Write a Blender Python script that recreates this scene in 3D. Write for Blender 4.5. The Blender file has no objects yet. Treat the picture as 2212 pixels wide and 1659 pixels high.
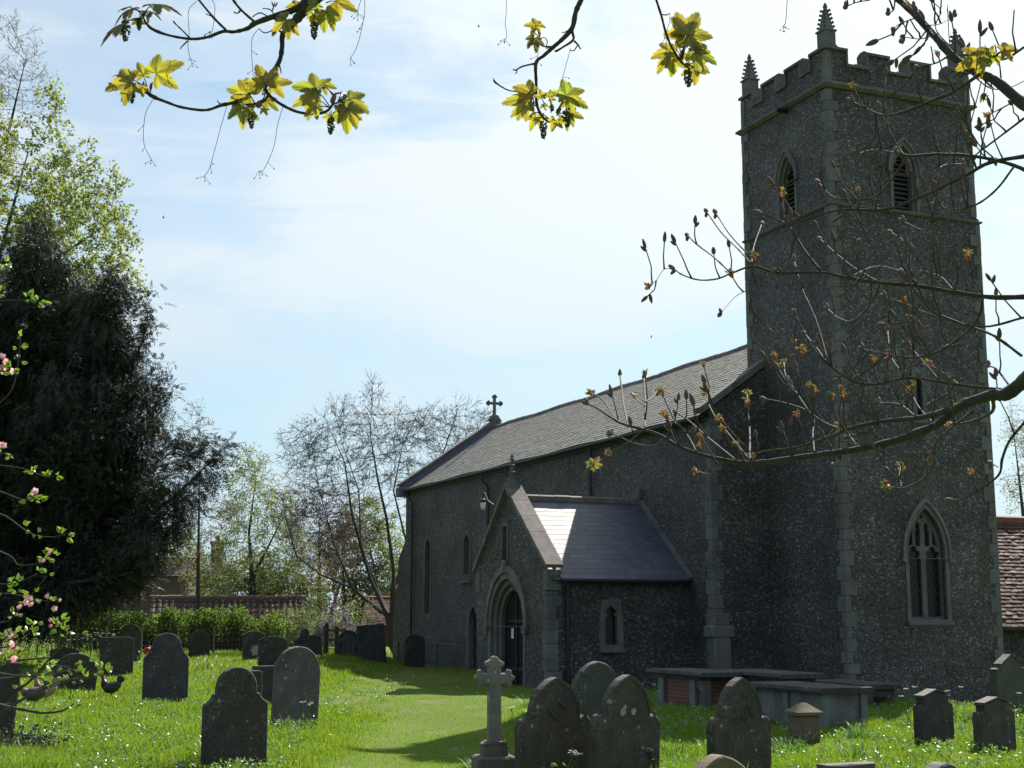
import bpy, math, random
import numpy as np
from mathutils import Vector, Matrix
from mathutils.geometry import tessellate_polygon

RNG = np.random.default_rng(7)
random.seed(7)
SC = bpy.context.scene
COL = SC.collection
PI = math.pi

# ------------------------------------------------------------------ camera, light, exposure
F, CX, CY, PITCH, Z0 = 3000.0, 1106.0, 829.5, math.radians(9.28), 1.7
cam_d = bpy.data.cameras.new('camera')
cam_d.sensor_width = 36.0
cam_d.lens = 36.0 * F / 2212.0
cam_d.clip_start = 0.05
cam_d.clip_end = 3000
cam = bpy.data.objects.new('camera', cam_d)
COL.objects.link(cam)
cam.location = (0, 0, Z0)
cam.rotation_euler = (math.radians(90) + PITCH, 0, 0)
SC.camera = cam

SUN_AZ, SUN_EL = math.radians(27.0), math.radians(41.3)
sd = bpy.data.lights.new('sun', 'SUN')
sd.energy = 5.0
sd.angle = math.radians(0.53)
sd.color = (1.0, 0.94, 0.85)
sun = bpy.data.objects.new('sun', sd)
COL.objects.link(sun)
SUNV = Vector((math.sin(SUN_AZ) * math.cos(SUN_EL), math.cos(SUN_AZ) * math.cos(SUN_EL), math.sin(SUN_EL)))
sun.rotation_euler = SUNV.to_track_quat('Z', 'Y').to_euler()
sun.location = (0, 0, 40)

SC.view_settings.view_transform = 'Standard'
SC.view_settings.look = 'None'
SC.view_settings.gamma = 1.0
SC.view_settings.exposure = 1.0

def sock(node, name):
    return node.inputs[name]

class NT:
    """tiny helper for node graphs"""
    def __init__(self, tree):
        self.t = tree
    def n(self, typ, **kw):
        nd = self.t.nodes.new(typ)
        for k, v in kw.items():
            if k.startswith('i_'):
                nd.inputs[k[2:].replace('_', ' ')].default_value = v
            else:
                setattr(nd, k, v)
        return nd
    def l(self, a, b):
        self.t.links.new(a, b)
    def math(self, op, a, b=None, c=None, clamp=False):
        nd = self.t.nodes.new('ShaderNodeMath'); nd.operation = op; nd.use_clamp = clamp
        for i, v in enumerate((a, b, c)):
            if v is None: continue
            if isinstance(v, (int, float)): nd.inputs[i].default_value = v
            else: self.l(v, nd.inputs[i])
        return nd.outputs[0]
    def ramp(self, fac, stops, interp='LINEAR'):
        nd = self.t.nodes.new('ShaderNodeValToRGB')
        cr = nd.color_ramp; cr.interpolation = interp
        while len(cr.elements) < len(stops): cr.elements.new(0.5)
        for el, (p, c) in zip(cr.elements, stops):
            el.position = p
            el.color = (c, c, c, 1) if isinstance(c, (int, float)) else (c[0], c[1], c[2], 1)
        self.l(fac, nd.inputs[0])
        return nd.outputs[0]
    def mix(self, fac, a, b, typ='MIX'):
        nd = self.t.nodes.new('ShaderNodeMix'); nd.data_type = 'RGBA'; nd.blend_type = typ
        for i, v in ((0, fac), (6, a), (7, b)):
            if isinstance(v, (int, float)): nd.inputs[i].default_value = v
            elif isinstance(v, tuple): nd.inputs[i].default_value = (v[0], v[1], v[2], 1)
            else: self.l(v, nd.inputs[i])
        return nd.outputs[2]
    def noise(self, vec, scale, detail=4, rough=0.55, dist=0.0):
        nd = self.t.nodes.new('ShaderNodeTexNoise')
        nd.inputs['Scale'].default_value = scale; nd.inputs['Detail'].default_value = detail
        nd.inputs['Roughness'].default_value = rough; nd.inputs['Distortion'].default_value = dist
        if vec is not None: self.l(vec, nd.inputs['Vector'])
        return nd.outputs['Fac']
    def mapping(self, vec, scale=(1, 1, 1), rot=(0, 0, 0), loc=(0, 0, 0)):
        nd = self.t.nodes.new('ShaderNodeMapping')
        nd.inputs['Scale'].default_value = scale; nd.inputs['Rotation'].default_value = rot
        nd.inputs['Location'].default_value = loc
        self.l(vec, nd.inputs['Vector'])
        return nd.outputs[0]

# sky: physical daylight sky with thin high cloud over it
W = bpy.data.worlds.new('World')
SC.world = W
W.use_nodes = True
W.node_tree.nodes.clear()
T = NT(W.node_tree)
sky = T.n('ShaderNodeTexSky', sky_type='NISHITA', sun_disc=False)
sky.sun_elevation = SUN_EL
sky.sun_rotation = SUN_AZ
sky.air_density = 1.0
sky.dust_density = 0.6
sky.ozone_density = 1.4
gen = T.n('ShaderNodeTexCoord').outputs['Generated']
m1 = T.mapping(gen, scale=(1.6, 1.6, 3.6), rot=(0.0, 0.55, 0.3))
n1 = T.noise(m1, 1.9, 6, 0.52, 0.5)
m2 = T.mapping(gen, scale=(1.0, 1.0, 5.0), rot=(0.0, 0.6, 0.2))
n2 = T.noise(m2, 5.0, 5, 0.6, 0.8)
cl = T.math('ADD', T.math('MULTIPLY', n1, 0.72), T.math('MULTIPLY', n2, 0.28))
sep = T.n('ShaderNodeSeparateXYZ'); T.l(gen, sep.inputs[0])
dotn = T.n('ShaderNodeVectorMath', operation='DOT_PRODUCT'); T.l(gen, dotn.inputs[0]); dotn.inputs[1].default_value = tuple(SUNV)
toward = dotn.outputs['Value']          # 1 towards the sun, -1 away from it
# thin high cloud, thickest and brightest on the sun's side of the sky
cl = T.math('ADD', cl, T.ramp(toward, [(0.0, -0.10), (0.52, -0.16), (0.74, -0.17), (0.83, 0.03), (0.97, 0.2)]))
cf = T.ramp(cl, [(0.34, 0.05), (0.46, 0.50), (0.60, 0.95)], 'EASE')
glow = T.ramp(T.math('ADD', T.math('MULTIPLY', toward, 0.5), 0.5), [(0.0, (0.48, 0.55, 0.73)), (0.5, (0.54, 0.62, 0.79)), (0.78, (0.80, 0.83, 0.88)), (0.92, 1.0), (1.0, 1.15)])
CLOUD = (7.75, 8.35, 8.55)
cloudcol = T.mix(1.0, CLOUD, glow, 'MULTIPLY')
blue = T.mix(1.0, sky.outputs[0], (0.80, 1.10, 1.14), 'MULTIPLY')
c = T.mix(cf, blue, cloudcol)
# pale haze low over the horizon
lowf = T.ramp(T.math('ABSOLUTE', sep.outputs[2]), [(0.0, 0.92), (0.12, 0.55), (0.30, 0.0)], 'EASE')
hazecol = T.mix(1.0, (5.9, 7.3, 8.1), glow, 'MULTIPLY')
c = T.mix(lowf, c, hazecol)
bg = T.n('ShaderNodeBackground'); bg.inputs['Strength'].default_value = 0.06
T.l(c, bg.inputs['Color'])
out = T.n('ShaderNodeOutputWorld'); T.l(bg.outputs[0], out.inputs['Surface'])

# ------------------------------------------------------------------ measuring helpers
cp, sp = math.cos(PITCH), math.sin(PITCH)
def ray(x, y):
    X, Y = (x - CX) / F, (CY - y) / F
    return np.array([X, cp - sp * Y, sp + cp * Y])
def at(x, y, t):
    """point seen at (x, y) at depth t along the view axis"""
    return ray(x, y) * t + np.array([0, 0, Z0])
def at_Y(x, y, Y):
    r = ray(x, y); return r * (Y / r[1]) + np.array([0, 0, Z0])

def sstep(a, b, x):
    t = np.clip((x - a) / (b - a), 0, 1); return t * t * (3 - 2 * t)
def gz(x, y):
    x = np.asarray(x, float); y = np.asarray(y, float)
    z = Z0 - (1.6 + 0.01 * (np.minimum(y, 62.0) - 4))
    z = z + 0.42 * sstep(36, 56, y) * sstep(3.2, 7.0, -x)
    z = z - 0.42 * sstep(7.3, 9.0, x) * sstep(27, 31, y)
    z = z + 0.035 * np.sin(x * 0.9 + 1.0) * np.sin(y * 0.55) + 0.02 * np.sin(x * 2.1 + y * 1.3) + 0.015 * np.sin(x * 3.7 - y * 2.9 + 1)
    # low bank beside the mown path
    z = z - 0.22 * np.exp(-((x + 1.5) / 1.25) ** 2) * (1 - sstep(24, 31, y))
    return z
def ground(x, y):
    r = ray(x, y); t = 20.0
    for _ in range(40):
        g = float(gz(r[0] * t, r[1] * t))
        t = t + 0.6 * ((Z0 - g) / -r[2] - t)
    p = r * t + np.array([0, 0, Z0]); p[2] = float(gz(p[0], p[1]))
    return p, t

# ------------------------------------------------------------------ mesh helpers
def link(name, me, parent=None, mat=None):
    o = bpy.data.objects.new(name, me)
    COL.objects.link(o)
    if parent is not None: o.parent = parent
    if mat is not None and me is not None: me.materials.append(mat)
    return o
def np_mesh(name, V, faces, smooth=False):
    """faces: list of (n,k) int arrays"""
    me = bpy.data.meshes.new(name)
    V = np.asarray(V, np.float32)
    me.vertices.add(len(V)); me.vertices.foreach_set('co', V.ravel())
    faces = [np.asarray(f, np.int32) for f in faces if len(f)]
    nl = sum(f.size for f in faces); npol = sum(len(f) for f in faces)
    me.loops.add(nl); me.polygons.add(npol)
    me.loops.foreach_set('vertex_index', np.concatenate([f.ravel() for f in faces]))
    tot = np.concatenate([np.full(len(f), f.shape[1], np.int32) for f in faces])
    st = np.concatenate([[0], np.cumsum(tot)[:-1]]).astype(np.int32)
    me.polygons.foreach_set('loop_start', st); me.polygons.foreach_set('loop_total', tot)
    me.polygons.foreach_set('use_smooth', np.full(npol, bool(smooth)))
    me.update(calc_edges=True); me.validate()
    return me
def nrm(v):
    v = np.asarray(v, float); return v / (np.linalg.norm(v) + 1e-12)

class MB:
    def __init__(self): self.v = []; self.f = []
    def add(self, verts, faces):
        b = len(self.v)
        self.v.extend([tuple(map(float, p)) for p in verts])
        self.f.extend([tuple(b + i for i in f) for f in faces])
    def box(self, x0, x1, y0, y1, z0, z1):
        self.add([(x0, y0, z0), (x1, y0, z0), (x1, y1, z0), (x0, y1, z0), (x0, y0, z1), (x1, y0, z1), (x1, y1, z1), (x0, y1, z1)],
                 [(0, 3, 2, 1), (4, 5, 6, 7), (0, 1, 5, 4), (1, 2, 6, 5), (2, 3, 7, 6), (3, 0, 4, 7)])
    def bbox(self, x0, x1, y0, y1, z0, z1, c=0.012):
        """box with chamfered vertical and top edges"""
        def ring(z, i): return [(x0 + i, y0 + i + c, z), (x0 + i + c, y0 + i, z), (x1 - i - c, y0 + i, z), (x1 - i, y0 + i + c, z),
                                (x1 - i, y1 - i - c, z), (x1 - i - c, y1 - i, z), (x0 + i + c, y1 - i, z), (x0 + i, y1 - i - c, z)]
        R = ring(z0, 0) + ring(z1 - c, 0) + ring(z1, c)
        fs = []
        for k in (0, 8):
            for i in range(8): fs.append((k + i, k + (i + 1) % 8, k + 8 + (i + 1) % 8, k + 8 + i))
        fs.append(tuple(range(16, 24))); fs.append(tuple(range(7, -1, -1)))
        self.add(R, fs)
    def obox(self, c, ax, ay, az, hx, hy, hz):
        c, ax, ay, az = map(np.asarray, (c, ax, ay, az))
        vs = [c + sx * hx * ax + sy * hy * ay + sz * hz * az for sz in (-1, 1) for sx, sy in ((-1, -1), (1, -1), (1, 1), (-1, 1))]
        self.add(vs, [(0, 3, 2, 1), (4, 5, 6, 7), (0, 1, 5, 4), (1, 2, 6, 5), (2, 3, 7, 6), (3, 0, 4, 7)])
    def tube(self, pts, rad, n=8, caps=True):
        pts = [np.asarray(p, float) for p in pts]
        if np.isscalar(rad): rad = [rad] * len(pts)
        d0 = nrm(pts[1] - pts[0]); up = np.array([0, 0, 1.0]) if abs(d0[2]) < 0.9 else np.array([1.0, 0, 0])
        u = nrm(np.cross(d0, up)); vs = []
        for i, p in enumerate(pts):
            d = nrm((pts[min(i + 1, len(pts) - 1)] - pts[max(i - 1, 0)]))
            u = nrm(u - d * np.dot(u, d)); w = np.cross(d, u)
            for k in range(n):
                a = 2 * PI * k / n; vs.append(p + rad[i] * (math.cos(a) * u + math.sin(a) * w))
        fs = []
        for i in range(len(pts) - 1):
            for k in range(n):
                fs.append((i * n + k, i * n + (k + 1) % n, (i + 1) * n + (k + 1) % n, (i + 1) * n + k))
        if caps:
            fs.append(tuple(range(n - 1, -1, -1))); fs.append(tuple((len(pts) - 1) * n + k for k in range(n)))
        self.add(vs, fs)
    def lathe(self, c, prof, n=12, ax=(0, 0, 1)):
        """prof: list of (radius, height along ax)"""
        ax = nrm(ax); c = np.asarray(c, float)
        h = np.array([1.0, 0, 0]) if abs(ax[0]) < 0.8 else np.array([0, 1.0, 0])
        u = nrm(np.cross(ax, h)); w = np.cross(ax, u); vs = []
        for r, z in prof:
            for k in range(n):
                a = 2 * PI * k / n; vs.append(c + ax * z + r * (math.cos(a) * u + math.sin(a) * w))
        fs = []
        for i in range(len(prof) - 1):
            for k in range(n):
                fs.append((i * n + k, i * n + (k + 1) % n, (i + 1) * n + (k + 1) % n, (i + 1) * n + k))
        fs.append(tuple(range(n - 1, -1, -1))); fs.append(tuple((len(prof) - 1) * n + k for k in range(n)))
        self.add(vs, fs)
    def plate(self, O, A, N, outline, holes=(), depth=0.1, outer=True, back=False, Z=(0, 0, 1)):
        """flat slab: outline and holes in (along A, along Z), front face at O, thickness away from N"""
        O, A, N, Z = (np.asarray(q, float) for q in (O, A, N, Z))
        loops = [list(outline)] + [list(h) for h in holes]
        flat = [q for L in loops for q in L]
        tris = tessellate_polygon([[Vector((a, b, 0)) for a, b in L] for L in loops])
        fr = [O + a * A + b * Z for a, b in flat]; bk = [p - N * depth for p in fr]
        n = len(flat); fs = [tuple(t) for t in tris]
        if back: fs += [tuple(n + i for i in t) for t in tris]
        k = 0
        for li, L in enumerate(loops):
            m = len(L)
            if li > 0 or outer:
                for i in range(m): fs.append((k + i, k + (i + 1) % m, n + k + (i + 1) % m, n + k + i))
            k += m
        self.add(fr + bk, fs)
    def prism(self, prof, O, A, B, D, L):
        """profile (a,b) in the A/B plane at O swept along D for L"""
        O, A, B, D = (np.asarray(q, float) for q in (O, A, B, D))
        n = len(prof); p0 = [O + a * A + b * B for a, b in prof]; p1 = [p + D * L for p in p0]
        fs = [tuple(range(n - 1, -1, -1)), tuple(range(n, 2 * n))]
        for i in range(n): fs.append((i, (i + 1) % n, n + (i + 1) % n, n + i))
        self.add(p0 + p1, fs)
    def build(self, name, mat, parent=None, smooth=False):
        me = bpy.data.meshes.new(name)
        me.from_pydata(self.v, [], self.f); me.update()
        if getattr(self, 'vein', None):
            at_ = me.attributes.new('vein', 'FLOAT', 'POINT'); at_.data.foreach_set('value', np.array(self.vein, np.float32))
        if smooth: me.polygons.foreach_set('use_smooth', np.ones(len(me.polygons), bool))
        return link(name, me, parent, mat)

def tag(o, label=None, cat=None, group=None, kind=None):
    if label: o['label'] = label
    if cat: o['category'] = cat
    if group: o['group'] = group
    if kind: o['kind'] = kind
    return o
def empty(name, loc, rz=0.0):
    o = bpy.data.objects.new(name, None); COL.objects.link(o)
    o.empty_display_size = 0.2
    o.location = tuple(float(q) for q in loc); o.rotation_euler = (0, 0, rz); return o
def copy_thing(o, parent=None):
    c = o.copy(); COL.objects.link(c)
    if parent is not None: c.parent = parent
    for ch in list(o.children): copy_thing(ch, c)
    return c

def arch(w, z0, zs, za, n=10, c=0.0):
    """pointed arch outline, counter-clockwise from bottom left; w = full width"""
    a = w / 2; r = max(za - zs, a * 1.001); R = (a * a + r * r) / (2 * a)
    pts = [(c - a, z0), (c + a, z0)]
    th = math.asin(min(1, r / R))
    for i in range(n + 1):
        t = th * i / n; pts.append((c + a - R + R * math.cos(t), zs + R * math.sin(t)))
    for i in range(n - 1, -1, -1):
        t = th * i / n; pts.append((c - a + R - R * math.cos(t), zs + R * math.sin(t)))
    return pts

# ------------------------------------------------------------------ materials
def new_mat(name):
    m = bpy.data.materials.new(name); m.use_nodes = True
    m.node_tree.nodes.clear(); T = NT(m.node_tree)
    o = T.n('ShaderNodeOutputMaterial'); b = T.n('ShaderNodeBsdfPrincipled')
    T.l(b.outputs[0], o.inputs['Surface'])
    T.obj = T.n('ShaderNodeTexCoord').outputs['Object']
    return m, T, b, o
def setbump(T, b, h, strength, dist):
    bp = T.n('ShaderNodeBump'); bp.inputs['Strength'].default_value = strength; bp.inputs['Distance'].default_value = dist
    T.l(h, bp.inputs['Height']); T.l(bp.outputs[0], b.inputs['Normal'])
def island(T):
    return T.n('ShaderNodeNewGeometry').outputs['Random Per Island']

def mat_flint(name, scale=11.0, tone=1.0):
    m, T, b, o = new_mat(name)
    wob = T.noise(T.obj, 9, 2)
    mp = T.mapping(T.obj, scale=(1, 1, 1.35))
    v = T.n('ShaderNodeTexVoronoi', feature='F1'); v.inputs['Scale'].default_value = scale
    v.inputs['Randomness'].default_value = 0.95; T.l(mp, v.inputs['Vector'])
    ve = T.n('ShaderNodeTexVoronoi', feature='DISTANCE_TO_EDGE'); ve.inputs['Scale'].default_value = scale
    ve.inputs['Randomness'].default_value = 0.95; T.l(mp, ve.inputs['Vector'])
    sc = T.n('ShaderNodeSeparateColor'); T.l(v.outputs['Color'], sc.inputs[0])
    k = tone
    stone = T.ramp(sc.outputs[0], [(0.0, (0.024 * k, 0.023 * k, 0.025 * k)), (0.42, (0.052 * k, 0.050 * k, 0.052 * k)), (0.68, (0.105 * k, 0.098 * k, 0.096 * k)),
                                   (0.87, (0.16 * k, 0.152 * k, 0.148 * k)), (0.97, (0.34 * k, 0.335 * k, 0.33 * k))])
    warm = T.mix(T.ramp(sc.outputs[1], [(0.75, 0.0), (0.95, 0.6)]), stone, (0.17 * k, 0.11 * k, 0.075 * k))
    cell = T.mix(T.math('MULTIPLY', T.noise(T.obj, 55, 2), 0.45), warm, (0.05 * k, 0.05 * k, 0.055 * k))
    big = T.noise(T.obj, 0.45, 3, 0.6)
    mort = T.mix(T.ramp(big, [(0.38, 0.0), (0.62, 1.0)]), (0.064 * k, 0.058 * k, 0.054 * k), (0.110 * k, 0.100 * k, 0.092 * k))
    edge = T.ramp(T.math('ADD', ve.outputs['Distance'], T.math('MULTIPLY', wob, 0.05)), [(0.05, 0.0), (0.115, 1.0)])
    col = T.mix(edge, mort, cell)
    patch = T.ramp(T.noise(T.obj, 0.8, 6, 0.68), [(0.42, 0.0), (0.60, 0.75)])
    col = T.mix(patch, col, T.mix(1.0, col, (0.74, 0.60, 0.50), 'MULTIPLY'))
    lift = T.ramp(T.noise(T.mapping(T.obj, scale=(0.5, 0.5, 0.9)), 0.7, 3, 0.6), [(0.36, 0.72), (0.5, 1.0), (0.66, 1.30)])
    col = T.mix(1.0, col, lift, 'MULTIPLY')
    streak = T.ramp(T.noise(T.mapping(T.obj, scale=(2.2, 2.2, 0.16)), 1.4, 4, 0.6), [(0.5, 0.0), (0.72, 0.4)])
    col = T.mix(streak, col, T.mix(1.0, col, (0.55, 0.58, 0.56), 'MULTIPLY'))
    T.l(col, b.inputs['Base Color'])
    rgh = T.ramp(sc.outputs[2], [(0.0, 0.38), (1.0, 0.85)]); T.l(rgh, b.inputs['Roughness'])
    hh = T.math('MINIMUM', ve.outputs['Distance'], 0.25)
    setbump(T, b, T.math('ADD', hh, T.math('MULTIPLY', sc.outputs[1], 0.25)), 0.9, 0.05)
    return m

def mat_stone(name, c1, c2, dark=(0.05, 0.05, 0.045), stain=0.5, rough=0.85, scale=3.0, moss=None, bump=0.35, perisland=0.25, spots=0.0, spotcol=(0.33, 0.33, 0.30)):
    m, T, b, o = new_mat(name)
    n = T.noise(T.obj, scale, 6, 0.62)
    col = T.mix(T.ramp(n, [(0.32, 0.0), (0.68, 1.0)]), c1, c2)
    st = T.ramp(T.noise(T.mapping(T.obj, scale=(1, 1, 0.45)), scale * 0.8, 5, 0.65, 0.6), [(0.46, 0.0), (0.64, stain)])
    col = T.mix(st, col, dark)
    if moss:
        ms = T.ramp(T.noise(T.obj, scale * 1.7, 5, 0.7), [(0.52, 0.0), (0.66, 0.7)])
        col = T.mix(ms, col, moss)
    if spots:
        crust = T.math('MULTIPLY', T.ramp(T.noise(T.obj, scale * 9, 6, 0.78), [(0.53, 0.0), (0.63, 0.75)]), T.ramp(T.noise(T.obj, scale * 0.7, 4, 0.6), [(0.42, 0.1), (0.60, 1.0)]))
        col = T.mix(crust, col, tuple(q * 0.55 for q in spotcol))
        v = T.n('ShaderNodeTexVoronoi', feature='F1'); v.inputs['Scale'].default_value = 16
        T.l(T.obj, v.inputs['Vector'])
        s2 = T.n('ShaderNodeSeparateColor'); T.l(v.outputs['Color'], s2.inputs[0])
        rad = T.math('MULTIPLY', T.ramp(s2.outputs[0], [(0.70, 0.0), (1.0, 0.42)]), T.ramp(T.noise(T.obj, 2.2, 3), [(0.38, 0.25), (0.6, 1.0)]))
        d = T.math('ADD', v.outputs['Distance'], T.math('MULTIPLY', T.math('SUBTRACT', T.noise(T.obj, 40, 3), 0.5), 0.12))
        sp_ = T.math('MULTIPLY', T.math('LESS_THAN', d, rad), spots)
        col = T.mix(sp_, col, spotcol)
    if perisland:
        r = T.math('ADD', T.math('MULTIPLY', island(T), perisland), 1 - perisland / 2)
        hsv = T.n('ShaderNodeHueSaturation'); T.l(r, hsv.inputs['Value']); T.l(col, hsv.inputs['Color']); col = hsv.outputs[0]
    T.l(col, b.inputs['Base Color']); b.inputs['Roughness'].default_value = rough
    setbump(T, b, T.math('ADD', T.noise(T.obj, scale * 6, 6, 0.7), T.math('MULTIPLY', n, 0.8)), bump, 0.02)
    return m

def mat_plain(name, col, rough=0.6, metal=0.0, var=0.25, scale=8.0, bump=0.0):
    m, T, b, o = new_mat(name)
    n = T.noise(T.obj, scale, 5, 0.6)
    c = T.mix(n, tuple(q * (1 - var) for q in col), tuple(min(1, q * (1 + var)) for q in col))
    T.l(c, b.inputs['Base Color']); b.inputs['Roughness'].default_value = rough; b.inputs['Metallic'].default_value = metal
    if bump: setbump(T, b, n, bump, 0.01)
    return m

def mat_tiles(name, c1, c2, c3, rough=0.6, rough2=0.8, moss=None, bump=0.25):
    m, T, b, o = new_mat(name)
    r = island(T)
    col = T.ramp(r, [(0.0, c1), (0.5, c2), (1.0, c3)])
    n = T.noise(T.obj, 7, 5, 0.65)
    col = T.mix(T.ramp(n, [(0.45, 0.0), (0.75, 0.5)]), col, tuple(q * 0.55 for q in c1))
    if moss:
        ms = T.ramp(T.noise(T.obj, 2.6, 6, 0.75), [(0.56, 0.0), (0.68, 0.75)])
        col = T.mix(ms, col, moss)
    T.l(col, b.inputs['Base Color'])
    T.l(T.ramp(T.math('FRACT', T.math('MULTIPLY', r, 7.3)), [(0.0, rough), (1.0, rough2)]), b.inputs['Roughness'])
    setbump(T, b, T.noise(T.obj, 22, 5, 0.6), bump, 0.012)
    return m

def mat_leaf(name, cols, trans=0.5, tcol=None, gloss=0.03, rough=0.5, veins=False):
    """diffuse + light coming through the blade; colour differs from leaf to leaf"""
    m = bpy.data.materials.new(name); m.use_nodes = True
    m.node_tree.nodes.clear(); T = NT(m.node_tree)
    o = T.n('ShaderNodeOutputMaterial')
    r = island(T)
    k = len(cols) - 1
    col = T.ramp(r, [(i / k, c) for i, c in enumerate(cols)])
    if tcol:
        tc = T.ramp(r, [(i / (len(tcol) - 1), c) for i, c in enumerate(tcol)])
    else: tc = col
    if veins:
        an = T.n('ShaderNodeAttribute'); an.attribute_name = 'vein'
        vf = T.ramp(an.outputs['Fac'], [(0.0, 0.50), (0.10, 0.62), (0.16, 0.95), (1.0, 1.08)])
        tc = T.mix(1.0, tc, vf, 'MULTIPLY'); col = T.mix(1.0, col, vf, 'MULTIPLY')
        blot = T.ramp(T.noise(T.n('ShaderNodeTexCoord').outputs['Object'], 28, 4, 0.6), [(0.42, 0.0), (0.70, 0.6)])
        tc = T.mix(blot, tc, (0.40, 0.27, 0.03)); col = T.mix(blot, col, (0.13, 0.08, 0.02))
    d = T.n('ShaderNodeBsdfDiffuse'); T.l(col, d.inputs['Color'])
    t = T.n('ShaderNodeBsdfTranslucent'); T.l(tc, t.inputs['Color'])
    mx = T.n('ShaderNodeMixShader'); mx.inputs[0].default_value = trans
    T.l(d.outputs[0], mx.inputs[1]); T.l(t.outputs[0], mx.inputs[2])
    g = T.n('ShaderNodeBsdfGlossy'); g.inputs['Roughness'].default_value = rough; g.inputs['Color'].default_value = (0.9, 0.95, 1, 1)
    m2 = T.n('ShaderNodeMixShader'); m2.inputs[0].default_value = gloss
    T.l(mx.outputs[0], m2.inputs[1]); T.l(g.outputs[0], m2.inputs[2])
    T.l(m2.outputs[0], o.inputs['Surface'])
    return m

M = {}
M['flint'] = mat_flint('flint', 19.0, 0.92)
M['flint_rough'] = mat_flint('flint_rough', 17.0, 0.86)
M['lime'] = mat_stone('limestone', (0.155, 0.145, 0.132), (0.098, 0.092, 0.085), dark=(0.065, 0.061, 0.056), stain=0.75, scale=2.2, spots=0.5)
M['coping'] = mat_stone('coping_stone', (0.20, 0.17, 0.15), (0.12, 0.10, 0.09), dark=(0.05, 0.045, 0.04), stain=0.6, scale=4, spots=0.5)
M['shadeblue'] = mat_stone('blue_shaded_stone', (0.13, 0.15, 0.19), (0.09, 0.10, 0.13), stain=0.3, scale=3, rough=0.6, perisland=0)  # parapet stone with the blue of its shade mixed into the colour
M['nave_tile'] = mat_tiles('nave_slates', (0.105, 0.10, 0.085), (0.145, 0.137, 0.115), (0.19, 0.18, 0.15), 0.55, 0.7)
M['slate'] = mat_tiles('porch_slates', (0.038, 0.044, 0.060), (0.050, 0.057, 0.076), (0.068, 0.075, 0.094), 0.54, 0.58, bump=0.06)
for nd in M['slate'].node_tree.nodes:
    if nd.type == 'BSDF_PRINCIPLED': nd.inputs['Specular IOR Level'].default_value = 1.0
M['ridge'] = mat_stone('ridge_tile', (0.16, 0.12, 0.10), (0.10, 0.085, 0.075), stain=0.5, scale=5, spots=0.4)
M['redtile'] = mat_tiles('red_tiles', (0.050, 0.023, 0.016), (0.078, 0.038, 0.026), (0.105, 0.062, 0.044), 0.6, 0.85, moss=(0.055, 0.05, 0.032))
for nd in M['redtile'].node_tree.nodes:
    if nd.type == 'BSDF_PRINCIPLED': nd.inputs['Specular IOR Level'].default_value = 0.12
M['redridge'] = mat_stone('red_ridge', (0.22, 0.075, 0.045), (0.15, 0.055, 0.04), stain=0.35, scale=5)
M['iron'] = mat_plain('black_iron', (0.012, 0.012, 0.018), 0.4, 0.0, 0.3)
M['door'] = mat_plain('dark_oak', (0.016, 0.013, 0.015), 0.55, 0, 0.5, 14, 0.2)
M['paper'] = mat_plain('paper', (0.62, 0.64, 0.66), 0.8, 0, 0.08)
M['yellowpaper'] = mat_plain('yellow_card', (0.55, 0.40, 0.12), 0.7, 0, 0.1)
M['louvre'] = mat_plain('louvre_board', (0.07, 0.068, 0.075), 0.7, 0, 0.3)
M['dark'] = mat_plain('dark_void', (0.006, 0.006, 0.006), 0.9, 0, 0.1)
M['brick'] = None

def mat_glass(name):
    m, T, b, o = new_mat(name)
    # diamond leaded lights: two families of diagonal lines in the wall's own plane
    sp_ = T.n('ShaderNodeSeparateXYZ'); T.l(T.obj, sp_.inputs[0])
    h = T.math('ADD', sp_.outputs[0], sp_.outputs[1])
    z = T.math('MULTIPLY', sp_.outputs[2], 0.72)
    l1 = T.math('PINGPONG', T.math('ADD', h, z), 0.075); l2 = T.math('PINGPONG', T.math('SUBTRACT', h, z), 0.075)
    lead = T.math('LESS_THAN', T.math('MINIMUM', l1, l2), 0.007)
    pane = T.noise(T.obj, 6, 2)
    col = T.mix(lead, T.mix(pane, (0.004, 0.004, 0.005), (0.014, 0.014, 0.016)), (0.045, 0.042, 0.038))
    T.l(col, b.inputs['Base Color'])
    T.l(T.math('ADD', T.math('MULTIPLY', lead, 0.4), 0.25), b.inputs['Roughness'])
    b.inputs['Specular IOR Level'].default_value = 0.25
    setbump(T, b, T.noise(T.obj, 9, 2), 0.3, 0.02)
    return m
M['glass'] = mat_glass('leaded_glass')

def mat_brick(name, c1, c2, mortar, scale=1.0, rot=(PI / 2, 0, 0)):
    m, T, b, o = new_mat(name)
    br = T.n('ShaderNodeTexBrick'); br.offset = 0.5
    br.inputs['Scale'].default_value = 4.4 * scale; br.inputs['Mortar Size'].default_value = 0.022
    br.inputs['Brick Width'].default_value = 1.0; br.inputs['Row Height'].default_value = 0.33
    br.inputs['Color1'].default_value = (*c1, 1); br.inputs['Color2'].default_value = (*c2, 1); br.inputs['Mortar'].default_value = (*mortar, 1)
    sp_ = T.n('ShaderNodeSeparateXYZ'); T.l(T.obj, sp_.inputs[0])
    cb = T.n('ShaderNodeCombineXYZ'); T.l(T.math('ADD', sp_.outputs[0], sp_.outputs[1]), cb.inputs[0]); T.l(sp_.outputs[2], cb.inputs[1])
    T.l(cb.outputs[0], br.inputs['Vector'])
    col = T.mix(T.ramp(T.noise(T.obj, 4, 5, 0.65), [(0.4, 0.0), (0.7, 0.5)]), br.outputs['Color'], tuple(q * 0.5 for q in c1))
    T.l(col, b.inputs['Base Color']); b.inputs['Roughness'].default_value = 0.85
    setbump(T, b, T.math('SUBTRACT', 1.0, br.outputs['Fac']), 0.5, 0.01)
    return m
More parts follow.
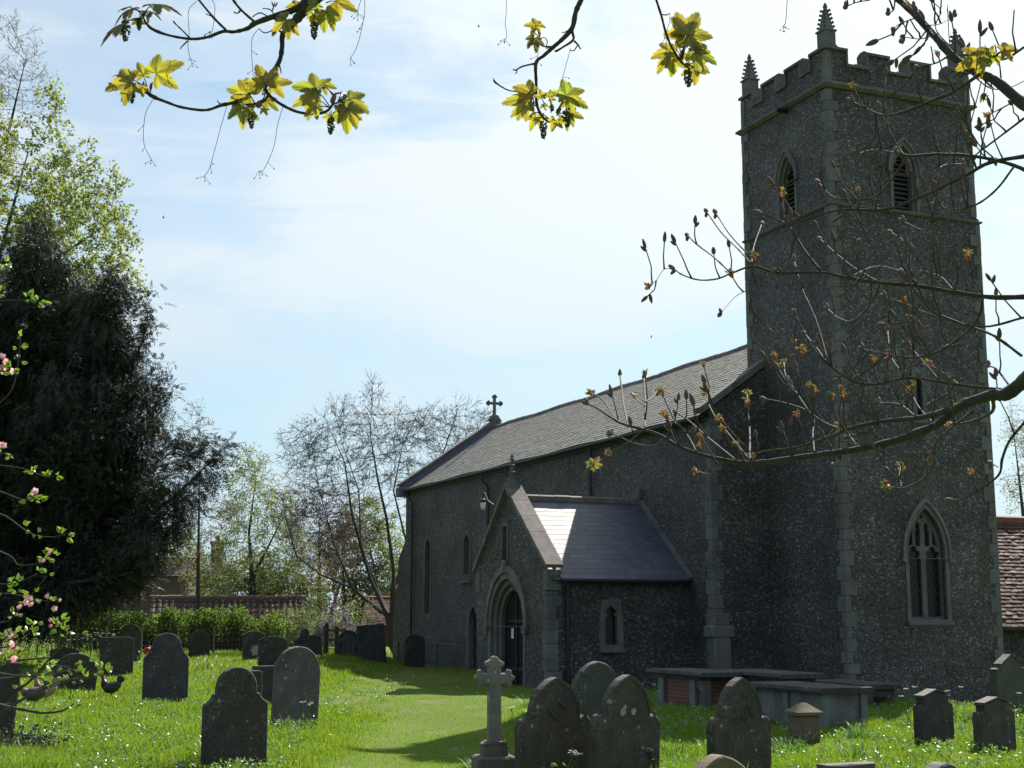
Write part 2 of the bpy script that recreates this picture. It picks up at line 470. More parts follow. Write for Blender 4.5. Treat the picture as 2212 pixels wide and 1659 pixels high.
M['brick'] = mat_brick('red_brick', (0.20, 0.07, 0.045), (0.14, 0.055, 0.04), (0.22, 0.19, 0.16))

def mat_ground():
    m, T, b, o = new_mat('grass_soil')
    n = T.noise(T.obj, 0.6, 5, 0.6); f = T.noise(T.obj, 9, 5, 0.7)
    col = T.mix(f, (0.056, 0.096, 0.010), (0.112, 0.165, 0.020))
    sp_ = T.n('ShaderNodeSeparateXYZ'); T.l(T.obj, sp_.inputs[0])
    # worn, mown path: paler and with bare earth showing
    dx = T.math('ABSOLUTE', T.math('ADD', sp_.outputs[0], 1.1))
    onp = T.ramp(T.math('ADD', dx, T.math('MULTIPLY', n, 1.2)), [(1.1, 1.0), (2.0, 0.0)])
    bare = T.math('MULTIPLY', T.ramp(T.noise(T.obj, 1.1, 6, 0.7), [(0.54, 0.0), (0.66, 0.8)]), onp)
    col = T.mix(bare, col, (0.17, 0.135, 0.085))
    T.l(col, b.inputs['Base Color']); b.inputs['Roughness'].default_value = 0.95
    b.inputs['Specular IOR Level'].default_value = 0.1
    setbump(T, b, f, 0.6, 0.04)
    return m
M['ground'] = mat_ground()
M['grass'] = mat_leaf('grass_blades', [(0.030, 0.080, 0.004), (0.060, 0.125, 0.007), (0.085, 0.145, 0.009), (0.095, 0.150, 0.010), (0.10, 0.155, 0.012), (0.15, 0.16, 0.035)], trans=0.5,
                      tcol=[(0.085, 0.22, 0.006), (0.16, 0.31, 0.010), (0.21, 0.34, 0.014), (0.24, 0.36, 0.018), (0.25, 0.36, 0.022), (0.30, 0.32, 0.06)], gloss=0.018, rough=0.5)
M['weed'] = mat_leaf('weed_leaves', [(0.05, 0.10, 0.012), (0.09, 0.15, 0.02)], trans=0.45, tcol=[(0.12, 0.25, 0.02), (0.2, 0.32, 0.04)], gloss=0.08, rough=0.4)
M['bark'] = mat_plain('bark', (0.055, 0.048, 0.042), 0.9, 0, 0.5, 30, 0.4)
M['twig'] = mat_plain('twig', (0.050, 0.042, 0.040), 0.8, 0, 0.35, 20)
M['bark_moss'] = mat_stone('mossy_bark', (0.035, 0.028, 0.026), (0.055, 0.046, 0.042), dark=(0.02, 0.016, 0.015), stain=0.5, moss=(0.07, 0.08, 0.012), scale=9, perisland=0)
# ------------------------------------------------------------------ ground sheet
def axis(fine0, fine1, step, far, k):
    a = list(np.arange(fine0, fine1 + 1e-6, step)); s = step
    p = a[-1]
    while p < far: s *= k; p += s; a.append(p)
    p = a[0]; s = step
    while p > -far: s *= k; p -= s; a.insert(0, p)
    return np.array(a)
gx = axis(-22, 14, 0.3, 900, 1.25); gy = axis(5, 64, 0.35, 1500, 1.25)
GX, GY = np.meshgrid(gx, gy)
GV = np.stack([GX.ravel(), GY.ravel(), gz(GX, GY).ravel()], 1)
nx, ny = len(gx), len(gy)
ii, jj = np.meshgrid(np.arange(nx - 1), np.arange(ny - 1)); q = (jj * nx + ii).ravel()
gme = np_mesh('ground', GV, [np.stack([q, q + 1, q + nx + 1, q + nx], 1)], smooth=True)
tag(link('ground', gme, None, M['ground']), kind='structure')

# ------------------------------------------------------------------ church (local: X east, Y north, Z up; origin at the tower's north-west corner)
NWx, NWy = 7.863, 33.08
ch = empty('church', (NWx, NWy, Z0 - 2.0), math.atan2(0.92321, -0.38430))
tag(ch, 'dark flint church with battlemented west tower, slate nave and gabled north porch', 'church')
ex, ey, ez = np.array([1., 0, 0]), np.array([0, 1., 0]), np.array([0, 0, 1.])

# --- tower walls
TU, TV, TS = 3.95, 4.50, 15.0          # size east-west, north-south, top string
ZB = -1.2
mb = MB()
belN = arch(0.74, 11.95, 13.0, 13.72, c=1.87); belW = arch(0.74, 11.95, 13.0, 13.72, c=2.27)
wwin = arch(1.12, 1.78, 3.42, 4.50, c=2.41)
slit = [(2.32, 6.7), (2.52, 6.7), (2.52, 7.85), (2.32, 7.85)]
mb.plate((0, 0, 0), ex, ey, [(0, ZB), (TU, ZB), (TU, TS), (0, TS)], [belN], 0.45, outer=False)
def vpl(pts): return [(a, b) for a, b in pts]
mb.plate((0, 0, 0), -ey, -ex, [(0, ZB), (TV + 0.13, ZB), (TV + 0.10, 12.0), (TV, 12.05), (TV, TS), (0, TS)], [belW, wwin, slit], 0.45, outer=False)
mb.add([(TU, 0, ZB), (TU, -TV - 0.13, ZB), (TU, -TV, TS), (TU, 0, TS)], [(0, 1, 2, 3)])
mb.add([(0, -TV - 0.13, ZB), (TU, -TV - 0.13, ZB), (TU, -TV - .1, 12.0), (0, -TV - .1, 12.0)], [(0, 1, 2, 3)])
mb.add([(0, -TV, 12.0), (TU, -TV, 12.0), (TU, -TV, TS), (0, -TV, TS)], [(0, 1, 2, 3)])
mb.add([(0, 0, TS), (TU, 0, TS), (TU, -TV, TS), (0, -TV, TS)], [(0, 1, 2, 3)])
mb.build('tower_wall', M['flint'], ch)

# --- battlements
def parapet_outline(L):
    m, nmer = 0.30 * 2, 4
    gap = (L - nmer * 0.60) / 3
    base, cren, top = TS + 0.10, TS + 0.56, TS + 0.96
    pts = [(0, base), (L, base)]
    x = L; segs = []
    for i in range(nmer):
        x0 = i * (0.60 + gap); segs.append((x0, x0 + 0.60))
    for a, b in reversed(segs):
        pts += [(b, top), (a, top)]
        if a > 0.01: pts += [(a, cren), (a - gap, cren)]
    return pts, segs, gap, cren, top
mb = MB(); cop = MB()
TH = 0.32
def coping(c0, c1, nrm_, z, closed):
    """weathered coping piece: section is a low saddle over the wall, ends returned down the sides of a merlon"""
    d = nrm(np.asarray(c1) - np.asarray(c0)); L = np.linalg.norm(np.asarray(c1) - np.asarray(c0))
    prof = [(-0.055, -0.05), (-0.055, 0.02), (0.06, 0.10), (TH - 0.06, 0.10), (TH + 0.055, 0.02), (TH + 0.055, -0.05)]
    cop.prism(prof, np.asarray(c0) + ez * z, -np.asarray(nrm_), ez, d, L)
for O, A, N, L, full in (((0, 0, 0), ex, ey, TU, True), ((0, 0, 0), -ey, -ex, TV, False), ((TU, 0, 0), -ey, ex, TV, False), ((0, -TV, 0), ex, -ey, TU, True)):
    O = np.asarray(O, float); o, segs, gap, cren, top = parapet_outline(L)
    if not full:      # butt between the two long faces
        o = [(min(max(a, TH), L - TH), b) for a, b in o]
    mb.plate(O, A, N, o, [], TH, outer=True, back=True)
    for i, (a, b) in enumerate(segs):
        a2, b2 = a - 0.06, b + 0.06
        if i == 0: a2 = (-0.055 if full else TH + 0.058)
        if i == 3: b2 = (L + 0.055 if full else L - TH - 0.058)
        coping(O + A * a2, O + A * b2, N, top + 0.052, True)
        if i < 3: coping(O + A * (b + 0.004), O + A * (segs[i + 1][0] - 0.004), N, cren + 0.052, False)
        for e in ((a,) if i else ()) + ((b,) if i < 3 else ()):   # returned roll down the merlon's cheeks
            s = -1 if e == a else 1
            pc = O + A * (e + s * 0.034) - N * TH / 2 + ez * ((cren + top) / 2 + 0.06)
            cop.obox(pc, A, N, ez, 0.030, TH / 2 + 0.045, (top - cren) / 2 - 0.012)
mb.build('parapet', M['flint'], ch); cop.build('parapet_coping', M['lime'], ch)

M['limedark'] = mat_stone('old_limestone', (0.14, 0.127, 0.105), (0.09, 0.082, 0.07), dark=(0.05, 0.046, 0.042), stain=0.6, scale=2.2)
# --- string courses
def band(name, zz, h, proj, parent=ch, mat='lime'):
    b = MB(); y1 = -TV - (0.1 if zz < 12 else 0)
    pr = [(0, 0), (proj * 0.35, 0), (proj, h * 0.35), (proj, h * 0.7), (0, h)]
    P = proj
    lo, mid, hi = [(-.02, 0.02, TU + .02, y1 - .02), (-P, P, TU + P, y1 - P), (-.004, .004, TU + .004, y1 - .004)], None, None
    rings = []
    for k, z in ((0.25, zz), (1.0, zz + 0.35 * h), (1.0, zz + 0.62 * h), (0.03, zz + h)):
        p = P * k; rings += [(-p, p, z), (TU + p, p, z), (TU + p, y1 - p, z), (-p, y1 - p, z)]
    fs = []
    for r in range(3):
        for i in range(4): fs.append((r * 4 + i, r * 4 + (i + 1) % 4, r * 4 + 4 + (i + 1) % 4, r * 4 + 4 + i))
    b.add(rings, fs); return b.build(name, M[mat], parent)
band('string_course', TS - 0.06, 0.20, 0.13)
band('string_course', 11.88, 0.10, 0.06, mat='limedark')
# stone plinth just above the ground
# --- quoins
def quoin(corner, d1, d2, z0, z1, hs=(0.24, 0.38), a=(0.27, 0.15), proud=0.014, seed=0):
    """alternate long and short corner stones; d1, d2 run along the two faces away from the corner"""
    rs = random.Random(seed); b = MB(); z = z0; k = 0
    d1, d2, corner = np.asarray(d1, float), np.asarray(d2, float), np.asarray(corner, float)
    while z < z1 - 0.05:
        h = min(rs.uniform(*hs), z1 - z)
        l1, l2 = (a[0], a[1]) if k % 2 == 0 else (a[1], a[0])
        l1 *= rs.uniform(.82, 1.2); l2 *= rs.uniform(.82, 1.2); p = proud + rs.uniform(-.004, .005)
        A, B = sorted((-p, l1)), sorted((-p, l2))
        c = corner + d1 * (l1 - p) / 2 + d2 * (l2 - p) / 2 + ez * (z + h / 2)
        b.obox(c, d1, d2, ez, (l1 + p) / 2, (l2 + p) / 2, h / 2 - 0.006)
        z += h; k += 1
    return b
quoin((0, 0, 0), ex, -ey, -0.9, TS - .07, seed=1).build('quoin_stones', M['lime'], ch)
quoin((0, -TV - 0.085, 0), ex, ey, -0.9, 11.85, seed=2).build('quoin_stones', M['lime'], ch)
quoin((0, -TV, 0), ex, ey, 12.05, TS - .07, seed=5).build('quoin_stones', M['lime'], ch)
quoin((TU, 0, 0), -ex, -ey, 8.3, TS - .07, seed=3).build('quoin_stones', M['lime'], ch)
# stone corners to the battlements
for x, y in ((0, 0), (TU, 0), (0, -TV), (TU, -TV)):
    b = MB(); sx = 1 if x == 0 else -1; sy = -1 if y == 0 else 1
    b.box(*sorted((x - sx * .012, x + sx * .17)), *sorted((y - sy * .012, y + sy * .17)), TS + .12, TS + .90)
    b.build('parapet_corner', M['lime'], ch)

# --- pinnacles
def pinnacle():
    p = MB(); s = 0.165
    p.box(-s, s, -s, s, 0, 0.48)
    p.box(-s - .03, s + .03, -s - .03, s + .03, 0.482, 0.53)
    for k in range(4):       # little gablets
        a = k * PI / 2; n = np.array([math.cos(a), math.sin(a), 0]); t = np.array([-n[1], n[0], 0])
        p.prism([(-.13, 0), (.13, 0), (0, .22)], n * (s + .012), t, ez, -n, 0.1)
    q0 = [(-.135, -.135, .532), (.135, -.135, .532), (.135, .135, .532), (-.135, .135, .532)]
    q1 = [(-.03, -.03, 1.24), (.03, -.03, 1.24), (.03, .03, 1.24), (-.03, .03, 1.24)]
    p.add(q0 + q1, [(0, 1, 5, 4), (1, 2, 6, 5), (2, 3, 7, 6), (3, 0, 4, 7), (4, 5, 6, 7)])
    for i in range(5):
        z = 0.63 + i * 0.125; r = 0.135 - 0.105 * (z - .53) / .71
        for k in range(4):
            a = k * PI / 2 + PI / 4; n = np.array([math.cos(a), math.sin(a), 0]); t = np.array([-n[1], n[0], 0])
            c = n * (r * 1.3 + .028) + ez * z
            p.obox(c, nrm(n + .5 * ez), t, np.cross(nrm(n + .5 * ez), t), .046, .030, .026)
    p.lathe((0, 0, 1.22), [(.03, 0), (.062, .02), (.062, .045), (.03, .06), (.05, .09), (.012, .16)], 8)
    return p
pin0 = None
for x, y in ((0.19, -0.19), (TU - .19, -0.19), (0.19, -TV + .19), (TU - .19, -TV + .19)):
    if pin0 is None: pin0 = pinnacle().build('pinnacle', M['lime'], ch); o = pin0
    else: o = pin0.copy(); COL.objects.link(o)
    o.location = (x, y, TS + 1.04 + (0.0)); o.scale = (1, 1, .9)
b = MB(); b.tube([(0.3, -TV + .3, TS + 1.0), (0.3, -TV + .3, TS + 2.75)], .012, 6); b.lathe((.3, -TV + .3, TS + 2.75), [(.012, 0), (.02, .05), (.002, .25)], 6)
b.build('lightning_rod', M['iron'], ch)
b = MB(); b.tube([(1.75, -.05, TS - .1), (1.72, .35, TS - .12)], .06, 8); b.build('water_spout', M['iron'], ch)

# --- windows
def ring(mbx, O, A, N, out, inn, depth):
    mbx.plate(O, A, N, out, [inn], depth)
def belfry(O, A, N, c):
    w = MB(); O = np.asarray(O, float)
    ring(w, O + N * .018, A, N, arch(0.90, 11.94, 13.0, 13.84, c=c), arch(0.72, 11.98, 13.01, 13.70, c=c), .1)
    ring(w, O - N * .075, A, N, arch(0.75, 11.95, 13.0, 13.73, c=c), arch(0.56, 12.02, 12.98, 13.56, c=c), .16)
    ob = w.build('belfry_window', M['lime'], ch)
    h = MB()
    ring(h, O + N * .055, A, N, arch(1.02, 12.95, 12.99, 13.93, c=c), arch(0.905, 12.94, 13.0, 13.845, c=c), .053)
    h.build('hood_mould', M['lime'], ob)
    l = MB()
    for i in range(12):
        z = 12.04 + i * 0.125; cc = O + A * c - N * .27 + ez * z
        hw = .275 if z < 13.0 else .275 * max(.1, (1 - ((z - 12.95) / .66) ** 1.5))
        t = nrm(N * .75 - ez * .66); l.obox(cc, A, t, np.cross(A, t), hw, .08, .011)
    l.build('louvre', M['louvre'], ob)
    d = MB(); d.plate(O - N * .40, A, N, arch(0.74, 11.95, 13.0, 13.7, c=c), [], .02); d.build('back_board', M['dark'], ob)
    k = MB(); a0 = arch(0.58, 12.96, 12.98, 13.58, c=c); q = .78
    hole = [(c + q * x, 12.97 + (z - 12.99) * .84) for x, z in ((-.30, 12.99), (.30, 12.99), (.30, 13.05), (.22, 13.16), (.30, 13.24), (.26, 13.36), (.14, 13.36), (.12, 13.5), (0, 13.60), (-.12, 13.5), (-.14, 13.36), (-.26, 13.36), (-.30, 13.24), (-.22, 13.16), (-.30, 13.05))]
    k.plate(O - N * .16, A, N, a0, [hole], .05); k.build('cusped_head', M['lime'], ob)
belfry((0, 0, 0), ex, ey, 1.87)
belfry((0, 0, 0), -ey, -ex, 2.27)

# west window: surround, tracery, leaded glass
O = np.zeros(3); A, N, c = -ey, -ex, 2.41
w = MB()
ring(w, O + N * .016, A, N, arch(1.30, 1.62, 3.40, 4.62, c=c), arch(1.09, 1.80, 3.42, 4.48, c=c), .08)
ww = w.build('west_window', M['lime'], ch)
w = MB(); ring(w, O + N * .06, A, N, arch(1.45, 3.26, 3.33, 4.75, c=c), arch(1.305, 3.25, 3.41, 4.63, c=c), .055)
for s in (-1, 1): w.obox(O + A * (c + s * .70) + N * .035 + ez * 3.22, A, N, ez, .07, .045, .05)
w.build('hood_mould', M['coping'], ww)
w = MB()
def cusp_light(c0, hw, zb, zs):
    return [(c0 - hw, zb), (c0 + hw, zb), (c0 + hw, zs), (c0 + hw * .72, zs + .05), (c0 + hw * .98, zs + .12), (c0 + hw * .80, zs + .20), (c0 + hw * .48, zs + .20),
            (c0 + hw * .42, zs + .28), (c0, zs + .33), (c0 - hw * .42, zs + .28), (c0 - hw * .48, zs + .20), (c0 - hw * .80, zs + .20), (c0 - hw * .98, zs + .12), (c0 - hw * .72, zs + .05), (c0 - hw, zs)]
zs = 3.24
H = [cusp_light(c - .285, .215, 1.86, zs), cusp_light(c + .285, .215, 1.86, zs)]
for s in (-1, 1):
    H.append([(c + s * a, b) for a, b in ((.065, 3.56), (.215, 3.56), (.215, 3.90), (.18, 3.98), (.19, 4.05), (.13, 4.16), (.065, 4.08))])
    H.append([(c + s * a, b) for a, b in ((.30, 3.60), (.45, 3.54), (.40, 3.78), (.30, 3.98))])
H.append([(c, 4.22), (c + .045, 4.27), (c, 4.36), (c - .045, 4.27)])
w.plate(O - N * .14, A, N, arch(1.13, 1.76, 3.42, 4.52, c=c), H, .10)
w.build('tracery', M['lime'], ww)
w = MB(); w.plate(O - N * .215, A, N, arch(1.13, 1.76, 3.42, 4.52, c=c), [], .01); w.build('leaded_glazing', M['glass'], ww)
w = MB(); w.prism([(-.02, 0), (.09, -.03), (.09, -.09), (-.02, -.11)], O + A * (c - .67) + ez * 1.76, N, ez, A, 1.34); w.build('sill', M['lime'], ww)
# small slit in the tower's west face
w = MB(); ring(w, O + N * .016, A, N, [(2.20, 6.58), (2.64, 6.58), (2.64, 7.98), (2.20, 7.98)], [(2.33, 6.72), (2.51, 6.72), (2.51, 7.84), (2.33, 7.84)], .1)
sw = w.build('slit_window', M['lime'], ch)
w = MB(); w.plate(O - N * .25, A, N, [(2.3, 6.7), (2.55, 6.7), (2.55, 7.9), (2.3, 7.9)], [], .01); w.build('pane', M['dark'], sw)

# --- nave
NX0, NX1, NYN, NYS, NZE, NZR, NYR = 3.20, 27.95, 1.69, -6.19, 7.12, 9.86, -2.25
def lancet(c, w, z0, zs, za): return arch(w, z0, zs, za, 6, c)
mb = MB()
hN = [lancet(25.12, 0.62, 1.85, 4.45, 4.85), lancet(20.75, 0.62, 3.30, 4.45, 4.80), arch(0.9, -0.2, 1.55, 2.2, 8, 20.05)]
mb.plate((0, NYN, 0), ex, ey, [(NX0, ZB), (NX1, ZB), (NX1, NZE), (NX0, NZE)], hN, 0.35, outer=False)
hw = [(-NYN, ZB), (-NYS, ZB), (-NYS, NZE), (-NYR, NZR), (-NYN, NZE)]
mb.plate((NX0, 0, 0), -ey, -ex, hw, [], 0.3, outer=False)
mb.plate((NX1, 0, 0), -ey, ex, hw, [], 0.3, outer=False)
mb.add([(NX0, NYS, ZB), (NX1, NYS, ZB), (NX1, NYS, NZE), (NX0, NYS, NZE)], [(0, 1, 2, 3)])
mb.build('nave_wall', M['flint'], ch)
# stepped buttress at the north-east corner
b = MB()
b.prism([(0, ZB), (1.15, ZB), (1.15, 4.1), (.9, 4.35), (0, 5.1)], (NX1 - .1, NYN - .75, 0), ex, ez, ey, .72)
b.prism([(0, ZB), (.75, ZB), (.62, 1.6), (.3, 2.9), (0, 3.1)], (NX1 + 1.04, NYN - .73, 0), ex, ez, ey, .68)
b.build('buttress', M['flint_rough'], ch)
# brick course under the eaves towards the east
b = MB(); b.box(16.5, 27.9, NYN, NYN + .02, 6.78, 7.08); b.build('brick_course', M['brick'], ch)

def tile_roof(O, D, L, U, S, n_rows, tw, th, jit, seed, skip=None):
    """rows of separate tiles: O eave corner, D along the eave, U up the slope; each tile a thin wedge lying on the next row"""
    rs = np.random.default_rng(seed); D, U, O = nrm(D), nrm(U), np.asarray(O, float); Nn = np.cross(D, U)
    if Nn[2] < 0: Nn = -Nn
    g = S / n_rows; V = []; Fq = []
    for r in range(n_rows):
        x = -tw * (0.5 if r % 2 else 0.0) ; k = 0
        while x < L:
            w = tw * (1 + rs.uniform(-.06, .06)); a, bb = max(x, 0), min(x + w, L)
            if bb - a > 0.03:
                j = rs.normal(0, jit, 4); j2 = rs.normal(0, jit * .8)
                e = 0.002
                c0, c1 = O + D * (a + e) + U * (r * g - .012 + j2), O + D * (bb - e) + U * (r * g - .012 + j2 + j[2] * .5)
                c2, c3 = O + D * (bb - e) + U * ((r + 1) * g + .02), O + D * (a + e) + U * ((r + 1) * g + .02)
                i0 = len(V)
                V += [c0 + Nn * (th + j[0]), c1 + Nn * (th + j[1]), c2 + Nn * (.004), c3 + Nn * (.004),
                      c0 - Nn * .0 + Nn * (j[0]), c1 + Nn * (j[1]), c2 - Nn * .006, c3 - Nn * .006]
                Fq += [(i0, i0 + 1, i0 + 2, i0 + 3), (i0, i0 + 4, i0 + 5, i0 + 1), (i0 + 1, i0 + 5, i0 + 6, i0 + 2), (i0 + 3, i0 + 7, i0 + 4, i0), (i0 + 4, i0 + 7, i0 + 6, i0 + 5)]
            x += w; k += 1
    return np.array(V), np.array(Fq)
up = np.array([0, NYR - (NYN + .17), NZR - (NZE - .115)]); sl = np.linalg.norm(up)
V, Fq = tile_roof((NX0 + .25, NYN + .17, NZE - .115), ex, NX1 - NX0 - .35, up, sl, 31, 0.30, .017, .0026, 3)
# the old roof sags a little between its trusses
sag = -0.05 * np.sin((V[:, 0] - NX0) / 24.7 * PI) * np.clip((V[:, 2] - NZE) / 2.7, 0, 1) + 0.018 * np.sin(V[:, 0] * 1.3)
V[:, 2] += sag
nr = link('nave_roof', np_mesh('nave_roof', V, [Fq]), ch, M['nave_tile'])
b = MB(); upS = np.array([0, NYR - (NYS - .28), up[2]])
b.add([(NX0 + .1, NYR, NZR - .02), (NX1, NYR, NZR - .02), (NX1, NYS - .28, NZE - .19), (NX0 + .1, NYS - .28, NZE - .19)], [(0, 1, 2, 3)])
b.add([(NX0 + .1, NYR, NZR - .09), (NX1, NYR, NZR - .09), (NX1, NYN + .15, NZE - .19), (NX0 + .1, NYN + .15, NZE - .19)], [(0, 1, 2, 3)])
b.build('far_slope', M['nave_tile'], nr)
b = MB(); x = NX0 + .2
while x < NX1 - .3:
    z = NZR + .0 - 0.05 * math.sin((x - NX0) / 24.7 * PI) + .018 * math.sin(x * 1.3) + random.uniform(-.008, .008)
    b.prism([(-.17, -.09), (-.11, .02), (0, .075), (.11, .02), (.17, -.09)], (x, NYR, z), ey, ez, ex, .44); x += .45
b.build('ridge_tiles', M['ridge'], nr)
# gable copings
def gable_cop(name, x0, x1, yf, zf, ya, za, th, mat, both=True, foot=0.25):
    b = MB()
    for s in ((1, -1) if both else (1,)):
        y0 = yf if s == 1 else 2 * ya - yf
        d = np.array([0, ya - y0, za - zf]); L = np.linalg.norm(d); d = d / L; n = np.cross(ex, d); n = n if n[2] > 0 else -n
        k = max(3, int(L / .62))
        for i in range(k):
            c_ = np.array([(x0 + x1) / 2, y0, zf]) + d * (L * (i + .5) / k) + n * (th / 2 + random.uniform(-.004, .004))
            b.obox(c_, ex, d, n, (x1 - x0) / 2, L / k / 2 - .004, th / 2)
    return b
gc = gable_cop('c', NX0 - .06, NX0 + .30, NYN + .22, NZE - .10, NYR, NZR + .06, .16, None, both=False)
gc.build('gable_coping', M['lime'], ch)
gc = gable_cop('c', NX1 - .32, NX1 + .14, NYN + .34, NZE + .02, NYR, NZR + .22, .10, None)
gc.build('gable_coping', M['coping'], ch)
# raised east parapet under the coping, blue shade painted into its stone colour, and its kneelers
b = MB(); b.plate((NX1 - .27, 0, 0), -ey, -ex, [(-NYN - .30, NZE - .22), (-NYR, NZR - .12), (-NYR, NZR + .215), (-NYN - .30, NZE + .015)], [], .36, back=True)
b.plate((NX1 - .27, 0, 0), -ey, -ex, [(-NYS + .30, NZE - .22), (-NYS + .30, NZE + .015), (-NYR, NZR + .213), (-NYR, NZR - .122)], [], .36, back=True)
b.build('gable_parapet', M['shadeblue'], ch)
b = MB(); b.bbox(NX1 - .34, NX1 + .16, NYN - .1, NYN + .42, NZE - .42, NZE - .02, .03); b.build('kneeler', M['shadeblue'], ch)
# gable cross
b = MB(); cx0, cy0, cz0 = NX1 - .1, NYR, NZR + .30
b.prism([(-.30, 0), (.30, 0), (.10, .26), (-.10, .26)], (cx0 - .16, cy0, cz0 - .05), ey, ez, ex, .34)
b.lathe((cx0, cy0, cz0 + .2), [(.13, 0), (.08, .06), (.07, .14), (.10, .17), (.06, .2)], 8)
b.box(cx0 - .05, cx0 + .05, cy0 - .055, cy0 + .055, cz0 + .36, cz0 + 1.02)
b.box(cx0 - .051, cx0 + .051, cy0 - .30, cy0 + .30, cz0 + .68, cz0 + .79)
for yy, zz in ((-.30, .735), (.30, .735), (0, 1.04)):
    b.lathe((cx0 - .055, cy0 + yy, cz0 + zz), [(.085, 0), (.085, .11)], 8, ax=(1, 0, 0))
    for k in (-1, 1):
        if yy: b.lathe((cx0 - .05, cy0 + yy * .93, cz0 + zz + k * .075), [(.045, 0), (.045, .10)], 6, ax=(1, 0, 0))
        else: b.lathe((cx0 - .05, cy0 + k * .075, cz0 + zz - .03), [(.045, 0), (.045, .10)], 6, ax=(1, 0, 0))
b.build('gable_cross', M['lime'], ch)
# nave corner: quoins, buttress-like stone pier with moulded blocks
quoin((NX0, NYN, 0), ex, -ey, 1.72, NZE - .25, hs=(.28, .42), a=(.30, .22), seed=11).build('quoin_stones', M['lime'], ch)
b = MB(); b.bbox(NX0 - .05, NX0 + .4, NYN - .44, NYN + .02, 1.66, 1.95, .03); b.bbox(NX0 - .07, NX0 + .4, NYN - .60, NYN + .10, 1.36, 1.655, .05)
b.bbox(NX0 - .06, NX0 + .4, NYN - .46, NYN + .02, 0.42, 1.355, .03); b.bbox(NX0 - .10, NX0 + .4, NYN - .62, NYN + .04, .12, .415, .03); b.bbox(NX0 - .08, NX0 + .4, NYN - .42, NYN + .04, -.6, .118, .03)
b.build('corner_pier', M['lime'], ch)
# eaves gutter, downpipes
b = MB(); b.prism([(0, 0), (.02, -.09), (.10, -.11), (.15, -.05), (.15, .01), (.13, .01), (.10, -.07), (.03, -.06)], (NX0 + .3, NYN + .09, NZE - .15), ey, ez, ex, NX1 - NX0 - .7)
b.box(NX0 + .05, NX1, NYN + .005, NYN + .088, NZE - .30, NZE - .20)
b.build('gutter', M['iron'], ch)
def downpipe(x, y, z0, z1, ztop=None):
    b = MB(); pts = [(x, y + .10, z0), (x, y + .10, z1)]
    if ztop: pts += [(x + .05, y + .13, z1 + .14), (x + .22, y + .24, z1 + .28), (x + .24, y + .26, ztop)]
    b.tube(pts, .052, 8)
    z = z1 - .25
    while z > z0 + .3:
        b.lathe((x, y + .10, z), [(.07, 0), (.07, .06)], 8); z -= 1.5
    return b
downpipe(26.85, NYN, -.4, 6.35, 6.82).build('downpipe', M['iron'], ch)
downpipe(18.36, NYN, 1.0, 6.3, 6.82).build('downpipe', M['iron'], ch)
downpipe(10.05, NYN, 4.8, 6.85).build('downpipe', M['iron'], ch)
# nave windows
def frame_win(name, O, A, N, out, inn, deep, pane, mat=M['lime'], glz=M['glass'], back=.2):
    w = MB(); O = np.asarray(O, float); ring(w, O + N * .018, A, N, out, inn, deep)
    ob = w.build(name, mat, ch)
    g = MB(); g.plate(O - N * back, A, N, pane, [], .01); g.build('pane', glz, ob)
    return ob
frame_win('lancet_window', (0, NYN, 0), ex, ey, arch(.98, 1.62, 4.42, 5.06, 8, 25.12), arch(.60, 1.9, 4.44, 4.82, 8, 25.12), .24, arch(.7, 1.8, 4.45, 4.9, 6, 25.12), M['limedark'], back=.26)
frame_win('lancet_window', (0, NYN, 0), ex, ey, arch(.92, 3.12, 4.44, 5.0, 8, 20.75), arch(.58, 3.34, 4.44, 4.78, 8, 20.75), .24, arch(.66, 3.2, 4.45, 4.9, 6, 20.75), M['limedark'], back=.26)
b = MB(); b.box(20.2, 21.3, NYN + .01, NYN + .09, 3.02, 3.11); b.build('sill', M['lime'], ch)
frame_win('blocked_doorway', (0, NYN, 0), ex, ey, arch(1.34, -.4, 1.5, 2.42, 8, 20.05), arch(.82, -.35, 1.52, 2.14, 8, 20.05), .2, arch(.95, -.4, 1.55, 2.25, 8, 20.05), M['lime'], M['flint_rough'], back=.22)

# --- porch
PX0, PX1, PYN, PXA, PZE, PZA = 4.41, 9.25, 5.73, 7.0, 2.86, 5.02
b = MB()
dout = arch(2.56, -.8, 1.62, 3.0, 12, 7.08)
nich = [(7.04, 3.25), (7.36, 3.25), (7.36, 4.25), (7.04, 4.25)]
b.plate((0, PYN, 0), ex, ey, [(PX0, ZB), (dout[0][0], ZB)] + [dout[0]] + dout[:1:-1] + [dout[1], (dout[1][0], ZB), (PX1, ZB), (PX1, PZE + .3), (PXA, PZA + .12), (PX0, PZE + .22)], [nich], .4, outer=False)
pw = (3.97, .185)
pwin = [(-3.97 - .19, 1.10), (-3.97 + .19, 1.10), (-3.97 + .19, 2.2), (-3.97 - .19, 2.2)]
b.plate((PX0, 0, 0), -ey, -ex, [(-PYN, ZB), (-NYN, ZB), (-NYN, PZE - .02), (-PYN, PZE - .02)], [pwin], .35, outer=False)
b.add([(PX1, NYN, ZB), (PX1, PYN, ZB), (PX1, PYN, PZE), (PX1, NYN, PZE)], [(0, 1, 2, 3)])
b.build('porch_wall', M['flint_rough'], ch)
